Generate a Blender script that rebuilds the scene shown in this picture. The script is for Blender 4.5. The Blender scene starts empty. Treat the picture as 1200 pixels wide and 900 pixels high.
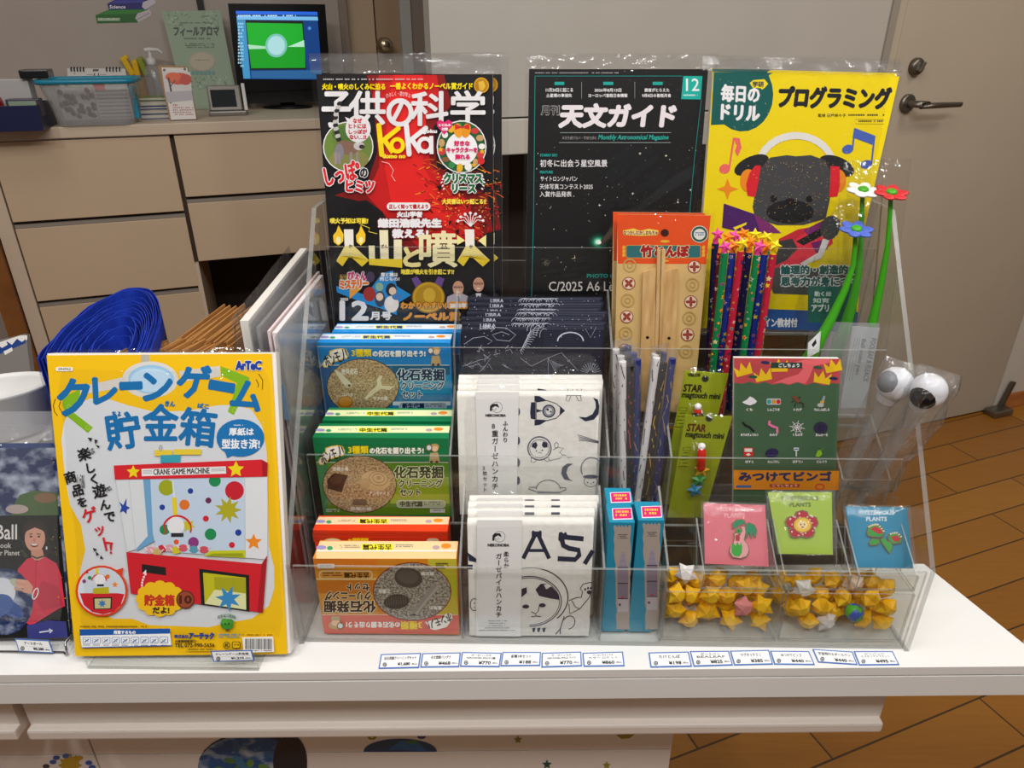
import bpy, bmesh, math, random
from mathutils import Vector as V, Matrix, noise

C = bpy.context.scene.collection
S = bpy.context.scene
# ------------------------------------------------------------------ camera, world, lights, exposure
FPX = 830.0                                   # focal length in pixels of the 1200x900 frame
Z0 = 0.66                                     # counter top
CAM = V((0, 0, Z0 + 0.587))
PITCH, YAW = math.radians(26.05), math.radians(0.9)
cam_d = bpy.data.cameras.new('camera'); cam = bpy.data.objects.new('camera', cam_d); C.objects.link(cam)
cam.location = CAM; cam.rotation_euler = (math.pi/2 - PITCH, 0, YAW)
cam_d.sensor_fit = 'HORIZONTAL'; cam_d.sensor_width = 36; cam_d.lens = 36*FPX/1200; cam_d.clip_start = .02
S.camera = cam
RC = cam.rotation_euler.to_matrix()
S.view_settings.view_transform = 'Standard'; S.view_settings.look = 'None'
S.view_settings.gamma = 1; S.view_settings.exposure = 0.0; S.view_settings.use_curve_mapping = False
S.cycles.transparent_max_bounces = 40
S.cycles.max_bounces = 14
w = bpy.data.worlds.new('room_air'); S.world = w; w.use_nodes = True
w.node_tree.nodes['Background'].inputs[0].default_value = (1.0, .93, .86, 1)
w.node_tree.nodes['Background'].inputs[1].default_value = 0.17

def area(name, loc, target, sx, sy, watts, col):
    d = bpy.data.lights.new(name, 'AREA'); d.shape = 'RECTANGLE'; d.size = sx; d.size_y = sy
    d.energy = watts; d.color = col
    o = bpy.data.objects.new(name, d); C.objects.link(o); o.location = loc
    o.rotation_euler = (V(target) - V(loc)).to_track_quat('-Z', 'Y').to_euler()
    return o
for i, (x, y) in enumerate(((-1.0, -.35), (-.35, -.62), (.25, -.55), (.85, -.40), (1.35, .1))):       # row of ceiling spots over the counter
    area('ceiling_spot', (x, y, 2.5), (x*.35, .75, .85), .14, .14, 8.2, (1, .985, .965))
area('ceiling_light_display', (0.05, .42, 2.55), (0.05, .75, .7), 1.2, .22, 12, (1, .99, .98))
area('ceiling_light_side', (1.7, .9, 2.55), (1.5, 1.7, .6), .5, .5, 13, (1, .88, .72))
area('ceiling_light_staff', (-1.2, 1.2, 2.55), (-1.0, 1.8, .6), .5, .5, 4.5, (1, .85, .72))

# ------------------------------------------------------------------ seeing from the camera onto real planes
def ray(x, y): return RC @ V(((x-600)/FPX, (450-y)/FPX, -1))
def on(pl, x, y):
    d = ray(x, y); return CAM + d*((pl[0]-CAM).dot(pl[1])/d.dot(pl[1]))
def vpl(Y, lean=0, z=0, yaw=0, X=0):
    a, b = math.radians(lean), math.radians(yaw)
    return (V((X, Y, Z0+z)), V((math.sin(b)*math.cos(a), -math.cos(b)*math.cos(a), math.sin(a))))
def hpl(z): return (V((0, 0, z)), V((0, 0, 1)))

# ------------------------------------------------------------------ materials
MATS = {}
def lin(h):
    h = h.lstrip('#'); h = h if len(h) == 6 else ''.join(c*2 for c in h); r = [int(h[i:i+2], 16)/255 for i in (0, 2, 4)]
    return [(c/12.92 if c <= .04045 else ((c+.055)/1.055)**2.4) for c in r] + [1]
def P(h, rough=.5, metal=0, name=None, emit=0, spec=.4, trans=0):
    key = (h, rough, metal, emit, spec, trans)
    if key in MATS: return MATS[key]
    m = bpy.data.materials.new(name or 'paint_'+h.lstrip('#')); m.use_nodes = True
    b = m.node_tree.nodes['Principled BSDF']
    b.inputs['Base Color'].default_value = lin(h); b.inputs['Roughness'].default_value = rough
    b.inputs['Metallic'].default_value = metal; b.inputs['Specular IOR Level'].default_value = spec
    if emit: b.inputs['Emission Color'].default_value = lin(h); b.inputs['Emission Strength'].default_value = emit
    if trans: b.inputs['Transmission Weight'].default_value = trans
    MATS[key] = m; return m
def clear(name, tint=(.96, .975, .97), rough=.03, ior=1.45, base=.0, bump=0, scale=40, haze=0, hazecol=(.8, .8, .8)):
    m = bpy.data.materials.new(name); m.use_nodes = True; nt = m.node_tree; N = nt.nodes; L = nt.links
    N.clear(); out = N.new('ShaderNodeOutputMaterial'); mix = N.new('ShaderNodeMixShader')
    t = N.new('ShaderNodeBsdfTransparent'); t.inputs[0].default_value = (*tint, 1)
    g = N.new('ShaderNodeBsdfGlossy'); g.inputs['Roughness'].default_value = rough
    f = N.new('ShaderNodeLayerWeight'); f.inputs[0].default_value = .5      # reflectance of a thin sheet, alike from both sides
    pw = N.new('ShaderNodeMath'); pw.operation = 'POWER'; pw.inputs[1].default_value = 5
    r0 = ((ior-1)/(ior+1))**2
    ad = N.new('ShaderNodeMath'); ad.operation = 'MULTIPLY_ADD'; ad.inputs[1].default_value = .9; ad.inputs[2].default_value = r0+base; ad.use_clamp = True
    L.new(f.outputs['Facing'], pw.inputs[0]); L.new(pw.outputs[0], ad.inputs[0]); L.new(ad.outputs[0], mix.inputs[0])
    if haze:
        df = N.new('ShaderNodeBsdfDiffuse'); df.inputs[0].default_value = (*hazecol, 1)
        m2 = N.new('ShaderNodeMixShader'); m2.inputs[0].default_value = haze
        L.new(t.outputs[0], m2.inputs[1]); L.new(df.outputs[0], m2.inputs[2]); L.new(m2.outputs[0], mix.inputs[1])
    else: L.new(t.outputs[0], mix.inputs[1])
    L.new(g.outputs[0], mix.inputs[2]); L.new(mix.outputs[0], out.inputs[0])
    if bump:
        tc = N.new('ShaderNodeTexCoord'); nz = N.new('ShaderNodeTexNoise'); nz.inputs['Scale'].default_value = scale
        nz.inputs['Detail'].default_value = 3
        bp = N.new('ShaderNodeBump'); bp.inputs['Strength'].default_value = bump; bp.inputs['Distance'].default_value = .004
        L.new(tc.outputs['Object'], nz.inputs[0]); L.new(nz.outputs[0], bp.inputs['Height'])
        L.new(bp.outputs[0], g.inputs['Normal']); L.new(bp.outputs[0], f.inputs['Normal'])
    return m
ACR = clear('clear_acrylic', (.962, .965, .96), .02, 1.42)
EDGE = clear('acrylic_edge', (.82, .83, .82), .25, 1.3, .01, haze=.30, hazecol=(.50, .50, .48))
FILM = clear('clear_film', (.975, .975, .975), .07, 1.32, .006, bump=.9, scale=42)
CRINK = clear('crinkled_film', (.95, .95, .95), .07, 1.42, .04, bump=1.0, scale=70, haze=.05)
SLEEVE = clear('cloudy_sleeve', (.86, .87, .88), .2, 1.35, .02, bump=.4, scale=20, haze=.16, hazecol=(.85, .85, .87))
TUB = clear('cloudy_tub_plastic', (.8, .82, .82), .25, 1.4, .02, haze=.32, hazecol=(.62, .62, .62))

def procedural(name, kind, a, b, scale=20, rough=.5, stretch=(1, 1, 1), bump=0, lo=.35, hi=.65, spec=.4):
    m = bpy.data.materials.new(name); m.use_nodes = True; nt = m.node_tree; N = nt.nodes; L = nt.links
    p = N['Principled BSDF']; p.inputs['Roughness'].default_value = rough; p.inputs['Specular IOR Level'].default_value = spec
    tc = N.new('ShaderNodeTexCoord'); mp = N.new('ShaderNodeMapping'); mp.inputs['Scale'].default_value = stretch
    L.new(tc.outputs['Object'], mp.inputs[0])
    t = N.new('ShaderNodeTexNoise'); t.inputs['Scale'].default_value = scale; t.inputs['Detail'].default_value = 5
    if kind == 'voronoi': t = N.new('ShaderNodeTexVoronoi'); t.inputs['Scale'].default_value = scale
    L.new(mp.outputs[0], t.inputs[0])
    r = N.new('ShaderNodeValToRGB'); r.color_ramp.elements[0].position = lo; r.color_ramp.elements[1].position = hi
    r.color_ramp.elements[0].color = lin(a); r.color_ramp.elements[1].color = lin(b)
    L.new(t.outputs[0], r.inputs[0]); L.new(r.outputs[0], p.inputs['Base Color'])
    if bump:
        bp = N.new('ShaderNodeBump'); bp.inputs['Strength'].default_value = bump; bp.inputs['Distance'].default_value = .002
        L.new(t.outputs[0], bp.inputs['Height']); L.new(bp.outputs[0], p.inputs['Normal'])
    return m

# ------------------------------------------------------------------ mesh builder
class MB:
    def __init__(s): s.v = []; s.f = []; s.m = []; s.sm = []; s.mats = []
    def mi(s, mat):
        if mat not in s.mats: s.mats.append(mat)
        return s.mats.index(mat)
    def add(s, vs, fs, mat, smooth=False):
        o = len(s.v); s.v.extend(V(p) for p in vs); k = s.mi(mat)
        for f in fs: s.f.append([o+i for i in f]); s.m.append(k); s.sm.append(smooth)
        return s
    def bm(s, bm, mat, M=None, smooth=False):
        bm.verts.index_update(); vs = [(M @ v.co if M else v.co.copy()) for v in bm.verts]
        s.add(vs, [[v.index for v in f.verts] for f in bm.faces], mat, smooth); bm.free(); return s
    def box(s, c, d, mat, M=None, bev=0, seg=2, smooth=False):
        b = bmesh.new(); bmesh.ops.create_cube(b, size=1)
        for v in b.verts: v.co = V((v.co.x*d[0], v.co.y*d[1], v.co.z*d[2]))
        if bev: bmesh.ops.bevel(b, geom=b.edges[:], offset=bev, segments=seg, affect='EDGES', profile=.6)
        T = Matrix.Translation(V(c))
        return s.bm(b, mat, (T @ M) if M else T, smooth)
    def bx(s, x0, x1, y0, y1, z0, z1, mat, bev=0):
        return s.box(((x0+x1)/2, (y0+y1)/2, (z0+z1)/2), (x1-x0, y1-y0, z1-z0), mat, None, bev)
    def slab(s, q, n, th, mat, side=None, back=None):
        q = [V(p) for p in q]; n = V(n).normalized(); r = [p - n*th for p in q]; k = len(q)
        s.add(q, [list(range(k))], mat); s.add(r, [list(range(k))[::-1]], back or side or mat)
        s.add(q+r, [[i, (i+1) % k, k+(i+1) % k, k+i] for i in range(k)], side or mat); return s
    def clr(s, q, n, th): return s.slab(q, n, th, ACR, EDGE, ACR)
    def clrx(s, yz, x0, x1): # an acrylic plate in the YZ plane
        return s.clr([V((x1, y, z)) for y, z in yz], (1, 0, 0), x1-x0)
    def clry(s, x0, x1, y, z0, z1, th=.003):
        return s.clr([V((x0, y, z0)), V((x1, y, z0)), V((x1, y, z1)), V((x0, y, z1))], (0, -1, 0), th)
    def clrz(s, x0, x1, y0, y1, z, th=.003):
        return s.clr([V((x0, y0, z)), V((x1, y0, z)), V((x1, y1, z)), V((x0, y1, z))], (0, 0, 1), th)
    def tube(s, pts, r, mat, n=10, caps=True, smooth=True, flat=1.0):
        pts = [V(p) for p in pts]; k = len(pts); rs = r if isinstance(r, (list, tuple)) else [r]*k
        vs = []; prev = None
        for i, p in enumerate(pts):
            t = (pts[min(i+1, k-1)] - pts[max(i-1, 0)]).normalized()
            if prev is None: prev = t.orthogonal().normalized()
            u = (prev - t*prev.dot(t)).normalized(); prev = u; w_ = t.cross(u)
            for j in range(n):
                a = 2*math.pi*j/n; vs.append(p + (u*math.cos(a) + w_*math.sin(a)*flat)*rs[i])
        fs = [[i*n+j, i*n+(j+1) % n, (i+1)*n+(j+1) % n, (i+1)*n+j] for i in range(k-1) for j in range(n)]
        s.add(vs, fs, mat, smooth)
        if caps: s.add(vs[:n], [list(range(n))[::-1]], mat); s.add(vs[-n:], [list(range(n))], mat)
        return s
    def lathe(s, c, prof, mat, n=24, smooth=True, M=None):
        vs = []; k = len(prof)
        for r, z in prof:
            for j in range(n):
                a = 2*math.pi*j/n; p = V((r*math.cos(a), r*math.sin(a), z)); vs.append(V(c) + (M @ p if M else p))
        fs = [[i*n+j, i*n+(j+1) % n, (i+1)*n+(j+1) % n, (i+1)*n+j] for i in range(k-1) for j in range(n)]
        fs += [list(range(n))[::-1], [(k-1)*n+j for j in range(n)]]
        return s.add(vs, fs, mat, smooth)
    def ball(s, c, r, mat, n=16, M=None):
        b = bmesh.new(); bmesh.ops.create_uvsphere(b, u_segments=n, v_segments=n//2+2, radius=1)
        rr = r if isinstance(r, (tuple, list)) else (r, r, r)
        T = Matrix.Translation(V(c)) @ (M.to_4x4() if M else Matrix()) @ Matrix.Diagonal((*rr, 1))
        return s.bm(b, mat, T, True)
    def grid(s, fn, nu, nv, mat, smooth=True):
        vs = [fn(i/nu, j/nv) for j in range(nv+1) for i in range(nu+1)]
        fs = [[j*(nu+1)+i, j*(nu+1)+i+1, (j+1)*(nu+1)+i+1, (j+1)*(nu+1)+i] for j in range(nv) for i in range(nu)]
        return s.add(vs, fs, mat, smooth)
    def build(s, name, parent=None, loc=None, label=None):
        if parent is not None: o0 = V(parent['_w'])
        elif loc is not None: o0 = V(loc)
        else:
            xs = [v.x for v in s.v]; ys = [v.y for v in s.v]
            o0 = V(((min(xs)+max(xs))/2, (min(ys)+max(ys))/2, min(v.z for v in s.v)))
        me = bpy.data.meshes.new(name); me.from_pydata([v-o0 for v in s.v], [], s.f)
        for m in s.mats: me.materials.append(m)
        me.polygons.foreach_set('material_index', s.m); me.polygons.foreach_set('use_smooth', s.sm); me.update()
        o = bpy.data.objects.new(name, me); C.objects.link(o)
        if parent is not None:
            o.parent = parent; o.location = o0 - V(parent['_w']); o['_w'] = list(parent['_w'])
        else: o.location = o0; o['_w'] = list(o0)
        if label: o['label'] = label
        return o

def tag(o, label, cat, group=None):
    o['label'] = label; o['category'] = cat
    if group: o['group'] = group
    return o
def thing(name, loc, label, cat, group=None):
    o = bpy.data.objects.new(name, None); C.objects.link(o); o.location = loc; o['_w'] = list(loc)
    o.empty_display_size = .01
    return tag(o, label, cat, group)
def struct(mb, name):
    o = mb.build(name); o['kind'] = 'structure'; return o
KIDS = {}
def kids(o): return [c for c in C.objects if c.parent == o]
def dup(root, off, label=None, parent=None, rz=None):
    c = root.copy(); C.objects.link(c)
    if parent is None:
        c.location = root.location + V(off); c['_w'] = list(c.location)
        if rz is not None: c.rotation_euler.z = rz
    else: c.parent = parent
    if label: c['label'] = label
    for k in kids(root): dup(k, None, None, c)
    return c

# ------------------------------------------------------------------ printed artwork: flat ink shapes on a surface
_GL = {}
_fc = bpy.data.curves.new('lettering', 'FONT'); _fo = bpy.data.objects.new('lettering', _fc)
def glyph(s):
    if s not in _GL:
        _fc.body = s; _fc.size = 1; _fc.resolution_u = 2
        if _fo.name not in C.objects: C.objects.link(_fo)
        bpy.context.view_layer.update()
        me = bpy.data.meshes.new_from_object(_fo.evaluated_get(bpy.context.evaluated_depsgraph_get()))
        vs = [(v.co.x, v.co.y) for v in me.vertices]; fs = [list(p.vertices) for p in me.polygons]
        bpy.data.meshes.remove(me); _GL[s] = (vs, fs)
    return _GL[s]
INK = .45
class Art:
    STEP = 1.0e-5
    def __init__(s, mb, pl, zoom=(0, 0, 1), rough=INK, k0=1):
        s.mb = mb; s.pl = pl; s.z = zoom; s.k = k0; s.rough = rough
    def zoom(s, *z): s.z = z; return s
    def pt(s, x, y):
        return on(s.pl, s.z[0]+x/s.z[2], s.z[1]+y/s.z[2]) + s.pl[1]*(s.k*s.STEP)
    def mat(s, c): return c if not isinstance(c, str) else P(c, s.rough)
    def poly(s, pts, c):
        s.mb.add([s.pt(*p) for p in pts], [list(range(len(pts)))[::-1]], s.mat(c)); s.k += 1; return s
    def rect(s, x0, y0, x1, y1, c): return s.poly([(x0, y0), (x1, y0), (x1, y1), (x0, y1)], c)
    def rrect(s, x0, y0, x1, y1, r, c):
        p = []
        for cx, cy, a in ((x1-r, y0+r, -90), (x1-r, y1-r, 0), (x0+r, y1-r, 90), (x0+r, y0+r, 180)):
            for i in range(5): b = math.radians(a+i*22.5); p.append((cx+r*math.cos(b), cy+r*math.sin(b)))
        return s.poly(p, c)
    def ell(s, cx, cy, rx, ry, c, rot=0, n=26, a0=0, a1=360):
        q = math.radians(rot); p = []
        for i in range(n if a1-a0 == 360 else n+1):
            b = math.radians(a0+(a1-a0)*i/n); x, y = rx*math.cos(b), ry*math.sin(b)
            p.append((cx+x*math.cos(q)-y*math.sin(q), cy+x*math.sin(q)+y*math.cos(q)))
        return s.poly(p, c)
    def dots(s, ds, c):
        for x, y, r in ds:
            s.mb.add([s.pt(x+r*math.cos(a*1.0472), y+r*math.sin(a*1.0472)) for a in range(6)], [[5, 4, 3, 2, 1, 0]], s.mat(c))
        s.k += 1; return s
    def line(s, pts, wd, c, closed=False):
        n = len(pts); hw = wd/2; L = []; Rr = []
        for i in range(n):
            a = pts[(i-1) % n] if (i or closed) else pts[i]; b = pts[(i+1) % n] if (i < n-1 or closed) else pts[i]
            dx, dy = b[0]-a[0], b[1]-a[1]; l = math.hypot(dx, dy) or 1
            L.append((pts[i][0]-dy/l*hw, pts[i][1]+dx/l*hw)); Rr.append((pts[i][0]+dy/l*hw, pts[i][1]-dx/l*hw))
        vs = [s.pt(*p) for p in L] + [s.pt(*p) for p in Rr]
        s.mb.add(vs, [[i, (i+1) % n, n+(i+1) % n, n+i] for i in range(n if closed else n-1)], s.mat(c)); s.k += 1; return s
    def ring(s, cx, cy, rx, ry, wd, c, rot=0, a0=0, a1=360, n=28):
        q = math.radians(rot); p = []
        full = a1-a0 == 360
        for i in range(n if full else n+1):
            b = math.radians(a0+(a1-a0)*i/n); x, y = rx*math.cos(b), ry*math.sin(b)
            p.append((cx+x*math.cos(q)-y*math.sin(q), cy+x*math.sin(q)+y*math.cos(q)))
        return s.line(p, wd, c, full)
    def star(s, cx, cy, r, c, n=5, q=.45, rot=-90):
        return s.poly([(cx+(r if i % 2 == 0 else r*q)*math.cos(math.radians(rot+i*180/n)),
                        cy+(r if i % 2 == 0 else r*q)*math.sin(math.radians(rot+i*180/n))) for i in range(2*n)], c)
    def put(s, vs, fs, c, b=0):
        offs = [(0, 0)] if not b else [(b*math.cos(i*math.pi/4), b*math.sin(i*math.pi/4)) for i in range(8)] + [(0, 0)]
        for dx, dy in offs:
            s.mb.add([s.pt(x+dx, y+dy) for x, y in vs], fs, s.mat(c)); s.k += .3
        s.k += .7
    def txt(s, t, x0, y0, x1, y1, c, b=0, rot=0, oc=None, ow=0, slant=0, arc=0):
        """lettering t filling the box x0,y0..x1,y1; b: extra weight; oc/ow: outline colour and width; slant: shear; arc: bow of the baseline"""
        gv, gf = glyph(t)
        if not gv: return s
        ax, bx_ = min(p[0] for p in gv), max(p[0] for p in gv); ay, by = min(p[1] for p in gv), max(p[1] for p in gv)
        W = max(bx_-ax, 1e-6); H = max(by-ay, 1e-6); cx, cy = (x0+x1)/2, (y0+y1)/2; q = math.radians(rot); out = []
        for px, py in gv:
            u = (px-ax)/W; x = x0+u*(x1-x0); y = y1-(py-ay)/H*(y1-y0)
            x += slant*(cy-y); y += arc*(4*(u-.5)**2-1)
            dx, dy = x-cx, y-cy; out.append((cx+dx*math.cos(q)-dy*math.sin(q), cy+dx*math.sin(q)+dy*math.cos(q)))
        if oc: s.put(out, gf, oc, b+ow)
        s.put(out, gf, c, b); return s
    def vtxt(s, t, xc, y0, y1, size, c, b=0, dx=0, rot=0, oc=None, ow=0):
        n = len(t)
        for i, ch in enumerate(t):
            f = (i+.5)/n; yc = y0+(y1-y0)*f; xx = xc+dx*f; gv, gf = glyph(ch); q = math.radians(rot+(90 if ch == 'ー' else 0)); out = []
            for px, py in gv:
                x, y = (px-.5)*size, -(py-.38)*size
                out.append((xx+x*math.cos(q)-y*math.sin(q), yc+x*math.sin(q)+y*math.cos(q)))
            if oc: s.put(out, gf, oc, b+ow)
            s.put(out, gf, c, b)
        return s
    def greek(s, x0, y0, x1, y1, c, seed=1, rows=1):
        """rows of ink dashes for print too small to read"""
        r = random.Random(seed); h = (y1-y0)/(rows*1.7)
        for k in range(rows):
            x = x0; y = y0+k*h*1.7
            while x < x1:
                l = h*r.uniform(.6, 1.1)
                if r.random() < .85:
                    s.mb.add([s.pt(*p) for p in ((x, y), (min(x+l, x1), y), (min(x+l, x1), y+h), (x, y+h))], [[3, 2, 1, 0]], s.mat(c))
                x += l+h*.35
        s.k += 1; return s

def quad(pl, TL, TR, BR, BL, zb=None):
    a, b, c, d = (on(pl, *p) for p in (TL, TR, BR, BL))
    if zb is not None:
        c = b + (c-b)*((b.z-zb)/(b.z-c.z)); d = a + (d-a)*((a.z-zb)/(a.z-d.z))
    return [d, c, b, a]       # BL, BR, TR, TL : faces the camera
def film(q, n, fwd, th, ml, mr, mt, mb_=0, seed=1, amp=.0012, mat=None, nu=10, nv=14):
    """a clear bag around the flat thing q (BL,BR,TR,TL): front and back sheets that meet at the rim"""
    mb = MB(); BL, BR, TR, TL = q; n = V(n).normalized()
    ux = ((BR-BL)+(TR-TL)).normalized(); uy = ((TL-BL)+(TR-BR)).normalized()
    A, B, Cc, D = BL-ux*ml-uy*mb_, BR+ux*mr-uy*mb_, TR+ux*mr+uy*mt, TL-ux*ml+uy*mt
    def sheet(sg):
        def fn(u, v):
            p = (A*(1-u)+B*u)*(1-v)+(D*(1-u)+Cc*u)*v
            rim = min(u, 1-u, v, 1-v); k = min(1, rim*9)
            nz = noise.noise(V((u*5+seed*7.1, v*6+seed*3.3, seed+sg)))*amp*(.3+.7*k)
            return p - n*th/2 + n*sg*((th/2+(fwd if sg > 0 else .0007))*k + ((nz if sg > 0 else nz*.3) if rim > 0 else 0))
        return fn
    mb.grid(sheet(1), nu, nv, mat or FILM); mb.grid(sheet(-1), nu, nv, mat or FILM)
    return mb
# ================================================================== THE ROOM
A_W = math.radians(20.5)
DW, NW = V((math.cos(A_W), math.sin(A_W), 0)), V((math.sin(A_W), -math.cos(A_W), 0))   # along / out of the back walls
def frame_pt(O, s, d, z): return V((O.x, O.y, 0)) + DW*s - NW*d + V((0, 0, z))        # d = depth behind the front
def fbox(mb, O, s0, s1, d0, d1, z0, z1, mat, bev=0):
    M = Matrix.Rotation(A_W, 4, 'Z'); c = frame_pt(O, (s0+s1)/2, (d0+d1)/2, (z0+z1)/2)
    return mb.box(c, (s1-s0, d1-d0, z1-z0), mat, M, bev)
def sz(pl, x, y):
    p = on(pl, x, y); return (p-V((pl[0].x, pl[0].y, 0))).dot(DW), p.z

# floor: diagonal wooden planks
fm = bpy.data.materials.new('plank_floor'); fm.use_nodes = True
nt = fm.node_tree; N = nt.nodes; L = nt.links; pb = N['Principled BSDF']
tc = N.new('ShaderNodeTexCoord'); mp = N.new('ShaderNodeMapping'); mp.inputs['Rotation'].default_value = (0, 0, -math.radians(22))
mp.inputs['Location'].default_value = (.31, .035, 0)
br = N.new('ShaderNodeTexBrick'); br.inputs['Scale'].default_value = 1; br.inputs['Brick Width'].default_value = .62
br.inputs['Row Height'].default_value = .112; br.inputs['Mortar Size'].default_value = .0022; br.inputs['Mortar Smooth'].default_value = .1
br.inputs['Color1'].default_value = lin('#a9722a'); br.inputs['Color2'].default_value = lin('#966020'); br.inputs['Mortar'].default_value = lin('#4a3216')
br.offset = .37
m2 = N.new('ShaderNodeMapping'); m2.inputs['Scale'].default_value = (3, 40, 1); m2.inputs['Rotation'].default_value = (0, 0, -math.radians(22))
nz = N.new('ShaderNodeTexNoise'); nz.inputs['Scale'].default_value = 3; nz.inputs['Detail'].default_value = 6
mx = N.new('ShaderNodeMixRGB'); mx.blend_type = 'MULTIPLY'; mx.inputs[0].default_value = .5
rp = N.new('ShaderNodeValToRGB'); rp.color_ramp.elements[0].color = (.62, .62, .62, 1); rp.color_ramp.elements[0].position = .3
L.new(tc.outputs['Object'], mp.inputs[0]); L.new(mp.outputs[0], br.inputs[0]); L.new(tc.outputs['Object'], m2.inputs[0]); L.new(m2.outputs[0], nz.inputs[0])
L.new(nz.outputs[0], rp.inputs[0]); L.new(br.outputs[0], mx.inputs[1]); L.new(rp.outputs[0], mx.inputs[2]); L.new(mx.outputs[0], pb.inputs['Base Color'])
pb.inputs['Roughness'].default_value = .35
struct(MB().bx(-4, 5, -2, 6, -.05, 0, fm), 'floor')

# ---- the door wall (grey panel on the left, door on the right)
p1, p2 = on(hpl(0), 1080, 498), on(hpl(0), 1150, 484)
DO = (p1+p2)/2; DOOR = (V((DO.x, DO.y, 0)), NW)
greyw = procedural('grey_wall_paint', 'noise', '#a8a29a', '#aba59d', 6, .55)
doorc = procedural('warm_grey_door_paint', 'noise', '#a89c8a', '#ac9f8d', 4, .5)
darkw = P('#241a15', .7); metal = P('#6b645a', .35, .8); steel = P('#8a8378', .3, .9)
s_l, _ = sz(DOOR, 504, 40); s_f0, _ = sz(DOOR, 1039, 72); s_f1, _ = sz(DOOR, 1048, 72); s_r, _ = sz(DOOR, 1178, 420); s_r2, z_r2 = sz(DOOR, 1166, 478)
s_r = (s_r+s_r2)/2
_, z_a = sz(DOOR, 600, 137); _, z_b = sz(DOOR, 600, 181)
struct(fbox(MB(), DO, s_l, s_f0-.02, 0, .05, z_a, 2.7, greyw), 'wall_middle')
struct(fbox(MB(), DO, s_l, s_f0-.02, -.004, .05, z_b, z_a-.004, P('#b5b0a6', .5), .003), 'trim_1')
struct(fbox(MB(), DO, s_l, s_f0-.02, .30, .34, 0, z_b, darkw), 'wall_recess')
struct(fbox(MB(), DO, s_f0-.022, s_f0+.0, -.006, .06, 0, 2.7, P('#8d857a', .5)), 'trim_2')
struct(fbox(MB(), DO, s_f0, s_f1, -.002, .06, 0, 2.7, doorc), 'trim_3')
struct(fbox(MB(), DO, s_f1+.003, s_r, 0, .045, .008, 2.2, doorc, .002), 'door_1')
struct(fbox(MB(), DO, s_f0, s_r+.02, .03, .09, 0, 2.7, P('#2a241e', .8)), 'wall_behind_door')
struct(fbox(MB(), DO, s_r+.006, s_r+2.2, 0, .05, 0, 2.7, P('#c3bdb2', .55)), 'wall_right')
struct(fbox(MB(), DO, s_r+.05, s_r+2.2, -.012, 0, 0, .06, procedural('baseboard_wood', 'noise', '#9a5a2c', '#b3703a', 8, .5, (1, 1, 8))), 'baseboard_right')
# lever handle and lock of the door
def dpt(x, y, off): return on((DOOR[0]+NW*off, NW), x, y)
h = dpt(1062, 121, 0)
t = thing('lever_handle_set', h, 'dark metal lever handle on the warm grey door', 'handle')
Mx = Matrix.Rotation(A_W, 4, 'Z') @ Matrix.Rotation(math.pi/2, 4, 'X')
MB().lathe(h, [(.001, -.001), (.024, 0), (.024, .008), (.021, .011), (.001, .011)], metal, 28, False, Mx).build('rose', t)
e1, e2, e3 = h+NW*.012, h+NW*.05, h+NW*.052
MB().tube([e1, h+NW*.03, h+NW*.046+DW*.004, e3+DW*.018, dpt(1080, 124.5, .052), dpt(1100, 123.5, .052), dpt(1126, 122.5, .052)], [.010, .010, .0105, .010, .0085, .0085, .0075], metal, 14, True, True, .75).build('lever', t)
h2 = dpt(1072, 78, 0)
t = thing('door_lock', h2, 'round dark metal thumb turn lock above the lever handle', 'lock')
MB().lathe(h2, [(.001, -.001), (.022, 0), (.022, .010), (.018, .016), (.001, .016)], metal, 28, True, Mx).build('lock_plate', t)
MB().box(h2+NW*.022, (.008, .014, .026), steel, Matrix.Rotation(A_W, 4, 'Z') @ Matrix.Rotation(.5, 4, 'Y'), .002).build('thumb_turn', t)
ds = on(hpl(0), 1166, 484)
t = thing('door_stop', ds, 'small grey metal stop on the floor at the foot of the door', 'door stop')
M = Matrix.Rotation(A_W, 4, 'Z')
MB().box(ds+NW*.01+V((0, 0, .013)), (.09, .05, .024), steel, M, .006).build('foot_plate', t)
MB().box(ds-NW*.006+DW*.04+V((0, 0, .07)), (.02, .012, .10), metal, M @ Matrix.Rotation(.25, 4, 'Y'), .003).build('bracket', t)

# ---- long drawer unit at the back
DR_O = CAM + ray(200, 157)*2.3; DRP = (V((DR_O.x, DR_O.y, 0)), NW); DR_O = V((DR_O.x, DR_O.y, 0))
ZT = sz(DRP, 200, 144)[1]; ZTB = sz(DRP, 200, 157)[1]
cream = procedural('cream_laminate', 'noise', '#cbb295', '#cfb699', 3, .45)
cream2 = P('#cfbca6', .45); gap = P('#4b3b2f', .8); pull = P('#a8a097', .35, .4)
sL = sz(DRP, 20, 340)[0]; sL2 = sz(DRP, 44, 359)[0]; sM = sz(DRP, 218.5, 242)[0]; sM0 = sz(DRP, 200, 157)[0]; sM = (sM+sM0)/2
sR = sM + (sM-sL2)*1.04
z1 = sz(DRP, 218, 249)[1]; z2 = sz(DRP, 241, 336)[1]; zr1 = sz(DRP, 219, 233)[1]; zr2 = sz(DRP, 235, 308)[1]
root = thing('drawer_cabinet', frame_pt(DR_O, sM, .25, 0), 'long cream drawer cabinet carrying the monitor and the storage tub', 'cabinet')
b = MB(); fbox(b, DR_O, sL, sL2-.001, 0, .5, 0, ZTB-.002, cream2); fbox(b, DR_O, sL2, sM, .02, .5, .05, ZTB-.002, gap)
fbox(b, DR_O, sM, sR, .02, .5, zr2+.004, ZTB-.002, gap); fbox(b, DR_O, sR, sR+.025, 0, .5, 0, ZTB-.002, cream2); fbox(b, DR_O, sL2, sR, .46, .5, 0, zr2, darkw)
fbox(b, DR_O, sM-.012, sM+.004, 0.0, .5, 0, zr2, cream2)
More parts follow.
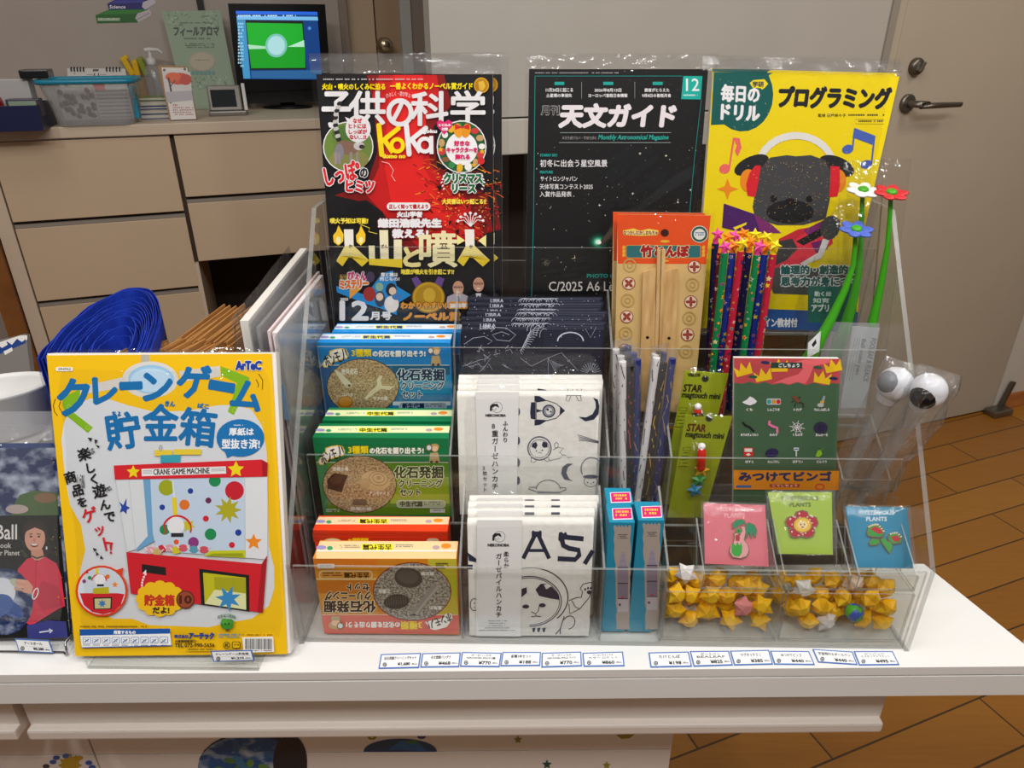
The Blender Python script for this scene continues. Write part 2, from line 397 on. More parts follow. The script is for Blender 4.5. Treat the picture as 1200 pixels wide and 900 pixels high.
b.build('carcass', root)
fbox(MB(), DR_O, sL-.01, sR+.6, -.012, .52, ZTB, ZT, cream2, .003).build('worktop', root)
def drawer(s0, s1, za, zb):
    d = fbox(MB(), DR_O, s0+.004, s1-.004, -.001, .018, za+.006, zb-.016, cream, .002).build('drawer', root)
    fbox(MB(), DR_O, s0+.004, s1-.004, .004, .014, zb-.015, zb-.004, pull).build('finger_pull', d)
drawer(sL2, sM-.004, z1, ZTB-.002+.012); drawer(sL2, sM-.004, z2, z1); drawer(sL2, sM-.004, z2-(z1-z2), z2)
drawer(sM+.002, sR, zr1, ZTB+.010); drawer(sM+.002, sR, zr2, zr1)
fbox(MB(), DR_O, sL-.06, sL-.004, -.02, .48, 0, sz(DRP, 6, 272)[1], procedural('brown_side_board', 'noise', '#7a4a22', '#8d5829', 9, .5)).build('side_panel', root)

# ---- walls behind it
WB = DR_O - NW*.62; WBP = (V((WB.x, WB.y, 0)), NW)
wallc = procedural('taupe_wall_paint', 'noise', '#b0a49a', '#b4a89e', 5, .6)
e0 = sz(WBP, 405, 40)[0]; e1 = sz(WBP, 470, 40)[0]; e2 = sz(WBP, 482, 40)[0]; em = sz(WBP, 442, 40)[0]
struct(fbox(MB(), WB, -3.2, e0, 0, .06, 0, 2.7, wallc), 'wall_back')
struct(fbox(MB(), WB, e0-.02, e0+.01, -.02, .03, 0, 2.7, P('#8f8276', .6)), 'trim_4')
d2 = struct(fbox(fbox(MB(), WB, e0+.01, em-.003, .03, .07, 0, 2.2, P('#c0a88a', .5)), WB, em+.003, e1, .03, .07, 0, 2.2, P('#a98e6f', .5)), 'door_2')
struct(fbox(MB(), WB, e1, e2, -.01, .06, 0, 2.7, P('#bcbcb6', .5)), 'trim_5')
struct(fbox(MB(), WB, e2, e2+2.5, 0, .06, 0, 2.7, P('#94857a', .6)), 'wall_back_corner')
struct(fbox(MB(), WB, e0, e1, .07, .09, 2.2, 2.7, wallc), 'wall_over_door')
struct(fbox(MB(), WB, e0, e1, .071, .09, 0, 2.2, darkw), 'wall_behind_far_door')
kp = on((WBP[0]-NW*.03, NW), 449, 53)
t = thing('far_knob_set', kp, 'small shiny knob on the far beige door behind the monitor', 'knob')
MB().lathe(kp, [(.001, 0), (.03, .0), (.03, .006), (.012, .01), (.012, .035), (.028, .045), (.03, .06), (.018, .07), (.001, .071)], P('#b9a88e', .25, .9), 22, True, Mx).build('knob_body', t)
# picture of two books stuck on the wall
def wall_sticker(name, label, fn):
    mb = MB(); a = Art(mb, (WBP[0]+NW*.001, NW), (0, 0, 5.62)); fn(a); return tag(mb.build(name), label, 'wall sticker', 'book pictures on the wall')
def st1(a):
    a.poly([(628, 100), (720, 62), (985, 62), (995, 80), (985, 100), (905, 148), (640, 154)], '#2f6b2f').poly([(628, 100), (720, 66), (960, 62), (890, 90), (640, 97)], '#3f8a3c')
    a.poly([(905, 88), (985, 60), (998, 85), (990, 105), (912, 148), (890, 120)], '#c9bfc4').line([(900, 130), (985, 85)], 3, '#5a5560').rect(640, 117, 792, 138, '#7fa277').txt('GEOGRAPHY', 646, 120, 786, 135, '#e3e6da', .5)
def st2(a):
    a.poly([(705, 25), (760, -4), (1000, -8), (1020, 20), (950, 65), (720, 70)], '#2b2a72').poly([(705, 28), (760, 2), (960, 0), (930, 18), (715, 25)], '#4544a0')
    a.poly([(940, 15), (1000, -8), (1028, 10), (1020, 25), (955, 64), (935, 45)], '#cfc7d2').txt('Science', 722, 34, 826, 56, '#e6e2ee', 1)
wall_sticker('book_sticker', 'green flat picture of a book stuck on the taupe wall', st1)
wall_sticker('book_sticker', 'blue flat picture of a book stuck on the taupe wall', st2)

# ================================================================== the white counter
CA = math.radians(1.5); CO = V((0, .527, 0)); CD, CN = V((math.cos(CA), math.sin(CA), 0)), V((math.sin(CA), -math.cos(CA), 0))
CM = Matrix.Rotation(CA, 4, 'Z')
def cbox(mb, s0, s1, d0, d1, z0, z1, mat, bev=0):
    c = CO + CD*((s0+s1)/2) - CN*((d0+d1)/2) + V((0, 0, (z0+z1)/2)); return mb.box(c, (s1-s0, d1-d0, z1-z0), mat, CM, bev)
white = procedural('white_counter_laminate', 'noise', '#e2e1de', '#e6e5e2', 3, .32)
whitep = procedural('pale_counter_panel', 'noise', '#d9cfc6', '#ddd3ca', 3, .45)
root = thing('sales_counter', CO+V((0, 0, 0)), 'long white sales counter under the acrylic display', 'counter')
b = MB()
n_ = V((0, 0, 1)); Zt = Z0
def cpt(s, d, z): return CO + CD*s - CN*d + V((0, 0, z))
def counter_top(s0, z0, z1, mb, ins):
    q = [cpt(s0, ins, z1), cpt(.553-ins*.5, ins, z1), cpt(.505-ins, .16, z1), cpt(s0, .16, z1)]
    mb.slab(q, n_, z1-z0, white)
counter_top(-1.3, Z0-.011, Z0, b, 0); b.build('worktop', root)
b = MB(); counter_top(-1.3, Z0-.0135, Z0-.011, b, .004); counter_top(-1.3, Z0-.042, Z0-.0135, b, 0); b.build('edge_band', root)
MB().slab([cpt(-1.3, .161, Z0), cpt(.45, .161, Z0), cpt(.40, .50, Z0), cpt(-1.3, .50, Z0)], n_, .042, procedural('rear_darkening', 'noise', '#2c2420', '#342a25', 5, .5)).build('added_dark_section', root)  # guessed part, added in a dark colour to darken the space under the steps
xa = (on((CO-CN*.03, CN), 1036, 830)-CO).dot(CD); xb = (on((CO-CN*.03, CN), 24, 840)-CO).dot(CD)
for s0, s1 in ((-1.3, xb-.006), (xb+.006, xa)):
    b = MB(); cbox(b, s0, s1, .032, .047, Z0-.115, Z0-.042, whitep); cbox(b, s0, s1, .022, .05, Z0-.128, Z0-.113, whitep, .003); b.build('apron', root)
CF = (CO-CN*.095, CN); xc = (on(CF, 788, 870)-CO).dot(CD); xd = (on(CF, 105, 870)-CO).dot(CD)
for s0, s1 in ((-1.3, xd-.001), (xd+.001, xc)):
    zz = on(CF, 600, 880).z
    b = MB(); cbox(b, s0, s1, .095, .45, zz+.0008, Z0-.05, whitep, .001); b.build('front_panel', root)
    b = MB(); cbox(b, s0, s1, .095, .45, .06, zz-.0008, whitep, .001); b.build('front_panel', root)
# side return of the neighbouring counter at the corner
b = MB(); c0 = cpt(.558, -.012, 0)
b.slab([c0+V((0, 0, Z0+.004)), c0+V((.4, 0, Z0+.004)), c0+V((.4, .06, Z0+.004)), c0+V((0.0, .06, Z0+.004))], n_, .055, white); b.slab([c0+V((.16, .012, Z0-.05)), c0+V((.4, .012, Z0-.05)), c0+V((.4, .05, Z0-.05)), c0+V((.16, .05, Z0-.05))], n_, Z0-.05, whitep)
tag(b.build('counter_end'), 'corner of a second white counter beyond the counter end', 'counter')
# space stickers on the counter front
def csticker(label, fn, group='space stickers on the counter front'):
    mb = MB(); a = Art(mb, (CF[0]+CN*.0006, CN)); fn(a); return tag(mb.build('counter_sticker'), label, 'sticker', group)
earth_m = procedural('earth_print', 'noise', '#0f4a82', '#c9d6d8', 26, .5, (1, 1, 1.4), 0, .5, .75)
def s_earth(a):
    a.ell(296, 898, 64, 40, P('#0e2438', .5)); a.ell(291, 900, 59, 39, earth_m)
    r = random.Random(4)
    for i in range(16):
        t_ = r.uniform(0, 6.28); q = r.uniform(.1, .8); a.ell(288+48*q*math.cos(t_), 892+26*q*math.sin(t_), r.uniform(3, 10), r.uniform(2, 5), ('#3f6b3a', '#58803f', '#2e6a8c', '#1f5a86')[i % 4], r.uniform(0, 90), 9)
    a.ell(340, 893, 20, 32, '#0c1a2a')
csticker('round photo sticker of the blue earth on the counter front', s_earth)
def s_half(a):
    a.ell(469, 881, 43, 15, '#123f66', 0, 20, 180, 360).poly([(455, 878), (470, 868), (490, 870), (500, 880)], '#0f5f9c').ell(483, 869.5, 8, 2, '#2f6b45')
csticker('dark blue half globe sticker on the counter front', s_half)
csticker('tiny gold coin shaped planet sticker by the half globe', lambda a: a.ell(436, 864, 5, 3, '#7d7a26').ell(436, 864, 2, 1.2, '#c3b955'))
csticker('tiny blue satellite sticker by the half globe', lambda a: a.ell(494, 863.5, 5, 2.6, '#2c3d63').rect(489, 861.5, 499, 862.7, '#43557c'))
csticker('small olive star sticker beside the crescent moon', lambda a: a.star(607, 867, 5, '#7a772b'))
csticker('small dark green star sticker low on the counter front', lambda a: a.star(641, 896, 6, '#1f4a44'))
csticker('small olive star sticker at the counter corner', lambda a: a.star(711, 897, 5, '#8b862e'))
csticker('olive crescent moon sticker under the apron', lambda a: a.poly([(722, 862), (729, 866), (738, 865), (746, 859), (736, 859.5), (728, 861)], '#84812b'))
def s_sun(a):
    a.ell(82, 897, 9, 7, '#c7a12f').star(82, 897, 14, '#b08d2a', 12, .7)
    for x, y, c in ((62, 893, '#31539c'), (66, 888, '#31539c'), (77, 886, '#3c66ad'), (93, 888, '#b4892a'), (104, 894, '#2e58a4'), (54, 898, '#3a3f46'), (108, 899, '#2e58a4')): a.ell(x, y, 4, 2.6, c)
csticker('sun and planets sticker on the counter front', s_sun)
# ================================================================== the stepped acrylic display
FZ = [.004, .093, .176, .262]; LZ = [.104, .182, .2726, .367]; LY = [.562, .650, .735, .812]; YB = .872
XL = on(hpl(Z0), 364, 747).x-.007; XR = on(hpl(Z0), 1058, 758).x+.001
def xat(Y, z, px, py): return on(vpl(Y), px, py).x
X1 = on(vpl(.57), 541, 705).x; X2 = on(vpl(.57), 704.5, 705).x; X3 = on(vpl(.57), 776.5, 710).x; X4 = on(vpl(.66), 783, 556).x
X1K = [X1, on(vpl(.665), 530, 560).x, on(vpl(.75), 535, 460).x]; X2K = [X2, on(vpl(.665), 710, 560).x, on(vpl(.75), 712, 460).x]
D = thing('display_stand', ((XL+XR)/2, LY[0], Z0), 'large clear acrylic stepped display stand holding the goods on the white counter', 'display stand')
def Zw(z): return Z0+z
prof = [(LY[0]-.003, Z0+.0004), (YB, Z0+.0004), (YB, Zw(.415)), (.80, Zw(.415)), (.757, Zw(.36)), (.646, Zw(.222)), (LY[0]-.003, Zw(.108))]
MB().clrx(prof, XL-.0025, XL+.0025).build('side_panel', D); MB().clrx(prof, XR-.0025, XR+.0025).build('side_panel', D)
MB().clry(XL+.003, XR-.003, YB-.003, Z0, Zw(.335)).build('back_panel', D)
for k in range(4):
    y1 = LY[k+1] if k < 3 else YB-.003
    MB().clry(XL+.003, XR-.003, LY[k], Zw(FZ[k]), Zw(LZ[k])).build('front_lip', D)
    MB().clrz(XL+.003, XR-.003, LY[k]+(.003 if k else 0), y1, Zw(FZ[k]), .0035).build('shelf', D)
    if k: MB().clry(XL+.003, XR-.003, LY[k]+.0032, Z0+.001, Zw(FZ[k])-.004, .0025).build('riser', D)
def divider(k, x):
    y0, y1 = LY[k]+.0035, (LY[k+1] if k < 3 else YB)-.004
    MB().clrx([(y0, Zw(FZ[k])), (y1, Zw(FZ[k])), (y1, Zw(LZ[k]+.045)), (y0, Zw(LZ[k]-.001))], x-.0012, x+.0012).build('divider', D)
for k in range(3): divider(k, X1K[k]); divider(k, X2K[k])
divider(0, X3); divider(1, X4)

# ================================================================== three large publications on the top step
WHITE = '#f0edee'; PAPER = P('#eeeae4', .6)
def publication(name, label, pl, q, fn, th=.005, back='#222222', cat='magazine', bagkw=None, group=None, bag=True):
    c = (q[0]+q[1])/2; n = pl[1]
    root = thing(name, c, label, cat, group)
    MB().slab([p-n*.0004 for p in q], n, th, PAPER, PAPER, P(back)).build('page_block', root)
    mb = MB(); mb.slab(q, n, .0003, P(back), P(back)); fn(Art(mb, pl)); mb.build('front_cover', root)
    if bag:
        kw = dict(ml=.006, mr=.008, mt=.02, fwd=.003, th=th); kw.update(bagkw or {})
        film(q, n, **kw).build('plastic_bag', root)
        if kw['mt'] > .01:                                   # crumpled empty strip of the bag above the cover
            ux = (q[2]-q[3]).normalized(); uy = (q[3]-q[0]).normalized(); sd = kw['seed']
            MB().grid(lambda u, v: q[3]-ux*kw['ml']+(q[2]-q[3]+ux*(kw['ml']+kw['mr']))*u+uy*(.001+(kw['mt']-.0025)*v)+n*(.0003+.005*abs(noise.noise(V((u*14+sd, v*2.5, sd))))+.002*abs(noise.noise(V((u*45, v*6, sd))))), 60, 6, CRINK).build('bag_header', root)
    return root
zb4 = Zw(FZ[3])+.0012
# ---- children's science magazine with a red volcano
PL1 = vpl(.822, 5, .262, .5)
Q1 = quad(PL1, (370.5, 87), (577.5, 87.5), (578.5, 283), (385.5, 283), zb4)
def red_volcano(a):
    r = random.Random(7)
    a.zoom(360, 60, 4.736)
    a.poly([(330, 132), (760, 132), (800, 300), (700, 420), (720, 640), (1000, 800), (1030, 1000), (600, 1130), (430, 1000), (280, 830), (150, 800), (330, 740), (390, 560), (370, 300)], '#8a1110')
    a.poly([(400, 132), (720, 132), (740, 300), (640, 400), (690, 640), (900, 840), (980, 1030), (640, 1110), (460, 940), (330, 800), (400, 640), (400, 420), (360, 250)], '#d3181a')
    a.poly([(480, 132), (640, 132), (660, 420), (640, 640), (760, 820), (800, 980), (560, 1020), (470, 860), (430, 640), (450, 300)], '#ef2320')
    for i in range(130):
        x = r.uniform(560, 990); y = r.uniform(600, 1060); l = r.uniform(10, 60); t = r.uniform(-.6, 1.2)
        c = r.choice(['#ff6a1a', '#ffb02a', '#e3341c', '#5e0b0b', '#ff8c28', '#2a0707', '#b71616'])
        a.line([(x, y), (x+l*.5, y+l*t*.4), (x+l, y+l*t)], r.uniform(1.5, 5), c)
    for i in range(60):
        x = r.uniform(700, 1030); y = r.uniform(700, 1040); a.poly([(x, y), (x+r.uniform(8, 40), y+r.uniform(-14, 14)), (x+r.uniform(0, 20), y+r.uniform(8, 30))], r.choice(['#190808', '#360808', '#c51a18', '#8e1010']))
    a.dots([(r.uniform(720, 1020), r.uniform(640, 1000), r.uniform(1, 4)) for i in range(120)], '#ffc55a')
    a.poly([(210, 900), (230, 840), (330, 825), (420, 890), (470, 1000), (560, 1130), (230, 1180), (180, 980)], '#141013')
    a.ell(300, 960, 90, 120, '#0f0c10')
    a.line([(415, 612), (455, 622), (480, 660), (470, 690), (490, 720)], 3, '#ffd8d0')
    a.greek(80, 152, 645, 166, '#b9b2b2', 2)
    a.txt('火山・噴火のしくみに迫る', 86, 180, 434, 214, '#ffe600', 1.5); a.txt('一番よくわかるノーベル賞ガイド', 462, 176, 918, 212, '#ffe600', 1.5)
    a.ell(967, 190, 42, 44, '#d9a21a').ell(967, 190, 36, 38, '#b87f10').poly([(950, 170), (980, 165), (990, 195), (975, 220), (955, 215)], '#e0b53c')
    a.txt('子', 88, 228, 240, 418, WHITE, 6); a.txt('供', 238, 224, 432, 405, WHITE, 5); 
    a.ring(516, 340, 62, 66, 26, WHITE).line([(528, 285), (508, 330), (470, 400)], 24, WHITE)
    a.txt('科', 580, 226, 780, 410, WHITE, 5); a.txt('学', 800, 222, 985, 402, WHITE, 5)
    a.txt('たのしく・遊び学ぶ', 440, 236, 575, 262, WHITE, 0, 0, None, 0, 0, 14)
    # inset with the striped tail animal on grass
    a.ell(230, 530, 140, 140, WHITE).ell(230, 530, 134, 134, '#6f8a3c').ell(235, 600, 110, 58, '#8a8a4a').ell(240, 460, 100, 50, '#567a34')
    a.ell(225, 535, 62, 38, '#8b6a58', 12).ell(180, 560, 26, 48, '#8d8790').ell(290, 525, 30, 24, '#cfc8c4').ell(306, 530, 16, 12, '#3a3436').ell(282, 510, 7, 9, '#e0dbd8')
    for x in (160, 180, 245, 280): a.line([(x, 560), (x+2, 625)], 15, '#9a8f90')
    for i in range(11):
        f = i/10; x = 178-30*math.sin(f*2.6)+20*f; y = 490-200*f; a.ell(x, y, 15, 11, ('#2b2528', '#cfc9c6')[i % 2], -20)
    a.ell(285, 430, 70, 76, WHITE).poly([(250, 380), (212, 364), (240, 420)], WHITE)
    for i, t in enumerate(('なぜ', 'ヒトには', 'しっぽが', 'ない…!?')): a.txt(t, (258, 234, 234, 238)[i], 374+i*30, (306, 330, 334, 330)[i], 398+i*30, '#d2202c', 1.5)
    a.txt('しっぽ°', 100, 622, 296, 726, '#e3232b', 4, -12, WHITE, 5).txt('の', 298, 650, 336, 698, '#2a2426', 3, 0, WHITE, 4).txt('ヒミツ', 220, 718, 372, 780, '#e3232b', 4, 2, WHITE, 5)
    
    for ox, oy, c in ((0, 0, '#ffdf10'), (152, -2, WHITE)):
        a.line([(400+ox, 412+oy), (416+ox, 570+oy)], 28, c).line([(508+ox, 428+oy), (418+ox, 500+oy), (398+ox, 508+oy)], 26, c).line([(430+ox, 490+oy), (478+ox, 562+oy)], 26, c)
        a.ell(400+ox, 412+oy, 14, 14, c).ell(508+ox, 428+oy, 13, 13, c).ell(416+ox, 572+oy, 14, 14, c)
    a.ring(502, 522, 32, 34, 22, '#ffdf10').ring(655, 520, 34, 36, 22, WHITE).line([(690, 470), (692, 570)], 22, WHITE); a.txt('goku', 644, 434, 720, 458, WHITE, 2).txt('domo no', 422, 570, 546, 592, '#ffe23a', 2)
    # wreath
    a.ell(858, 530, 138, 146, WHITE).ell(858, 530, 132, 140, '#245a36').ell(858, 540, 88, 92, '#f6f1f1')
    for i in range(15):
        t = i*.4189+.4; a.ell(858+112*math.cos(t), 530+116*math.sin(t), r.uniform(14, 24), r.uniform(14, 24), ('#d13a3a', '#caa06a', '#f2efe9', '#e8b62c', '#3d8a4e', '#8c5a3a')[i % 6], 0, 9)
    for x, y in ((742, 544), (844, 660), (926, 630), (972, 556)): a.star(x, y, 17, '#f0b02a')
    a.ell(966, 608, 20, 20, '#d22b2b').ell(838, 440, 24, 40, '#f0a025', -14).ell(884, 440, 24, 40, '#e8941f', 14).poly([(820, 400), (862, 420), (900, 400), (902, 436), (862, 424), (822, 436)], '#d62a2a')
    for i, t in enumerate(('好きな', 'キャラクターを', '飾れる')): a.txt(t, (818, 776, 824)[i], 498+i*37, (902, 944, 902)[i], 524+i*37, '#d61f62', 2.5, 0, WHITE, 3)
    a.poly([(762, 462), (722, 415), (722, 392), (742, 380), (762, 394), (784, 380), (806, 392), (804, 418)], '#e0246e').txt('とじ込み', 732, 402, 798, 416, WHITE, 1).txt('付録', 748, 424, 782, 440, WHITE, 1)
    a.txt('クリスマス', 762, 678, 972, 730, '#1d6b3a', 4, 0, WHITE, 5).txt('リース', 808, 738, 934, 782, '#1d6b3a', 4, 0, WHITE, 5)
    for sx in (-1, 1):
        for k in range(5): a.ell(866+sx*(118-abs(k-2)*6), 690+k*18, 8, 4, WHITE, sx*40, 8)
    a.txt('大災害はいつ起こる!?', 752, 818, 994, 846, '#ffe64a', 1.5)
    a.rrect(445, 838, 686, 880, 20, WHITE).txt('正しく知って備えよう', 458, 848, 672, 872, '#c01a20', 1.5)
    a.zoom(360, 220, 4.736)
    a.txt('噴火予知は可能?', 132, 166, 342, 196, '#ffe64a', 1.5).txt('火山学者', 502, 130, 640, 160, WHITE, 2.5, 0, '#801010', 3)
    a.txt('鎌田浩毅先生', 398, 170, 746, 216, WHITE, 4, 0, '#7d0f10', 4).txt('教える!', 478, 228, 672, 274, WHITE, 4, 0, '#7d0f10', 4)
    for cx, sc in ((178, 1.0), (302, .9)):
        a.poly([(cx, 205), (cx+28*sc, 255), (cx+26*sc, 295), (cx, 318), (cx-26*sc, 298), (cx-30*sc, 262), (cx-12*sc, 240)], '#ffcf2e').ell(cx, 288, 13*sc, 20*sc, '#fff3b0')
    def big(a, pts, wd): a.line(pts, wd, '#f7efdc')
    for ox in (0, 668):
        a.poly([(208+ox, 228), (260+ox, 228), (262+ox, 320), (212+ox, 320)], '#f6efe2').poly([(214+ox, 318), (262+ox, 318), (346+ox, 398), (308+ox, 434), (240+ox, 372), (200+ox, 432), (166+ox, 402)], '#f2df8e')
        a.poly([(188+ox, 376), (310+ox, 376), (346+ox, 400), (308+ox, 434), (240+ox, 374), (200+ox, 432), (168+ox, 402)], '#f0cf2e')
    a.poly([(345, 318), (378, 318), (380, 392), (410, 392), (404, 232), (452, 232), (456, 392), (484, 392), (484, 284), (528, 284), (530, 440), (348, 424)], '#f3e8c0').poly([(346, 390), (530, 392), (530, 440), (348, 424)], '#f0cf2e')
    a.txt('と', 540, 330, 626, 430, '#f3e29a', 7); a.txt('噴', 628, 240, 832, 434, '#f3e6b2', 5)
    a.poly([(832, 258), (878, 290), (834, 314)], '#f7ea9a').poly([(994, 258), (950, 290), (994, 324)], '#f7ea9a')
    for i in range(7):
        t = math.radians(200+i*23); a.line([(908, 212), (908+40*math.cos(t), 190+40*math.sin(t)), (908+74*math.cos(t), 196+66*math.sin(t)+8)], 4, WHITE).ell(908+74*math.cos(t), 204+66*math.sin(t), 8, 8, WHITE)
    a.txt('か', 236, 312, 256, 328, '#2a2020', .8).txt('ざん', 414, 312, 450, 330, '#2a2020', .8).txt('ふん', 744, 312, 780, 332, '#2a2020', .8).txt('か', 902, 314, 922, 330, '#2a2020', .8)
    a.txt('地震が噴火を引き起こす!?', 524, 448, 816, 476, '#ffe64a', 1.5).line([(300, 200), (350, 220), (345, 240), (392, 252)], 3, '#ffe64a')
    # mystery banner with small figures
    a.poly([(166, 540), (330, 590), (420, 470), (480, 455), (500, 540), (580, 590), (500, 640), (500, 700), (400, 660), (330, 640), (170, 575)], '#1f8fd6').poly([(240, 470), (330, 500), (300, 560), (240, 612)], '#f2a33a')
    a.rect(188, 478, 226, 512, '#f2c21f').txt('国', 192, 480, 222, 510, '#26304a', 1).txt('ぴ'+'ょん', 232, 462, 330, 510, '#d22f78', 3, 0, WHITE, 4).txt('ミステリー', 188, 508, 340, 552, '#f0741e', 4, -3, WHITE, 5)
    a.txt('雲と霧は', 414, 468, 506, 488, WHITE, 1).txt('同じもの?', 408, 492, 516, 512, WHITE, 1)
    for x, y, rx, ry, c in ((355, 490, 24, 30, '#4a3a5a'), (350, 585, 34, 40, '#a8322e'), (405, 545, 22, 24, '#8fb9a0'), (408, 612, 28, 44, '#39435a'), (406, 600, 20, 22, '#f2d3bd'), (470, 560, 30, 36, '#20242e'), (478, 568, 20, 22, '#f2d0b5'), (472, 640, 40, 46, '#efe2dc'), (462, 626, 24, 24, '#f7eeea'), (500, 600, 26, 18, '#4a7fc0')): a.ell(x, y, rx, ry, c)
    a.txt('2025', 190, 606, 232, 620, WHITE, 1).txt('12', 190, 626, 340, 726, WHITE, 6).txt('月号', 356, 684, 470, 726, WHITE, 2.5)
    # medal
    a.poly([(582, 500), (612, 486), (650, 540), (610, 560)], '#6a4a92').poly([(764, 500), (730, 486), (700, 540), (744, 560)], '#6a4a92').ell(676, 604, 92, 88, '#8a6412').ell(676, 602, 86, 82, '#d2a21e').ell(676, 602, 74, 70, '#b98a16').ell(680, 590, 34, 40, '#d8ae34').poly([(640, 660), (660, 620), (710, 622), (730, 655)], '#d0a42c')
    # two small portraits
    for cx, cy, suit, jk in ((840, 560, '#b9aebd', 1), (952, 540, '#3a3a44', 0)):
        a.poly([(cx-70, 660), (cx-60, 600), (cx-20, 580), (cx+20, 580), (cx+62, 600), (cx+66, 660)], suit).poly([(cx-16, 580), (cx+16, 580), (cx, 640)], '#e6e4ea').poly([(cx-6, 594), (cx+6, 594), (cx+8, 640), (cx-8, 640)], '#2a3a52')
        a.ell(cx, cy-20, 35, 46, '#1d1a1c').ell(cx, cy-8, 30, 40, '#d9a184').line([(cx-26, cy-14), (cx+26, cy-14)], 3, '#2c2424').ring(cx-12, cy-14, 10, 7, 2, '#2c2424').ring(cx+12, cy-14, 10, 7, 2, '#2c2424').ell(cx, cy+14, 12, 4, '#f4e8e4')
    a.txt('わかりやすい!', 524, 630, 774, 664, '#e89a22', 3, 0, '#3a1d08', 3).rrect(786, 626, 892, 666, 8, '#e8981c').txt('2025年', 796, 634, 884, 660, WHITE, 2.5).txt('ノーベル賞', 540, 686, 850, 728, '#e89a22', 5, 0, '#3a1d08', 3)
R1 = publication('science_magazine', 'science magazine with a red volcano cover and big white Japanese title, front copy', PL1, Q1, red_volcano, .005, '#131015', bagkw=dict(mt=.022, seed=1))
n1 = PL1[1]; cc = dup(R1, V((.0095, .0105, 0)) , 'science magazine tucked behind the red volcano front copy, only its edge showing')
# ---- astronomy magazine, black cover with a green comet
PL2 = vpl(.832, 6, .262, 0)
Q2 = quad(PL2, (620, 81), (830, 81), (818, 232), (617.5, 232), zb4)
def comet(a):
    r = random.Random(3); T = '#19a79c'
    a.zoom(600, 60, 4.736)
    for i in range(30): a.ell(r.uniform(520, 820), r.uniform(560, 900), r.uniform(20, 90), r.uniform(8, 30), '#17181b', -30)
    a.poly([(640, 900), (900, 690), (1030, 620), (1020, 690), (840, 800), (700, 900)], '#202224')
    a.dots([(r.uniform(100, 1060), r.uniform(150, 890), r.choice([.8, 1.1, 1.4])) for i in range(190)], '#9c958a').dots([(r.uniform(110, 1040), r.uniform(520, 1400), r.choice([1.6, 2.2, 2.8])) for i in range(90)], '#e9e2d2')
    for x, y in ((670, 790), (920, 838), (855, 580), (710, 568), (486, 855), (990, 770)): a.star(x, y, 9, '#fff5e6', 4, .25)
    a.greek(128, 117, 592, 128, '#9a9595', 4)
    for p in ([(128, 138), (944, 138)], [(128, 138), (120, 900), (108, 1400)], [(1050, 268), (1012, 600), (985, 900), (960, 1300)]): a.line(p, 3.5, '#168a84')
    a.poly([(950, 138), (1056, 138), (1048, 268), (938, 266)], '#12b0a2').txt('12', 966, 152, 1038, 220, '#eef6f4', 1).greek(952, 240, 1030, 254, '#d9efec', 4)
    for x0, x1 in ((236, 290), (506, 562), (780, 836)): a.rrect(x0, 170, x1, 188, 3, T)
    a.txt('11月24日に起こる', 188, 204, 338, 226, WHITE, .6).txt('土星環の準消失', 190, 236, 332, 256, WHITE, .6).txt('2026年8月13日', 458, 206, 606, 226, WHITE, .6).txt('ヨーロッパ皆既日食情報', 424, 236, 640, 256, WHITE, .6).txt('読者がとらえた', 736, 206, 872, 226, WHITE, .6).txt('9月8日の皆既月食', 722, 236, 882, 256, WHITE, .6)
    a.line([(386, 170), (386, 262)], 2, '#a8a4a0').line([(681, 170), (681, 262)], 2, '#a8a4a0')
    a.txt('月刊', 162, 302, 262, 354, '#a9a4a2', 3).txt('月刊', 164, 304, 260, 352, '#17161a', .8)
    a.txt('天文ガイド', 270, 296, 904, 420, '#efe6ea', 8, 0, None, 0, .12)
    a.line([(266, 452), (882, 452)], 2.5, '#aeb8b6').line([(262, 507), (880, 507)], 2.5, '#aeb8b6').txt('天文を観て比べ・宇宙を読む', 278, 472, 470, 490, '#aaa6a4', 0).txt('Monthly Astronomical Magazine', 480, 464, 868, 498, '#2fb7a8', .6, 0, None, 0, .2)
    a.txt('STARRY SKY', 156, 570, 252, 584, T, .8).txt('初冬に出会う星空風景', 156, 602, 528, 642, WHITE, .6).txt('FEATURE', 156, 664, 226, 678, T, .8)
    a.txt('サイトロンジャパン', 158, 694, 362, 722, WHITE, .4).txt('天体写真コンテスト2025', 154, 736, 448, 766, WHITE, .4).txt('入賞作品発表', 154, 778, 330, 808, WHITE, .4)
    a.zoom(600, 220, 4.736)
    for i in range(6): a.ell(478-2*i*0, 300, 62-i*9, 54-i*8, ('#0b1a17', '#0d2c25', '#114637', '#1c7257', '#4fb98f', '#c9f2dc')[i])
    a.poly([(470, 318), (600, 150), (680, 130), (640, 210), (500, 322)], '#2a2521').poly([(472, 316), (590, 176), (640, 165), (500, 318)], '#4a3d33').ell(482, 302, 13, 12, '#f2fff6')
    a.star(348, 392, 22, '#e9c48a', 4, .16).ell(348, 392, 5, 5, '#fff').dots([(190+r.gauss(0, 14), 415+r.gauss(0, 12), 1.6) for i in range(60)], '#8d8672')
    for i in range(8): a.ell(r.uniform(120, 560), r.uniform(380, 560), r.uniform(30, 80), r.uniform(5, 14), '#1c1b1d', -8)
    a.txt('PHOTO CALENDAR', 416, 478, 720, 498, '#1f9c92', 1.5).txt('C/2025 A6', 204, 520, 486, 572, '#efe8e2', .4).txt('Lemmon', 510, 520, 720, 572, '#efe8e2', .4)
publication('astronomy_magazine', 'black astronomy magazine with a green comet and starry sky on the cover', PL2, Q2, comet, .006, '#0e0d0f', bagkw=dict(mt=.016, seed=3, ml=.004, mr=.01))
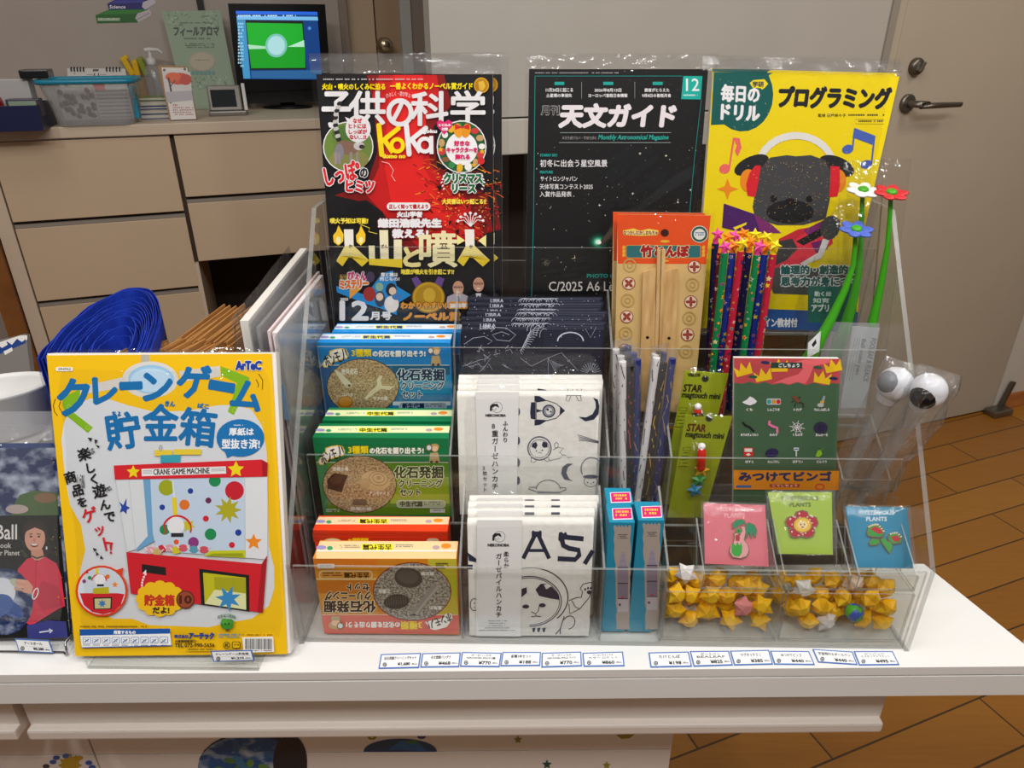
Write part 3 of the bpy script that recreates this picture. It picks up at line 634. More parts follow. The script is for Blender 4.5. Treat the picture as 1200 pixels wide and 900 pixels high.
# ---- yellow programming workbook
PL3 = vpl(.825, 6, .262, -.3)
Q3 = quad(PL3, (836, 84), (1054, 89.5), (1031.5, 188), (824, 251), zb4)
def workbook(a):
    r = random.Random(9); G = '#0d5a55'; K = '#434345'
    a.zoom(820, 60, 4.615)
    a.poly([(76, 112), (396, 117)]+[(240+156*math.cos(t/10), 150+1.82*156*math.sin(t/10)) if 0 else (230+168*math.cos(t), 235+200*math.sin(t)) for t in [x/8*2.2 for x in range(-2, 9)]]+[(60, 400)], G)
    a.txt('毎日の', 118, 186, 322, 274, WHITE, 4, 3).txt('ドリル', 118, 294, 322, 372, WHITE, 5, 3)
    a.poly([(270, 172), (290, 156), (350, 152), (370, 176), (352, 198), (336, 208), (330, 200), (286, 198)], '#f2da1c').txt('学研', 286, 164, 346, 194, K, 1.5)
    a.txt('プログラミング', 430, 196, 1030, 306, '#1d1d24', 7, 0.8, None, 0, .12)
    a.txt('監修 石戸奈々子', 640, 338, 790, 356, '#3a3620', .3).greek(804, 340, 1000, 356, '#4a452a', 3).line([(842, 368), (996, 370), (995, 394), (841, 392)], 1.5, '#4a452a', True).greek(850, 374, 990, 388, '#3a3620', 8)
    # music notes and sparkle
    a.ell(135, 636, 30, 26, '#ee6a62', -20).line([(160, 630), (184, 470)], 10, '#ee6a62').poly([(180, 466), (215, 470), (226, 520), (205, 570), (190, 540), (200, 510)], '#ee6a62')
    a.poly([(836, 414), (950, 458), (944, 510), (826, 466)], '#4a63b5').line([(838, 420), (826, 530)], 9, '#4a63b5').line([(944, 470), (928, 610)], 9, '#4a63b5').ell(800, 530, 32, 24, '#4a63b5', -20).ell(900, 612, 32, 22, '#4a63b5', -20)
    a.star(150, 745, 58, '#f08a1d', 4, .36)
    # dog wearing headphones
    a.poly([(300, 620)]+[(520+222*math.cos(math.radians(180+t)), 635+198*math.sin(math.radians(180+t))) for t in range(0, 181, 12)]+[(712, 620)]+[(520+186*math.cos(math.radians(-t)), 635+160*math.sin(math.radians(-t))) for t in range(6, 175, 12)], '#e6e3de')
    a.ell(280, 615, 100, 46, '#232326', -24).ell(740, 620, 100, 50, '#232326', 22)
    a.ell(262, 700, 44, 62, '#f08a1d').ell(748, 700, 44, 62, '#f08a1d')
    dog = [(322, 640), (380, 575), (470, 562), (520, 568), (600, 562), (680, 590), (706, 650), (704, 800), (680, 905), (560, 940), (420, 940), (300, 905), (286, 840)]
    a.poly(dog, K).poly([(300, 618), (330, 618), (318, 700), (300, 788), (258, 782), (250, 720), (268, 660)], '#da2130').poly([(706, 620), (756, 624), (758, 720), (744, 785), (700, 790), (706, 700)], '#da2130')
    a.zoom(820, 220, 4.615)
    a.poly([(130, 85), (290, 140), (330, 240), (180, 230), (120, 215)], '#4a1d63').poly([(290, 140), (390, 200), (440, 245), (330, 245)], '#7a2a6a').poly([(180, 215), (255, 186), (250, 200), (190, 228)], '#f2da1c')
    a.poly([(420, 280), (530, 225), (640, 205), (760, 170), (730, 260), (600, 300), (560, 420), (420, 430)], '#c82a3a').poly([(400, 380), (540, 260), (700, 170), (720, 300), (640, 360), (520, 420), (400, 520)], '#dd3346').poly([(560, 230), (680, 170), (730, 160), (700, 215), (590, 262)], '#7b2a6c').poly([(600, 300), (700, 270), (690, 330), (640, 370)], '#6d2468')
    a.poly([(420, 290), (500, 275), (530, 330), (470, 390), (410, 420), (380, 340)], '#3a3a3c').poly([(520, 290), (660, 215), (690, 245), (560, 312)], '#1e1e20').ell(705, 215, 52, 66, K, 20)
    a.poly([(560, 420), (660, 380), (700, 285), (665, 275), (640, 350), (540, 410)], '#dedad6')
    a.ell(488, 130, 128, 64, '#1b1b1d').ell(488, 82, 34, 26, '#121214').ell(398, 60, 19, 19, '#141416').ell(592, 62, 19, 19, '#141416').line([(370, 160), (430, 172), (488, 140), (550, 172), (610, 158)], 5, '#0c0c0d')
    a.poly([(390, 430), (850, 440), (850, 600), (400, 572), (370, 500)], '#4b4a4a')
    a.zoom(820, 60, 4.615); a.dots([(r.uniform(300, 700), r.uniform(590, 1130), r.uniform(1, 2.4)) for i in range(260)], '#c49a4a').dots([(r.uniform(80, 1000), r.uniform(130, 880), r.uniform(1, 2.2)) for i in range(260)], '#fff0a0').dots([(r.uniform(560, 960), r.uniform(900, 1180), r.uniform(1, 2)) for i in range(90)], '#cfc6ba')
    a.zoom(820, 220, 4.615)
    a.txt('論理的・創造的な', 440, 420, 850, 466, G, 3, 0, WHITE, 5).txt('思考力が身につく', 440, 482, 850, 530, G, 3, 0, WHITE, 5)
    a.poly([(380, 572), (860, 590), (855, 672), (362, 655)], '#f0d400').poly([(362, 655), (855, 672), (845, 780), (345, 764)], '#28549c').txt('オンライン教材付', 240, 706, 526, 752, WHITE, 2)
    a.poly([(586, 530), (850, 536), (842, 735), (582, 728)], '#17695c').ring(0, 0, 1, 1, .1, G).txt('動く絵', 620, 560, 710, 586, '#dfeee8', .8).txt('知育', 612, 596, 700, 622, '#dfeee8', .8).txt('アプリ', 604, 630, 696, 668, '#eef6f0', 2)
R3 = publication('workbook', 'yellow programming workbook with a dog in red headphones on the cover, front copy', PL3, Q3, workbook, .004, '#f0d500', 'book', bagkw=dict(mt=.014, seed=5, ml=.012, mr=.004))
dup(R3, V((.0005, .0085, .003)), 'yellow programming workbook behind the front dog copy, its top edge showing')
# ================================================================== left column: fossil digging kits
def carton(label, pl, x0, x1, ztop, zbot, depth, px_l, px_r, body, top, art_front, art_top, group, yref):
    """px_l, px_r: where the two upper front corners sit in the photograph; the carton runs straight back"""
    A_, B_ = on(pl, *px_l), on(pl, *px_r)
    x0, x1 = A_.x, B_.x; y = pl[0].y
    zt = (A_.z+B_.z)/2
    root = thing('fossil_kit_box', ((x0+x1)/2, y, zbot), label, 'box', group)
    mb = MB(); mb.bx(x0, x1, y, y+depth, zbot, zt, P(body, .35), .0006)
    if art_front: art_front(Art(mb, pl, rough=.35, k0=3))
    if art_top: art_top(Art(mb, hpl(zt), rough=.35, k0=3))
    mb.build('carton', root)
    # tuck flap line of the lid
    MB().bx(x0+.001, x1-.001, y-.0003, y+.0002, zt-.0094, zt-.009, P(top, .4)).build('lid_flap', root)
    return root
SAND = procedural('sand_print', 'noise', '#8f7350', '#d3b88c', 420, .45, (1, 1, 1), 0, .38, .6)
SANDG = procedural('grey_sand_print', 'noise', '#5c5850', '#bdb6a6', 420, .45, (1, 1, 1), 0, .38, .6)
def kit_top(era, ink, base2, band, y0, y1, x0, x1):
    """print on the lid: pale strip with lettering, coloured strip in front; y0,y1,x0,x1 in photo pixels of the lid"""
    def f(a):
        w = x1-x0; h = y1-y0
        vx = lambda x, y: x+(614-x)*(y1-y)/(y1-44)          # the lid runs straight back
        ym = y1-h*.42; a.poly([(vx(x0, y0)+.3, y0+.3), (vx(x1, y0)-.3, y0+.3), (vx(x1, ym)-.2, ym), (vx(x0, ym)+.2, ym)], band)
        a.greek(x0+w*.19, y0+h*.22, x0+w*.33, y0+h*.42, '#6c6a66', 5, 2)
        a.rrect(x0+w*.34, y0+h*.16, x0+w*.56, y0+h*.52, 1, '#f5e52a').txt(era, x0+w*.35, y0+h*.2, x0+w*.55, y0+h*.5, ink, .25, 180 if base2 else 0)
        a.greek(x0+w*.58, y0+h*.2, x0+w*.70, y0+h*.38, '#5f6470', 6, 2)
        a.ell(x0+w*.06, y0+h*.36, w*.035, h*.12, '#9b93c4').ell(x0+w*.12, y0+h*.4, w*.02, h*.12, '#3f9a6a').ell(x0+w*.86, y0+h*.36, w*.025, h*.12, '#b9a0a0').ell(x0+w*.93, y0+h*.28, w*.035, h*.14, '#f08c24')
    return f
def kit_front(base, g0, sky, fossils, sand, era, textc, oc):
    def f(a):
        # a drawn in the zoom frame of the green kit (340,480,5.4545)
        a.poly([(145, 190), (1008, 190), (1022, 672), (215, 672)], g0)
        el = lambda y: 146+70*(y-190)/482
        er = lambda y: 1007+14*(y-190)/482
        for x0, x1, y0, y1, c in sky:
            xl = [el(y)+1 if x0 < 200 else x0 for y in (y0, y1)]; xr_ = [er(y) if x1 > 900 else x1 for y in (y0, y1)]
            a.poly([(xl[0], y0), (xr_[0], y0), (xr_[1], y1), (xl[1], y1)], c)
        a.poly([(145, 190), (1008, 190), (1012, 335), (168, 335)], base)
        a.rect(168, 335, 1011, 339, '#e8eee0')
        a.ell(444, 478, 238, 186, '#3a2a1c').ell(444, 478, 233, 181, sand)
        r = random.Random(11)
        a.dots([(444+215*q*math.cos(t), 478+165*q*math.sin(t), r.uniform(2, 4)) for q, t in [(math.sqrt(r.random()), r.uniform(0, 6.28)) for i in range(170)]], '#5a4632')
        fossils(a)
        a.poly([(178, 330), (200, 290), (225, 265), (225, 245), (260, 232), (300, 226), (335, 232), (352, 262), (350, 290), (320, 300), (250, 320), (215, 352), (190, 352)], '#f0c84a').poly([(184, 328), (206, 294), (231, 268), (233, 250), (264, 238), (300, 232), (330, 238), (345, 262), (342, 284), (312, 294), (246, 314), (212, 346), (194, 346)], '#fbf6ea')
        a.txt('ホンモノ!', 190, 250, 345, 326, '#1c1a1a', 2, -22)
        a.txt('3種類', 372, 232, 500, 280, '#ffe21a', 1.5).txt('の化石を掘り出そう!', 510, 242, 852, 280, '#fbf8f0', 2.5, 0, base, 2)
        # little explorer
        a.ell(925, 236, 28, 20, '#c9a46a').ell(926, 250, 20, 18, '#efc9a0').poly([(895, 276), (945, 272), (958, 330), (890, 332)], '#c3a878').ring(888, 242, 18, 20, 6, '#8a5f3a').ell(888, 242, 14, 16, '#dfe9ee').rect(896, 325, 912, 340, '#5a3a28').rect(930, 325, 946, 340, '#5a3a28')
        a.txt('化石発掘', 668, 362, 976, 436, textc, 3.2, 0, oc, 5).txt('クリーニング', 694, 446, 974, 494, textc, 2, 0, oc, 4).txt('セット', 702, 504, 834, 550, textc, 2, 0, oc, 4)
        a.rrect(680, 576, 994, 626, 24, '#dfe3d6').rrect(684, 580, 990, 622, 20, '#aebd9a' if era == '中生代篇' else '#9fb2c8' if era == '新生代篇' else '#e0a648').txt(era, 704, 584, 846, 616, textc, 2).greek(858, 586, 960, 612, '#5d6658', 5, 2)
        a.rect(894, 632, 990, 656, '#d9dcd6').greek(904, 638, 980, 650, '#77777a', 2).greek(232, 632, 316, 656, '#e9e9e0', 3, 2)
    return f
def fos_green(a):
    a.poly([(236, 450), (280, 405), (372, 420), (350, 470), (330, 530), (240, 505)], '#4c3226').poly([(250, 450), (290, 415), (350, 425), (320, 470), (270, 480)], '#5d4130')
    a.ell(545, 455, 92, 64, '#d6ba8c', 10).ell(480, 470, 36, 34, '#c7aa7c').ring(565, 440, 60, 44, 5, '#a58557', 10).ring(565, 438, 38, 28, 5, '#a58557', 10).ell(566, 436, 16, 12, '#b9976a')
    a.rrect(400, 572, 490, 612, 12, '#6f5442').txt('恐竜の骨', 272, 366, 372, 392, '#f2ede0', 1).txt('アンモナイト', 506, 524, 634, 546, '#f2ede0', 1).txt('恐竜の歯', 386, 622, 520, 644, '#f2ede0', 1)
def fos_blue(a):
    a.poly([(255, 365), (300, 385), (372, 460), (372, 480), (340, 486), (300, 440)], '#e6dcc0').ell(350, 472, 20, 14, '#d9ccab').ell(356, 470, 9, 8, '#3c3022')
    a.poly([(575, 405), (560, 440), (570, 470), (640, 475), (660, 468), (620, 500), (560, 492), (470, 560), (455, 556), (490, 510), (538, 470), (536, 430), (552, 405)], '#e8dcb8').poly([(540, 480), (470, 556), (500, 520)], '#c9ad78')
    a.ell(330, 580, 52, 42, '#b9741f').ell(330, 574, 42, 30, '#d9952e').txt('巻貝化石', 306, 360, 410, 396, '#f2ede0', 1).txt('サメの歯', 512, 540, 606, 566, '#f2ede0', 1).txt('コハク', 310, 520, 380, 540, '#f2ede0', 1)
def box_at(label, group, col, dz_px, front_art, top_art, pl, l, r, depth, zbot, k):
    return carton(label, pl, 0, 0, 0, zbot, depth, l, r, col[0], col[1], front_art, top_art, group, 0)
GRP = 'fossil digging kit boxes in the left column'
# green pair on the second step
PLG = vpl(.661, 0, 0); zb = Zw(FZ[1])+.0005
fg = kit_front('#0c7a48', '#5f8f1f', [(640, 1020, 335, 430, '#4f8a1c'), (640, 1020, 430, 540, '#86a81e'), (640, 1020, 540, 600, '#9fba3a'), (150, 240, 335, 672, '#3f8a58')], fos_green, SAND, '中生代篇', '#1c3a20', '#e6f0c8')
def zf(fn, dx=0, dy=0, s=5.4545, ox=340, oy=480):
    return lambda a: fn(a.zoom(ox+dx, oy+dy, s))
g1 = box_at('green fossil digging kit box, front one of the pair, ammonite and bone in sand', GRP, ('#0b7a46', '#0a6a3c'), 0, zf(fg), kit_top('中生代篇', '#2c3a1a', 0, '#e6ecb4', 499, 513, 366, 525), PLG, (366, 513), (525, 513), .031, zb, 0)
g2 = dup(g1, V((0.001, .038, 0)), 'green fossil digging kit box behind the other green one, only its lid showing')
# blue pair on the third step
PLB = vpl(.748, 0, 0); zb = Zw(FZ[2])+.0005
fb = kit_front('#1583c9', '#1d6fa8', [(640, 1020, 335, 400, '#0f5f86'), (640, 1020, 400, 520, '#2391c4'), (640, 1020, 520, 575, '#1b7bb4'), (640, 1020, 575, 600, '#d8e8ee'), (640, 1020, 600, 672, '#2a86b8'), (150, 240, 335, 672, '#2f5f96')], fos_blue, SAND, '新生代篇', '#142a52', '#d8ecf4')
bl1 = box_at('blue fossil digging kit box, front one of the pair, seashell and shark tooth in sand', GRP, ('#1b8fdc', '#1578bc'), 0, zf(fb, 0, 0, 5.58, 345.6, 367.5), kit_top('新生代篇', '#24406a', 0, '#dfe8ee', 391.2, 402, 371, 527.5), PLB, (371, 402), (527.5, 402), .030, zb, 0)
dup(bl1, V((.0095, .0318, 0)), 'blue fossil digging kit box behind the other blue one, shifted toward the dark cloths')
# orange pair in the bottom step, the front one upside down
PLO = vpl(.5705, 0, 0); zb = Zw(FZ[0])+.0005
def f_orange(a):
    a.zoom(340, 600, 5.4545)
    a.poly([(148, 300), (1062, 300), (1076, 776), (218, 776)], '#d98a22')
    for y0, y1, c in ((300, 345, '#dd7d24'), (345, 420, '#e0952a'), (420, 436, '#f0c878'), (436, 520, '#cf7a1c'), (520, 600, '#e2a040'), (600, 660, '#d99c3a')): a.poly([(148+(y0-300)*.15, y0), (560, y0), (560, y1), (148+(y1-300)*.15, y1)], c)
    for y0, y1, c in ((300, 400, '#cdc23a'), (400, 540, '#b9bb2c'), (540, 660, '#cbb83a')): a.poly([(880, y0), (1063+(y0-300)*.03, y0), (1064+(y1-300)*.03, y1), (880, y1)], c)
    a.poly([(202, 658), (1074, 656), (1077, 776), (218, 776)], '#e0604a').rect(202, 655, 1070, 659, '#f4d9c0')
    a.ell(780, 508, 252, 188, '#8c1f1a').ell(780, 508, 246, 182, SANDG)
    r = random.Random(5); a.dots([(780+230*q*math.cos(t), 508+168*q*math.sin(t), r.uniform(2, 4)) for q, t in [(math.sqrt(r.random()), r.uniform(0, 6.28)) for i in range(170)]], '#4b4842')
    a.ell(756, 420, 90, 64, '#4a4642', 8).ell(752, 412, 70, 46, '#5d5852', 8)
    a.ell(680, 572, 82, 48, '#3f3a36', -6)
    for i in range(9): a.line([(615+i*15, 545-i*1), (620+i*15, 600-i*2)], 4, '#6a645c')
    a.line([(790, 650), (940, 460)], 44, '#97928a').line([(800, 655), (950, 468)], 14, '#b1aca2').ell(792, 655, 14, 6, '#3a3632')
    a.txt('腕足類', 838, 382, 920, 404, '#efece6', 1, 180).txt('三葉虫', 566, 492, 640, 518, '#efece6', 1, 180).txt('直角石', 890, 600, 970, 622, '#efece6', 1, 180)
    a.rrect(184, 372, 528, 428, 26, '#f0dcae').rrect(190, 378, 522, 422, 22, '#dd9a40').txt('古生代篇', 346, 386, 504, 418, '#3a2410', 2, 180).greek(210, 384, 336, 414, '#5a3a20', 4, 2)
    a.txt('セット', 362, 454, 508, 500, '#33201a', 2.5, 180, '#f2e2b8', 4).txt('クリーニング', 224, 506, 516, 560, '#33201a', 2.5, 180, '#f2e2b8', 4).txt('化石発掘', 220, 566, 546, 638, '#33201a', 3.2, 180, '#f4e6c4', 5)
    a.txt('の化石を掘り出そう!', 360, 700, 702, 736, '#fbf8f0', 2, 180).txt('3種類', 708, 696, 842, 746, '#ffe21a', 1.5, 180)
    a.poly([(862, 700), (900, 745), (930, 752), (1000, 732), (1040, 680), (1030, 645), (1000, 645), (960, 680), (900, 690)], '#fbf6ea').txt('ホンモノ!', 880, 668, 1036, 722, '#1c1a1a', 2, 160)
    a.rect(176, 328, 284, 358, '#e6e2da').greek(190, 336, 270, 350, '#777', 3).greek(932, 322, 1020, 364, '#3f3a20', 3, 3)
    a.ell(292, 720, 46, 26, '#c9a46a').ell(292, 705, 28, 20, '#efc9a0').poly([(262, 690), (325, 690), (318, 662), (266, 662)], '#c3a878').ring(322, 724, 20, 20, 6, '#8a5f3a').ell(322, 724, 15, 15, '#dfe9ee')
def t_orange(a):
    kit_top('古生代篇', '#3a2410', 1, '#f2cf9c', 634, 655, 366.5, 534.5)(a); a.rect(370.5, 646.5, 534.8, 654.8, '#f0c890').rect(371, 644.8, 534.8, 646.4, '#f4ece0')
o1 = box_at('orange fossil digging kit box standing upside down, front one of the pair, grey fossils', GRP, ('#e98a3a', '#e9b47a'), 0, f_orange, t_orange, PLO, (366.5, 655), (534.5, 655), .029, zb, 0)
PLO2 = vpl(.6165, 0, 0)
def f_or2(a):
    a.zoom(340, 600, 5.4545); a.poly([(142, 132), (1006, 132), (1010, 190), (150, 190)], '#cf3a1c').ell(270, 190, 60, 24, '#f0c84a').ell(272, 190, 54, 18, '#fbf6ea').txt('3種類', 372, 168, 500, 214, '#ffe21a', 3).ell(912, 184, 40, 20, '#d9c9a8')
o2 = box_at('orange red fossil digging kit box standing upright behind the upside down one', GRP, ('#e8401a', '#d8381a'), 0, f_or2, lambda a: (kit_top('古生代篇', '#3a2410', 1, '#f2cfa4', 605.5, 621, 366.5, 524.5)(a)), PLO2, (366.5, 622), (524.5, 621.5), .026, zb, 0)

# ================================================================== middle column: cloths
NAVY = procedural('navy_cotton', 'noise', '#0e1024', '#15172e', 90, .75)
CREAMC = procedural('white_gauze', 'noise', '#dedbd4', '#e6e3dc', 130, .85, (1, 1, 1), .25)
LINE = '#d3d6e6'
def folded(mb, pl, l, r, zbot, th, mat, lean=0):
    """a folded cloth standing on edge: rounded top fold"""
    A_, B_ = on(pl, *l), on(pl, *r); n = pl[1]; zbot = zbot+th*abs(n.z); up = V((0, -n.z*n.y/abs(n.y), abs(n.y))); up = V((1, 0, 0)).cross(n)*-1
    if up.z < 0: up = -up
    h = (A_.z-zbot)/up.z; N = 8; vs = []; m = (n*-1)
    for base in (A_, B_):
        pr = [base-up*h]
        pr += [base - up*th/2 + up*th/2*math.sin(a) + m*(th/2)*(1-math.cos(a)) for a in [math.pi*i/N for i in range(N+1)]]
        pr += [base-up*h+m*th]; vs.append(pr)
    k = len(vs[0]); V_ = vs[0]+vs[1]
    mb.add(V_, [[i, i+k, i+1+k, i+1] for i in range(k-1)], mat, True); mb.add(V_, [list(range(k))[::-1], list(range(k, 2*k)), [0, k-1, 2*k-1, k]], mat)
    return mb
def zodiac(a, rows=1):
    r = random.Random(2); a.zoom(520, 330, 5.4545)
    a.txt('LIBRA', 232, 280, 326, 304, LINE, .4)
    for i in range(9): a.ring(590-i*8, 330+i*14, 50-i*2, 30, 2.2, LINE, -25, 160, 330, 12)
    for i in range(5): a.ring(560+i*20, 300+i*10, 26, 40, 2, LINE, 10, 150, 300, 10)
    a.line([(300, 320), (330, 292), (400, 296), (460, 340), (420, 380), (340, 372), (310, 340), (370, 320), (420, 340)], 2.2, LINE).line([(130, 400), (190, 360), (260, 350), (310, 380), (280, 400)], 2, LINE)
    a.ring(810, 380, 82, 56, 8, LINE, 0, 180, 360, 14).ring(810, 380, 70, 46, 1.5, NAVY, 0, 180, 360, 14)
    a.line([(975, 290), (938, 358), (905, 300)], 1.6, LINE)
    a.line([(120, 540), (180, 520), (230, 500), (300, 490), (250, 560), (226, 576)], 2, LINE).line([(490, 488), (560, 540), (668, 486), (720, 590)], 1.8, LINE).line([(668, 486), (752, 454), (860, 570)], 1.8, LINE).line([(668, 486), (668, 590)], 1.6, LINE)
    for i in range(8): a.line([(690+i*8, 500+i*5), (712+i*8, 560-i*4)], 1.3, LINE)
    for i in range(11): t = math.radians(190+i*16); a.line([(938+18*math.cos(t), 585+18*math.sin(t)), (938+64*math.cos(t), 580+64*math.sin(t))], 2, LINE)
    for i in range(18): x = r.uniform(130, 420); y = r.uniform(400, 560); a.line([(x, y), (x+r.uniform(-40, 40), y+r.uniform(-30, 30)), (x+r.uniform(-50, 50), y+r.uniform(-30, 30))], 1.6, LINE)
    a.dots([(r.uniform(120, 1000), r.uniform(270, 590), r.uniform(1.5, 3.5)) for i in range(60)], '#d9dcea')
    for y in range(14): a.line([(640, 296+y*11), (1000, 284+y*11)], 1.0, '#4a4d68')
LIBL = ('front of the pack, constellation drawing in view', 'second from the front', 'third from the front', 'fourth from the front', 'fifth from the front', 'sixth from the front', 'at the very back of the pack')
for i in range(7):
    pl = vpl(.7445+.0069*i, 5, FZ[2]); n = pl[1]
    yt = 384 - i*6.2 + (2 if i > 3 else 0); x0 = 541+(0, 0, 0, 6, 8, 9, 9)[i]; x1 = 708+(0, 2, 0, 4, -4, -1, -2)[i]
    zb = Zw(FZ[2])+.0005
    root = thing('bandana', on(pl, (x0+x1)/2, 430), 'folded navy constellation bandana in film, '+LIBL[i], 'bandana', 'navy bandanas on the third step')
    mb = folded(MB(), pl, (x0, yt), (x1, yt), zb, .0062, NAVY)
    a = Art(mb, (pl[0]-n*.0, n), rough=.7, k0=8)
    if i == 0: zodiac(a)
    else:
        a.zoom(0, 0, 1); r = random.Random(i)
        a.txt('LIBRA', x0+22+r.uniform(-1, 4), yt+1.6, x0+40, yt+5.6, LINE, .1)
        for q in range(14): cx = x0+62+q*3+r.uniform(-1, 1); a.ring(cx, yt+5, 5, 4, .5, LINE, r.uniform(-40, 40), 180, 340, 8)
        for q in range(4): a.line([(x0+100, yt+1.5+q*1.6), (x1-3, yt+1.2+q*1.6)], .35, '#6a6d88')
        a.dots([(r.uniform(x0+3, x1-3), yt+r.uniform(1, 6), r.uniform(.3, .6)) for q in range(14)], '#d9dcea')
    mb.build('folded_cloth', root)
    q = [on(pl, x0, 440), on(pl, x1, 440), on(pl, x1, yt), on(pl, x0, yt)]
    dz = (q[0].z-zb-.002); q[0] -= V((0, dz*n.z/abs(n.y), dz)) ; q[1] -= V((0, dz*n.z/abs(n.y), dz))
    film(q, n, .0004, .0062, .004, .008, .003, 0, i+20, .0008, FILM, 8, 10).build('plastic_bag', root)
# ---- gauze handkerchiefs with a rocket (second step)
def cat_face(a, cx, cy, s, c='#22253a'):
    a.ring(cx, cy, 42*s, 36*s, 4*s, c).poly([(cx-30*s, cy-4*s), (cx-24*s, cy-24*s), (cx-6*s, cy-26*s), (cx, cy-12*s), (cx+8*s, cy-26*s), (cx+24*s, cy-24*s), (cx+30*s, cy-2*s), (cx+14*s, cy-8*s), (cx, cy-6*s), (cx-14*s, cy-8*s)], c).ell(cx-10*s, cy+4*s, 3*s, 3*s, c).ell(cx+10*s, cy+4*s, 3*s, 3*s, c).line([(cx-6*s, cy+14*s), (cx, cy+10*s), (cx+6*s, cy+14*s)], 2*s, c)
K2 = '#262a40'
def rocket(a):
    a.zoom(520, 430, 5.4545)
    a.poly([(580, 184), (610, 186), (655, 212), (600, 222), (580, 222)], K2).poly([(580, 375), (580, 340), (600, 340), (655, 346), (615, 370)], K2).poly([(590, 222), (660, 212), (720, 232), (775, 280), (720, 330), (660, 346), (590, 340)], K2).poly([(594, 227), (660, 217), (718, 237), (766, 280), (718, 325), (660, 340), (594, 335)], '#e2dfd8')
    a.poly([(558, 226), (588, 224), (588, 338), (556, 330), (552, 290)], K2).poly([(744, 250), (776, 280), (740, 308)], K2).poly([(590, 268), (636, 280), (590, 292)], K2).ell(672, 282, 42, 42, K2).ell(672, 282, 34, 34, '#8e8f9a').ell(672, 282, 20, 22, '#d9d7d2').ell(664, 272, 8, 8, K2).ell(684, 286, 6, 6, K2)
    a.poly([(955, 196), (985, 208), (994, 250), (990, 300), (960, 336), (905, 348), (862, 318), (910, 322), (950, 302), (972, 262), (970, 224)], K2)
    a.line([(790, 180), (780, 216), (800, 216), (812, 186)], 3, K2).line([(846, 186), (862, 216), (880, 216), (874, 184)], 3, K2).line([(782, 180), (880, 182)], 3, K2)
    a.ring(612, 520, 74, 74, 8, '#5a5d70').ring(612, 522, 62, 58, 3, K2).poly([(566, 490), (590, 478), (600, 500), (588, 524), (562, 510)], K2).poly([(626, 500), (636, 476), (662, 486), (664, 512), (640, 516)], K2).ell(592, 536, 5, 4, K2).ell(630, 532, 5, 4, K2).line([(602, 548), (612, 544), (626, 552)], 2.5, K2)
    a.line([(560, 570), (558, 604), (576, 612), (600, 590)], 3, K2).line([(640, 590), (660, 604), (676, 596), (664, 570)], 3, K2).line([(670, 600), (740, 584), (768, 560)], 3, K2).line([(770, 560), (800, 580), (822, 574)], 5, '#8b8d98').ring(720, 500, 12, 18, 3, K2).line([(700, 530), (728, 512), (766, 520), (740, 545), (760, 562)], 3, K2)
    for i in range(4): a.line([(856+i*3, 432+i*12), (900, 446+i*8), (990, 474+i*4)], 3, K2)
    a.poly([(826, 618), (790, 616), (758, 640), (750, 680), (770, 716), (826, 730), (800, 712), (784, 676), (794, 640)], '#4a4d60')
    a.ring(668, 780, 76, 58, 4, K2, 0, 180, 360).line([(594, 768), (548, 768), (542, 778), (590, 796), (740, 800), (784, 782), (780, 772), (742, 768)], 4, K2).line([(600, 802), (740, 802)], 10, '#8d8f98')
    a.ring(944, 650, 66, 72, 6, '#6c6e80', 0, 150, 330).ell(940, 700, 50, 12, '#5a5d70').ring(940, 730, 44, 34, 3, K2).ell(920, 738, 5, 4, K2).ell(958, 736, 5, 4, K2).line([(934, 748), (942, 744), (950, 748)], 2.5, K2)
    for y in (285, 470, 610, 725): a.ell(474, y, 14, 26, '#4a4d60')
def band8(a):
    a.zoom(520, 430, 5.4545)
    a.ring(340, 258, 34, 34, 3, '#7a7a80').poly([(294, 280), (296, 250), (310, 236), (344, 236), (356, 262), (330, 250), (310, 262), (306, 284)], '#1d1d24').ell(314, 270, 3, 3, '#222').ell(334, 268, 3, 3, '#222').line([(318, 278), (326, 274), (334, 280)], 2, '#222')
    a.txt('NEKONOBA', 268, 302, 396, 318, '#16161a', 1.6)
    a.vtxt('8重ガーゼハンカチ', 328, 354, 786, 44, '#16161a', .8).vtxt('ふんわり', 394, 342, 484, 34, '#16161a', .8).vtxt('2枚セット', 264, 626, 800, 30, '#2a2a2e', .5)
def hanky(label, pl, x0, x1, yt, zb, th, art, bandx, bandart, group, name='handkerchief', seed=1, yb=560):
    n = pl[1]; root = thing(name, on(pl, (x0+x1)/2, yb), label, 'handkerchief', group)
    mb = folded(MB(), pl, (x0, yt), (x1, yt), zb, th, CREAMC); a = Art(mb, pl, rough=.85, k0=10)
    art(a); mb.build('folded_cloth', root)
    mb = MB(); mb.slab(quad((pl[0]+n*.0012, n), (bandx[0], yt-.6), (bandx[1], yt-.6), (bandx[3], yb), (bandx[2], yb), zb+.002), n, .0006, P('#ecebe9', .6)); 
    if bandart: bandart(Art(mb, (pl[0]+n*.0012, n), rough=.6, k0=4))
    mb.build('paper_band', root)
    q = quad(pl, (x0, yt), (x1, yt), (x1-2, yb), (x0+3, yb), zb+.001)
    film(q, n, .0035, th, .006, .010, .006, 0, seed, .0009, FILM, 8, 10).build('plastic_bag', root)
    return root
ROCK = ('front of the pack, rocket in full view', 'behind the front rocket cloth', 'third of the rocket cloths', 'at the back of the rocket cloths')
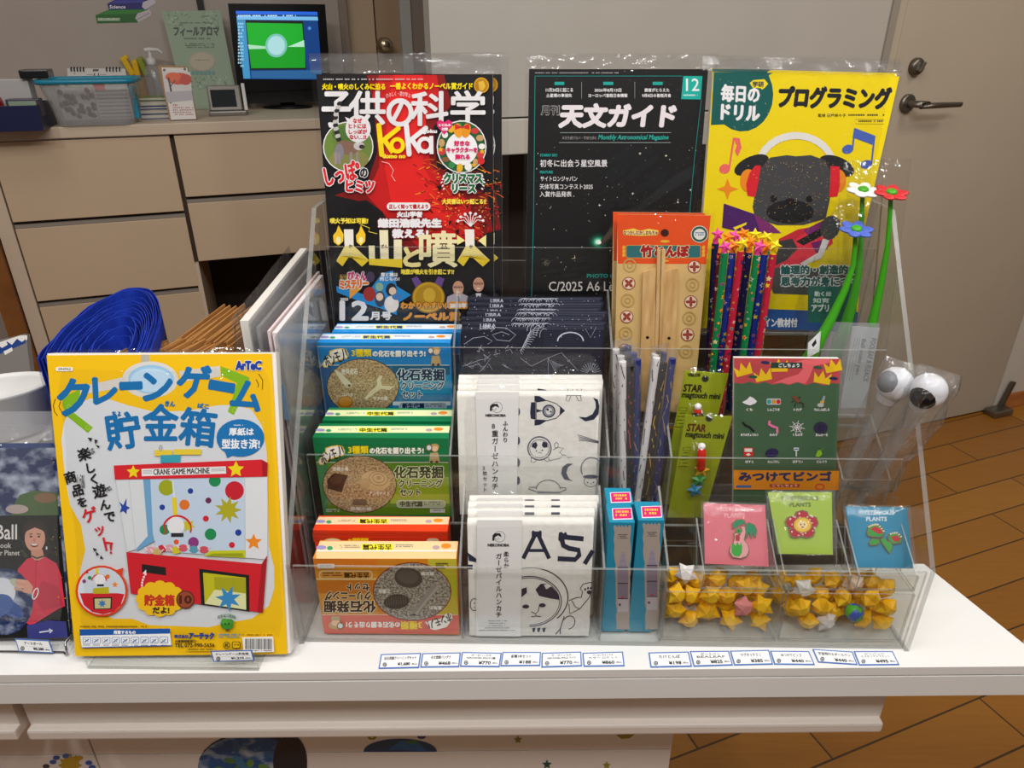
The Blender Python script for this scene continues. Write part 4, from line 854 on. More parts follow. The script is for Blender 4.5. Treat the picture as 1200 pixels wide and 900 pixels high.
for i in range(4):
    pl = vpl(.664+.0135*i, 7, FZ[1])
    def art(a, i=i):
        if i == 0: rocket(a)
        else:
            a.zoom(520, 430-4.2*i-(4 if i else 0), 5.4545)
            a.poly([(600, 182), (650, 190), (690, 214), (600, 222)], K2).poly([(590, 224), (700, 220), (765, 262), (590, 262)], '#5d5560').ell(690, 250, 36, 14, K2).line([(796, 184), (790, 220), (812, 220), (826, 186)], 3, K2).line([(850, 186), (862, 218), (884, 218), (880, 184)], 3, K2)
    hanky('white gauze handkerchief with paper band, '+ROCK[i], pl, 535.5+(2, 3, 3.5, 4)[i]-2, (703, 706, 707, 706)[i], (460, 452, 446, 441)[i], Zw(FZ[1])+.0005, .011, art, (557+(0, 2, 3, 4)[i], 608, 560, 606), band8 if i == 0 else None, 'rocket handkerchiefs on the second step', seed=30+i)
# ---- pile handkerchiefs with big lettering (bottom step)
def asa(a):
    a.zoom(520, 590, 5.4545)
    a.line([(508, 352), (586, 196), (602, 196), (674, 352)], 26, K2).line([(545, 300), (648, 300)], 20, K2).rect(562, 178, 626, 214, K2).poly([(562, 180), (572, 170), (584, 182)], K2).poly([(604, 182), (616, 170), (626, 180)], K2).poly([(596, 232), (566, 282), (624, 282)], '#e3e0d9')
    a.line([(894, 226), (770, 214), (758, 240), (764, 268), (800, 286), (862, 298), (866, 330), (840, 358), (728, 352)], 32, K2).poly([(736, 186), (752, 180), (766, 192), (780, 180), (790, 200), (748, 250), (732, 232)], K2)
    a.line([(900, 386), (954, 300)], 28, K2).poly([(152, 312), (208, 352), (208, 376), (160, 366)], K2).rect(150, 390, 185, 420, K2)
    a.ring(556, 600, 238, 190, 7, K2, 0, 250, 405, 26).ring(548, 625, 204, 160, 6, K2, 0, 255, 450, 30).ring(548, 625, 192, 150, 4, K2, 0, 255, 450, 30)
    a.poly([(496, 545), (530, 535), (532, 570), (496, 600)], K2).poly([(586, 550), (620, 512), (655, 512), (650, 545), (690, 530), (736, 580), (742, 616), (680, 606), (610, 590)], K2).poly([(640, 520), (662, 515), (668, 545), (655, 545)], '#e3e0d9')
    a.ell(524, 658, 22, 13, K2).ell(630, 650, 22, 13, K2).line([(612, 650), (604, 688), (586, 704), (560, 690)], 5, K2).line([(586, 704), (590, 720), (560, 722)], 5, K2).line([(590, 718), (620, 722)], 5, K2)
    a.line([(800, 620), (850, 600), (880, 598), (888, 560), (872, 545), (890, 515), (930, 504), (954, 506)], 5, K2).line([(820, 622), (840, 660), (870, 672), (930, 600), (942, 560)], 5, K2).ell(930, 566, 16, 12, K2).ell(904, 548, 6, 8, K2).ell(922, 540, 6, 8, K2).ell(940, 540, 6, 8, K2).line([(800, 640), (806, 704), (870, 672)], 5, K2)
    a.ring(800, 760, 36, 44, 5, K2, 30, 180, 420).line([(770, 720), (745, 800), (715, 835)], 6, K2).line([(745, 800), (745, 835)], 6, K2)
    for x in (575, 606, 640): a.poly([(x-10, 796), (x+12, 792), (x+6, 820), (x-6, 820)], K2)
    a.ring(196, 645, 26, 38, 5, K2, 0, 60, 300).ell(196, 636, 4, 5, K2).line([(190, 660), (204, 664)], 3, K2)
def bandn(a):
    a.zoom(520, 590, 5.4545)
    a.ring(356, 212, 36, 34, 3, '#7a7a80').poly([(310, 236), (312, 204), (326, 190), (360, 190), (372, 216), (346, 204), (326, 216), (322, 240)], '#1d1d24').ell(330, 224, 3, 3, '#222').ell(350, 222, 3, 3, '#222').line([(334, 232), (342, 228), (350, 234)], 2, '#222')
    a.txt('NEKONOBA', 282, 258, 418, 275, '#16161a', 1.6)
    a.vtxt('柔らか', 400, 306, 416, 36, '#16161a', .8).vtxt('ガーゼパイルハンカチ', 352, 316, 730, 40, '#16161a', .8)
    for k, (x0, x1) in enumerate(((284, 404), (290, 394), (290, 394), (262, 420), (228, 456))): a.greek(x0, 746+k*15, x1, 754+k*15, '#77787c', k+3)
PILE = ('front of the pack, astronaut cat in view', 'behind the front lettered cloth', 'third of the lettered cloths', 'at the back of the lettered cloths')
for i in range(4):
    pl = vpl(.568+.0155*i, 7, FZ[0])
    def art(a, i=i):
        if i == 0: asa(a)
        else: a.zoom(0, 0, 1); y = (609, 599, 591, 584)[i]; a.rect(615, y+1.2, 626, y+4.5, '#6a6c78').rect(646, y+1.2, 656, y+4, '#4a4d60')
    hanky('cream pile handkerchief with paper band, '+PILE[i], pl, (547.5, 548, 548.5, 550)[i], (696, 697, 700, 702)[i], (610, 599, 591, 584)[i], Zw(FZ[0])+.0005, .0125, art, (559, 612, 558, 610.5), bandn if i == 0 else None, 'lettered handkerchiefs in the bottom step', seed=40+i, yb=735)
# ---- tall narrow teal boxes
TEAL = '#1b88a8'
def teal_box(label, pl, l, r, depth, full, zb):
    A_, B_ = on(pl, *l), on(pl, *r); root = thing('narrow_box', ((A_.x+B_.x)/2, pl[0].y, zb), label, 'box', 'teal candle shaped boxes')
    zt = A_.z; mb = MB(); mb.bx(A_.x, B_.x, pl[0].y, pl[0].y+depth, zb, zt, P(TEAL, .35), .0006)
    x0, x1 = l[0], r[0]; w = x1-x0
    a = Art(mb, hpl(zt), rough=.35, k0=3); t0, t1 = full
    a.poly([(x0+w*.10, t0+(t1-t0)*.16), (x1-w*.14, t0+(t1-t0)*.12), (x1-w*.10, t1-(t1-t0)*.14), (x0+w*.14, t1-(t1-t0)*.1)], '#f4d9e2').poly([(x0+w*.13, t0+(t1-t0)*.2), (x1-w*.17, t0+(t1-t0)*.16), (x1-w*.13, t1-(t1-t0)*.2), (x0+w*.17, t1-(t1-t0)*.16)], '#d2216e')
    a.greek(x0+w*.24, t0+(t1-t0)*.3, x1-w*.26, t0+(t1-t0)*.75, '#f2c03a', 4, 2)
    a = Art(mb, pl, rough=.35, k0=3); r_ = random.Random(8)
    y0, y1 = l[1]+5, (708 if pl[0].y > .6 else 737.5)
    left = [(x0+w*(.17+r_.uniform(-.03, .03))+i*.25, y0+(y1-y0)*i/16) for i in range(17)]; right = [(x1-w*(.17+r_.uniform(-.03, .03))-i*.1, y0+(y1-y0)*i/16) for i in range(17)]
    topz = [(x0+w*(.17+.66*i/10), y0-(2 if i % 2 else -1)) for i in range(1, 10)]
    a.poly([left[0]]+topz+right+left[::-1][:-1], '#a99d94')
    cx = (x0+x1)/2+w*.02; a.greek(cx-w*.18, y0+9, cx+w*.18, y0+15, '#3a3a3c', 3, 3)
    for k in range(7): a.poly([(cx-w*(.05+.02*k), y0+30+k*3), (cx+w*(.05+.02*k), y0+30+k*3), (cx+w*(.07+.02*k), y0+33+k*3), (cx-w*(.07+.02*k), y0+33+k*3)], ('#9d92a4', '#968ca0')[k % 2])
    a.rect(cx-w*.2, y0+48, cx+w*.2, y0+66, '#8a7f90').rect(cx-w*.2, y0+47.5, cx+w*.2, y0+48.6, '#1d1d22').rect(cx-w*.2, y0+66, cx+w*.2, y0+84, '#7d7486').rect(cx-w*.2, y0+66, cx+w*.2, y0+67, '#1d1d22').rect(cx-w*.2, y0+84, cx+w*.2, y0+100, '#b9b0b4').rect(cx-w*.2, y0+84, cx+w*.2, y0+85, '#1d1d22').rect(cx-w*.06, y0+82, cx+w*.06, y0+83.5, '#c2242e').greek(cx-w*.16, y0+90, cx+w*.16, y0+95, '#44444a', 5, 1)
    mb.build('carton', root); return root
zb = Zw(FZ[0])+.0005
teal_box('narrow teal box with pink label, front one next to the lettered cloth', vpl(.578), (714, 612), (744.5, 608.5), .032, (593, 611), zb)
teal_box('narrow teal box with pink label, the one next to the yellow paper stars', vpl(.578), (748, 609.5), (779, 608), .032, (590.5, 609), zb)
teal_box('narrow teal box behind the other two teal boxes', vpl(.6155), (711.5, 590.5), (743, 591.5), .030, (574.5, 591), zb)
# ================================================================== right columns
# ---- bamboo dragonfly kits
WOOD = procedural('bamboo_wood', 'noise', '#c99a5e', '#e2bd84', 14, .5, (9, 9, 1.2))
def tonbo(a):
    a.zoom(690, 240, 5); O, G = '#e8521e', '#c3a05a'
    a.poly([(168, 345), (690, 345), (640, 900), (550, 1100), (130, 1100), (150, 900)], '#dcb878')
    a.poly([(168, 55), (715, 62), (688, 348), (170, 345)], O)
    a.rrect(218, 236, 656, 312, 12, '#c7a440').rrect(221, 239, 653, 309, 10, '#2f6f74')
    a.txt('竹とんぼ', 306, 240, 584, 304, '#a51f24', 5, 0, '#f0d9a6', 4)
    for x in (205, 672):
        for k in range(3): a.ell(x, 250+k*22, 9, 12, '#eab234', 20)
    a.ell(446, 214, 28, 8, '#eab234').ell(446, 328, 24, 7, '#eab234')
    a.poly([(200, 150), (262, 138), (300, 152), (350, 140), (408, 150), (400, 178), (300, 182), (205, 176)], '#f4d24c').txt('なつかしむかしおもちゃ', 204, 152, 404, 176, '#8c1f1c', 1, 0, '#f6e7b0', 2)
    a.ell(445, 164, 24, 22, '#3a1a10').ell(648, 172, 50, 50, '#d9e3da').ell(648, 172, 46, 46, '#2e5a48').ell(648, 172, 34, 32, '#e6e3da').greek(622, 160, 676, 184, '#3c6c9c', 3, 2)
    r = 0
    for i, y in enumerate((355, 460, 560, 655, 752, 850)):
        for side in (0, 1):
            cx = (240-(y-355)*.06, 618-(y-355)*.10)[side] if True else 0
            yy = y+(0 if side == 0 else 8)
            if (i+side) % 2 == 0: a.ring(cx, yy, 36, 36, 9, G).ring(cx, yy, 15, 15, 8, G)
            else:
                a.ell(cx, yy, 39, 38, '#9c3f33').ell(cx, yy, 34, 33, '#ecd2b4')
                for q in range(4): a.ell(cx+16*math.cos(q*math.pi/2+side*0+.785*(1-side)), yy+16*math.sin(q*math.pi/2+.785*(1-side)), 15, 9, '#9c3f33', math.degrees(q*math.pi/2+.785*(1-side)), 12)
PT = vpl(.764, 5, FZ[2]); nT = PT[1]; zb3 = Zw(FZ[2])+.0006
QT = quad(PT, (724, 251), (833, 252.4), (818, 418), (721, 404), zb3)
T1 = thing('bamboo_toy_kit', (QT[0]+QT[1])/2, 'bamboo dragonfly toy on an orange and tan card, front kit with wooden blades', 'toy', 'bamboo dragonfly toys')
mb = MB(); mb.slab(QT, nT, .0012, P('#e2c48c')); tonbo(Art(mb, PT)); mb.build('backing_card', T1)
def strip(l0, l1, r0, r1, th, off, nm, hole=None):
    pl = (PT[0]+nT*(off+th), nT); z = (690, 240, 5); px = lambda p: (690+p[0]/5, 240+p[1]/5)
    q = quad(pl, px(l0), px(r0), px(r1), px(l1), zb3+.004); mb = MB(); mb.slab(q, nT, th, WOOD)
    if hole: Art(mb, pl, z, k0=4).ell(*hole, 10, 9, '#2a1d12')
    mb.build(nm, T1)
strip((318, 395), (305, 800), (394, 372), (386, 800), .003, .002, 'blade', (344, 778)); strip((445, 390), (431, 790), (522, 372), (512, 800), .003, .002, 'blade', (470, 782))
strip((402, 262), (388, 800), (423, 262), (408, 800), .004, .0015, 'stick'); strip((428, 264), (412, 800), (450, 262), (430, 800), .004, .0015, 'stick')
film(QT, nT, .009, .002, .004, .005, .003, 0, 51, .0012, FILM).build('plastic_bag', T1)
dup(T1, V((-.0035, .012, -.0003)), 'bamboo dragonfly toy kit behind the front bamboo kit, one edge showing')

# ---- star patterned pencils with star toppers
def star3d(mb, c, R, th, mat, M=None, q=.5, n=5):
    vs = []; M = M or Matrix()
    for i in range(2*n):
        r = R if i % 2 == 0 else R*q; a = math.pi/2+math.pi*i/n; vs.append(M @ V((r*math.cos(a), 0, r*math.sin(a))))
    vs += [M @ V((0, -th, 0)), M @ V((0, th, 0))]; k = 2*n
    mb.add([V(c)+v for v in vs], [[i, (i+1) % k, k] for i in range(k)]+[[(i+1) % k, i, k+1] for i in range(k)], mat)
    return mb
PCOL = {'green': '#0f8048', 'blue': '#2338a0', 'red': '#c01f3c', 'dark': '#1e2356', 'maroon': '#5a1626'}
PS = [('green', (795, 280), (735, 880), .760, 'pink', (800, 245)), ('blue', (842, 280), (780, 870), .768, 'orange', (855, 238)), ('red', (890, 270), (815, 860), .760, 'yellow', (900, 226)),
      ('dark', (938, 278), (865, 850), .774, 'orange', (948, 218)), ('green', (985, 293), (905, 870), .756, 'pink', (1000, 243)), ('blue', (1030, 290), (950, 860), .766, 'orange', (1040, 243)), ('red', (1080, 288), (990, 870), .757, 'yellow', (1095, 240)),
      ('dark', (742, 225), (705, 850), .790, 'pink', (755, 172)), ('maroon', (772, 280), (718, 870), .778, 'orange', (815, 190)), ('dark', (905, 230), (850, 850), .790, 'pink', (850, 182)), ('maroon', (990, 240), (930, 850), .792, 'yellow', (975, 175)), ('blue', (1010, 232), (950, 850), .800, 'orange', (905, 168)), ('green', (1060, 240), (1000, 850), .795, 'yellow', (1040, 190))]
TOPC = {'pink': '#f04a9c', 'orange': '#f5861e', 'yellow': '#f4d21e'}
PLAB = ['green star pencil with a pink star topper, nearest the orange card', 'blue star pencil with an orange topper beside the green one by the orange card', 'red star pencil with a yellow topper, third from the orange card', 'dark blue star pencil set back between the red and green pencils', 'green star pencil with a pink topper in the middle of the front row', 'blue star pencil with an orange topper, second from the workbook side', 'red star pencil with a yellow topper at the workbook end of the front row',
        'dark pencil with a pink topper in shade behind the front row by the orange card', 'maroon pencil half hidden behind the first green star pencil', 'dark pencil with a pink topper behind the red pencil', 'maroon pencil with a yellow topper behind the front row middle', 'blue pencil with an orange topper at the very back of the bunch', 'green pencil with a yellow topper behind the last red pencil']
def zp(p): return 690+p[0]/5, 240+p[1]/5
for i, (col, t_, b_, Y, tc_, tp) in enumerate(PS):
    pl = vpl(Y); A_ = on(pl, *zp(t_)); B_ = on(pl, *zp(b_)); B_ = A_+(B_-A_)*((A_.z-zb3-.0002)/(A_.z-B_.z))
    R_ = .0040; root = thing('pencil', B_, PLAB[i], 'pencil', 'star pencils on the third step')
    mb = MB().tube([B_, A_], R_, P(PCOL[col], .3), 14); r = random.Random(i+2); ax = (A_-B_).normalized(); Lp = (A_-B_).length
    u = V((1, 0, 0)); u = (u-ax*u.dot(ax)).normalized(); w_ = ax.cross(u)
    if w_.y > 0: w_ = -w_
    for q in range(26):
        s_ = Lp*(q+.5)/26; th = r.uniform(-1.3, 1.3); rr = r.choice([.0011, .0016, .0026, .0034]); c1 = r.choice(['#f2ecdf', '#f2ecdf', '#f6d62c', '#f08a2a', '#6fd06a', '#e23a5a', '#1c1c2e'])
        for lay, (sc, cc_) in enumerate((((1.0), c1), (.62, r.choice([PCOL[col], '#f08a2a', '#d8304a', '#f6d62c', '#23409a'])))):
            pts = []
            for k in range(10):
                rad = rr*sc*(1 if k % 2 == 0 else .45); an = math.radians(-90+36*k)+q; du, dv = rad*math.cos(an), rad*math.sin(an)
                ph = th+du/R_; pts.append(B_+ax*(s_+dv)+u*math.sin(ph)*(R_+.00005*(1+lay)+.00001*q)+w_*math.cos(ph)*(R_+.00005*(1+lay)+.00001*q))
            cen = sum(pts, V())/10 + w_*0; ph = th; cen = B_+ax*s_+(u*math.sin(ph)+w_*math.cos(ph))*(R_+.00006*(1+lay)+.00001*q)
            mb.add(pts+[cen], [[k, (k+1) % 10, 10] for k in range(10)], P(cc_, .35))
    mb.build('shaft', root)
    mb = MB(); tm = P(TOPC[tc_], .35); T = on(vpl(Y-.002), *zp(tp)); tipp = A_+V((0, 0, .002))
    mb.tube([A_-ax*.001, A_+ax*.004, A_*.4+T*.6], [.0036, .0028, .0028], tm, 10)
    star3d(mb, T, .0078, .0034, tm, Matrix.Rotation(r.uniform(-.5, .5), 4, 'Y') @ Matrix.Rotation(-.35, 4, 'X'), .5); mb.build('star_topper', root)

# ---- constellation pencil sets in film (second step)
def dotted(mb, A_, B_, R_, base, ink, seed):
    mb.tube([B_, A_], R_, P(base, .35), 14); r = random.Random(seed); ax = (A_-B_).normalized(); Lp = (A_-B_).length
    u = V((1, 0, 0)); u = (u-ax*u.dot(ax)).normalized(); w_ = ax.cross(u); w_ = -w_ if w_.y > 0 else w_
    s0, t0 = 0, 0
    while s0 < Lp*.96:
        s1 = s0+r.uniform(.004, .011); t1 = r.uniform(-1.1, 1.1)
        if s1 > Lp: break
        pts = []
        for (ss, tt) in ((s0, t0), (s1, t1)):
            for d in (-.00040, .00040):
                ph = tt+d/R_*1.2; pts.append(B_+ax*(ss+d)+(u*math.sin(ph)+w_*math.cos(ph))*(R_+.0001))
        mb.add(pts, [[0, 1, 3, 2]], P(ink, .4)); k = len(pts)
        sp = [B_+ax*(s1+.0011*math.sin(q*1.257))+(u*math.sin(t1+.0006*math.cos(q*1.257)/R_)+w_*math.cos(t1+.0006*math.cos(q*1.257)/R_))*(R_+.00016) for q in range(5)]
        mb.add(sp, [[0, 1, 2, 3, 4]], P(ink, .4)); s0, t0 = s1, t1
    return mb
def zq(p): return 690+p[0]/5, 390+p[1]/5
zb2 = Zw(FZ[1])+.0006
SETS = [('set of white, black and navy constellation pencils in film, front pack by the rocket cloths', .680, [('#e6e3e4', '#25252c', (198, 168), (200, 860)), ('#17161a', '#c2405a', (245, 190), (240, 700)), ('#1f2c72', '#b59a5a', (285, 155), (277, 700))]),
        ('set of white, black and navy constellation pencils in film, front pack by the green cards', .680, [('#e6e3e4', '#25252c', (397, 145), (302, 860)), ('#17161a', '#d8a93a', (440, 175), (362, 700)), ('#1f2c72', '#b59a5a', (490, 150), (400, 860))]),
        ('constellation pencil set just behind the front pack by the rocket cloths', .705, [('#d9d6d8', '#25252c', (190, 135), (185, 700)), ('#17161a', '#c2405a', (232, 140), (228, 700)), ('#1f2c72', '#b59a5a', (262, 118), (255, 700))]),
        ('constellation pencil set just behind the front pack by the green cards', .705, [('#d9d6d8', '#25252c', (390, 125), (335, 700)), ('#17161a', '#d8a93a', (415, 110), (360, 700)), ('#1f2c72', '#b59a5a', (437, 115), (385, 700))]),
        ('third constellation pencil set, farthest back by the rocket cloths', .716, [('#d9d6d8', '#25252c', (160, 95), (160, 700)), ('#17161a', '#c2405a', (195, 90), (192, 700)), ('#1f2c72', '#b59a5a', (228, 78), (222, 700))])]
for i, (lab, Y, ps) in enumerate(SETS):
    pl = vpl(Y, 3, FZ[1]); root = None; ends = []
    for j, (base, ink, t_, b_) in enumerate(ps):
        pj = vpl(Y+.002*j, 3, FZ[1]); A_ = on(pj, *zq(t_)); B_ = on(pj, *zq(b_)); B_ = A_+(B_-A_)*((A_.z-zb2-.0003)/(A_.z-B_.z)); ends.append((A_, B_))
        if root is None: root = thing('pencil_set', B_, lab, 'pencils', 'constellation pencil sets on the second step')
        dotted(MB(), A_, B_, .0040, base, ink, i*5+j).build('pencil', root)
    (A0, B0), (A2, B2) = ends[0], ends[2]; tz = max(A0.z, A2.z)
    q = [B0, B2, A2, A0]; film(q, V((0, -1, .05)), .006, .004, .006, .006, .010, 0, 60+i, .0015, CRINK, 8, 12).build('plastic_bag', root)

# ---- key light cards
def star_card(label, pl, q, off, base, back):
    n = pl[1]; root = thing('key_light_card', (q[0]+q[1])/2, label, 'key light', 'lime star cards on the second step')
    mb = MB(); mb.slab(q, n, .0008, P(base, .4)); a = Art(mb, pl, (690, 390, 5), rough=.4, k0=3); K = '#23270f'
    x, y = off
    a.ell(682+x, 270+y, 22, 21, '#5a5a3a').ell(682+x, 270+y, 17, 16, '#2d2e20')
    a.txt('VELOS', 580+x, 238+y, 652+x, 256+y, K, 2)
    a.txt('STAR', 556+x, 304+y, 664+x, 346+y, '#3a1f10' if back else '#5a2a12', 2.5, 3, None, 0, .15).txt('magtouch mini', 546+x, 350+y, 768+x, 394+y, K, 2, 3, None, 0, .15)
    a.rrect(528+x, 438+y, 578+x, 458+y, 8, K).rrect(530+x, 440+y, 576+x, 456+y, 7, base)
    for k in range(5): a.greek(524-k*5+x, 468+k*20+y, 572-k*4+x, 476+k*20+y, K, k+2)
    mb.build('backing_card', root)
    def pp(px, py, o): return on((pl[0]+n*o, n), 690+px/5, 390+py/5)
    mb = MB(); c0 = pp(640+x, 440+y, .006); c1 = pp(634+x, 575+y, .006)
    mb.tube([c0, c0*.85+c1*.15, c1*.9+c0*.1, c1], [.003, .0047, .0047, .003], P('#d8261c', .2), 14); mb.ball(c0+(c0-c1)*.05, .0040, P('#efe8e4', .3), 12); mb.build('red_charm', root)
    for (cx, cy, col, nm) in ((640, 575, '#d8a51a', 'gold_star'), (624, 630, '#1d8c3c', 'green_star'), (600, 690, '#1f7fae', 'blue_star')):
        mb = MB(); star3d(mb, pp(cx+x, cy+y, .0045), .0095, .004, P(col, .2), Matrix.Rotation(-.1, 4, 'X') @ Matrix.Rotation(cx*.01, 4, 'Y'), .55); mb.build(nm, root)
    mb = MB(); c = pp(630+x, 560+y, 0)
    def fn(u, v):
        p = pp(565+x+u*130, 410+y+v*330-u*0, .0035+.0095*min(1, 6*min(u, 1-u, v, 1-v))); return p
    mb.grid(fn, 8, 10, FILM); mb.build('blister', root)
    film(q, n, .014, .001, .003, .003, .004, 0, 70, .0008, FILM, 8, 8).build('plastic_bag', root)
PK1 = vpl(.690, 5, FZ[1]); QK1 = quad(PK1, (803, 434), (854, 438), (840, 492), (786, 520), zb2)
star_card('lime green key light card with red charm, standing behind the other lime card', PK1, QK1, (0, 0), '#9aa51c', 1)
PK2 = vpl(.664, 5, FZ[1]); QK2 = quad(PK2, (803.5, 486), (858.5, 488), (838, 560), (789, 568), zb2)
star_card('lime green key light card with red charm, the lower one in front', PK2, QK2, (22, 232), '#8f9a1e', 0)

# ---- bingo card pack
def bingo(a):
    a.zoom(840, 400, 4.138); G = '#46664a'; Rd = '#c24a4e'
    a.poly([(84, 80), (600, 84), (574, 712), (80, 712)], G)
    a.poly([(84, 80), (600, 84), (596, 205), (560, 202), (520, 214), (470, 200), (430, 212), (390, 198), (350, 212), (310, 202), (270, 210), (230, 196), (200, 206), (160, 196), (120, 206), (84, 200)], Rd)
    a.poly([(340, 110), (420, 90), (540, 84), (560, 100), (470, 120), (450, 170), (430, 205), (390, 198), (350, 208), (310, 200), (270, 205), (330, 180), (395, 160), (420, 130)], '#ee6c72')
    for x, y, s_, q in ((130, 135, 1, -14), (226, 162, 1, -10), (305, 118, 1, 0), (515, 176, 1, 12), (566, 118, .9, -10)):
        pts = [(-40, 30), (-46, -20), (-22, 4), (-6, -34), (12, 2), (38, -28), (38, 28)]; c_, s2 = math.cos(math.radians(q)), math.sin(math.radians(q)); a.poly([(x+p*c_-w2*s2, y+p*s2+w2*c_) for p, w2 in pts], '#efc51c')
    for x, y, c in ((235, 103, '#2b2f5c'), (175, 172, '#2f5a3c'), (490, 127, '#2f5a4a'), (566, 180, '#2b2f5c')): a.ell(x, y, 22, 8, c, 4)
    a.rect(262, 102, 414, 130, '#2c4438').txt('ごしちょう', 300, 107, 400, 125, WHITE, 1)
    X = (158, 275, 392, 508); Yr = (292, 415, 536)
    for yy, names in zip((330, 452, 582), (('くも', 'しんごうき', 'トカゲ', 'でんしんばしら'), ('ありのぎょうれつ', 'みみず', 'くものす', 'まんほーる'), ('ぽすと', 'たんごむし', 'ばすてい', 'どんぐり'))):
        for x, nm in zip(X, names): w2 = 9*len(nm)/2+6; a.txt(nm, x-w2, yy-6, x+w2, yy+7, WHITE, .6)
    a.poly([(122, 294), (145, 282), (160, 266), (178, 274), (194, 290), (186, 300), (160, 310), (135, 302)], WHITE)
    a.rrect(240, 276, 310, 307, 8, '#b9c0c4').ell(253, 292, 10, 11, '#2fa3a0').ell(276, 292, 10, 11, '#e0962a').ell(298, 292, 10, 11, '#d0302e')
    a.ell(386, 280, 20, 10, '#7a4a32', 50).ell(374, 270, 10, 8, '#7a4a32').line([(398, 294), (418, 300), (420, 320)], 6, '#3a2a20').line([(372, 290), (360, 292)], 5, '#3a2a20').line([(396, 276), (404, 266)], 5, '#3a2a20').line([(382, 298), (376, 316)], 5, '#3a2a20')
    a.poly([(498, 306), (516, 262), (526, 266), (514, 310)], '#9aa0a4').ell(502, 308, 16, 10, '#b8bcb8').rect(500, 288, 520, 298, '#e0a52a')
    a.line([(124, 390), (138, 406), (160, 416), (180, 436)], 9, '#17181a')
    a.line([(256, 384), (252, 400), (272, 412), (292, 418), (292, 442)], 13, '#ec7fa8')
    for i in range(4): t = math.radians(45*i+10); a.line([(388-38*math.cos(t), 416-34*math.sin(t)), (388+38*math.cos(t), 416+34*math.sin(t))], 2.5, WHITE)
    for q in (12, 22): a.ring(388, 416, q, q, 2, WHITE, 0, 0, 360, 8)
    a.ell(503, 418, 33, 29, '#2a2648').ring(503, 418, 24, 21, 1.5, '#4a4668')
    a.rect(128, 514, 175, 556, '#d8322c').rect(134, 518, 170, 534, '#f2ece6').poly([(140, 548), (152, 540), (164, 548), (152, 554)], '#f2ece6')
    a.ell(266, 540, 32, 22, '#2a2650', -10).line([(240, 552), (296, 548)], 2, '#5a5688')
    a.rect(372, 514, 396, 528, '#f2f2f0').rect(374, 518, 394, 524, '#2a5aa8').rect(381, 528, 387, 556, '#e2e4e6')
    a.poly([(476, 556), (488, 528), (504, 524), (510, 546), (494, 560)], '#8cc22e').line([(500, 530), (518, 514)], 4, '#5a9a28')
    a.poly([(80, 622), (592, 626), (590, 720), (80, 716)], '#e88f1e').txt('みつけてビンゴ', 108, 632, 552, 674, '#28305c', 3.5, 0, None)
    a.rrect(92, 696, 166, 708, 4, '#3a6aa8').poly([(252, 690), (404, 690), (396, 706), (258, 706)], '#c03a2c').txt('こてしちょう', 268, 692, 388, 703, '#f6e6d0', .4).ring(498, 704, 20, 14, 6, '#d03a2c')
PB = vpl(.662, 5, FZ[1]); QB = quad(PB, (860.5, 419.5), (983.5, 420.5), (979, 570), (859.5, 570), zb2)
publication('bingo_card_pack', 'green outdoor bingo card with pictures and an orange title strip, in film', PB, QB, bingo, .005, '#46664a', 'game', bagkw=dict(mt=.004, ml=.003, mr=.004, seed=80))
# ---- flower pens
GRN = P('#3fa512', .35); GRND = P('#2f8a0c', .35)
def flower_pen(label, Y, head, stem, pc, r_, sleeve, card):
    pl = vpl(Y, 6, FZ[2]); n = pl[1]; base = on(pl, *stem[-1]); root = thing('flower_pen', V((base.x, base.y, zb3)), label, 'pen', 'flower pens on the third step')
    c = on(pl, *head)
    mb = MB(); pts = [on(pl, *p) for p in stem]; k = len(pts)
    mb.tube([c]+pts, [.0022]+[.0024+(.0085-.0024)*(i/(k-1))**1.6 for i in range(k)], GRN, 14); mb.build('stem', root)
    pm = P(pc, .4)
    T = Matrix.Rotation(.28, 3, 'X')
    for q in range(6):
        t = 2*math.pi*q/6; M = Matrix.Rotation(t, 3, 'Z') @ Matrix.Rotation(-.16, 3, 'Y')
        MB().ball(c+T @ V((math.cos(t)*.0098, math.sin(t)*.0098, .0005)), (.0092, .0066, .0024), pm, 12, T @ M).build('petal', root)
    MB().ball(c+T @ V((0, 0, .002)), (.0060, .0060, .0034), GRN, 14, T).build('flower_centre', root)
    q = quad(pl, *sleeve, zb3); film(q, n, .009, .016, .001, .001, .001, 0, 90+int(Y*1000) % 17, .0012, FILM, 8, 12).build('plastic_sleeve', root)
    if card:
        pc_ = (pl[0]+n*.0095, n); q = quad(pc_, *card[0]); mb = MB(); mb.slab(q, n, .0006, P('#d9dad8', .5)); a = Art(mb, pc_, k0=4)
        if card[1]:
            a.txt('POOLEAF & FLEACK', 993, 419, 1045, 425, '#4d4f50', .2, 101).txt('Ball point pen', 987, 415, 1029, 421, '#4d4f50', .2, 101)
            for i in range(3): a.line([(1008-i*3, 396), (998-i*3, 446)], .7, '#8f9294')
        else: a.poly([(948, 404), (957, 392), (961, 390), (959, 404), (950, 412)], '#e6e6e6').poly([(951, 404), (956, 397), (957, 402), (953, 407)], '#2a2a2a')
        mb.build('info_card', root)
        if card[1]:
            q = quad((pl[0]+n*.0105, n), (968, 377), (1031.5, 379), (1016, 470), (953, 470), zb3); MB().slab(q, n, .0004, SLEEVE).build('cloudy_pocket', root)
    return root
flower_pen('green flower pen with a red flower head, standing tallest', .764, (1044, 227), [(1043, 250), (1040, 290), (1033, 330), (1024, 372), (1006, 440), (1000, 470)], '#c8262e', 1, [(1000, 190), (1072, 187), (1052, 330), (985, 380)], ([(999, 382), (1031, 384), (1014, 478), (985, 478)], 1))
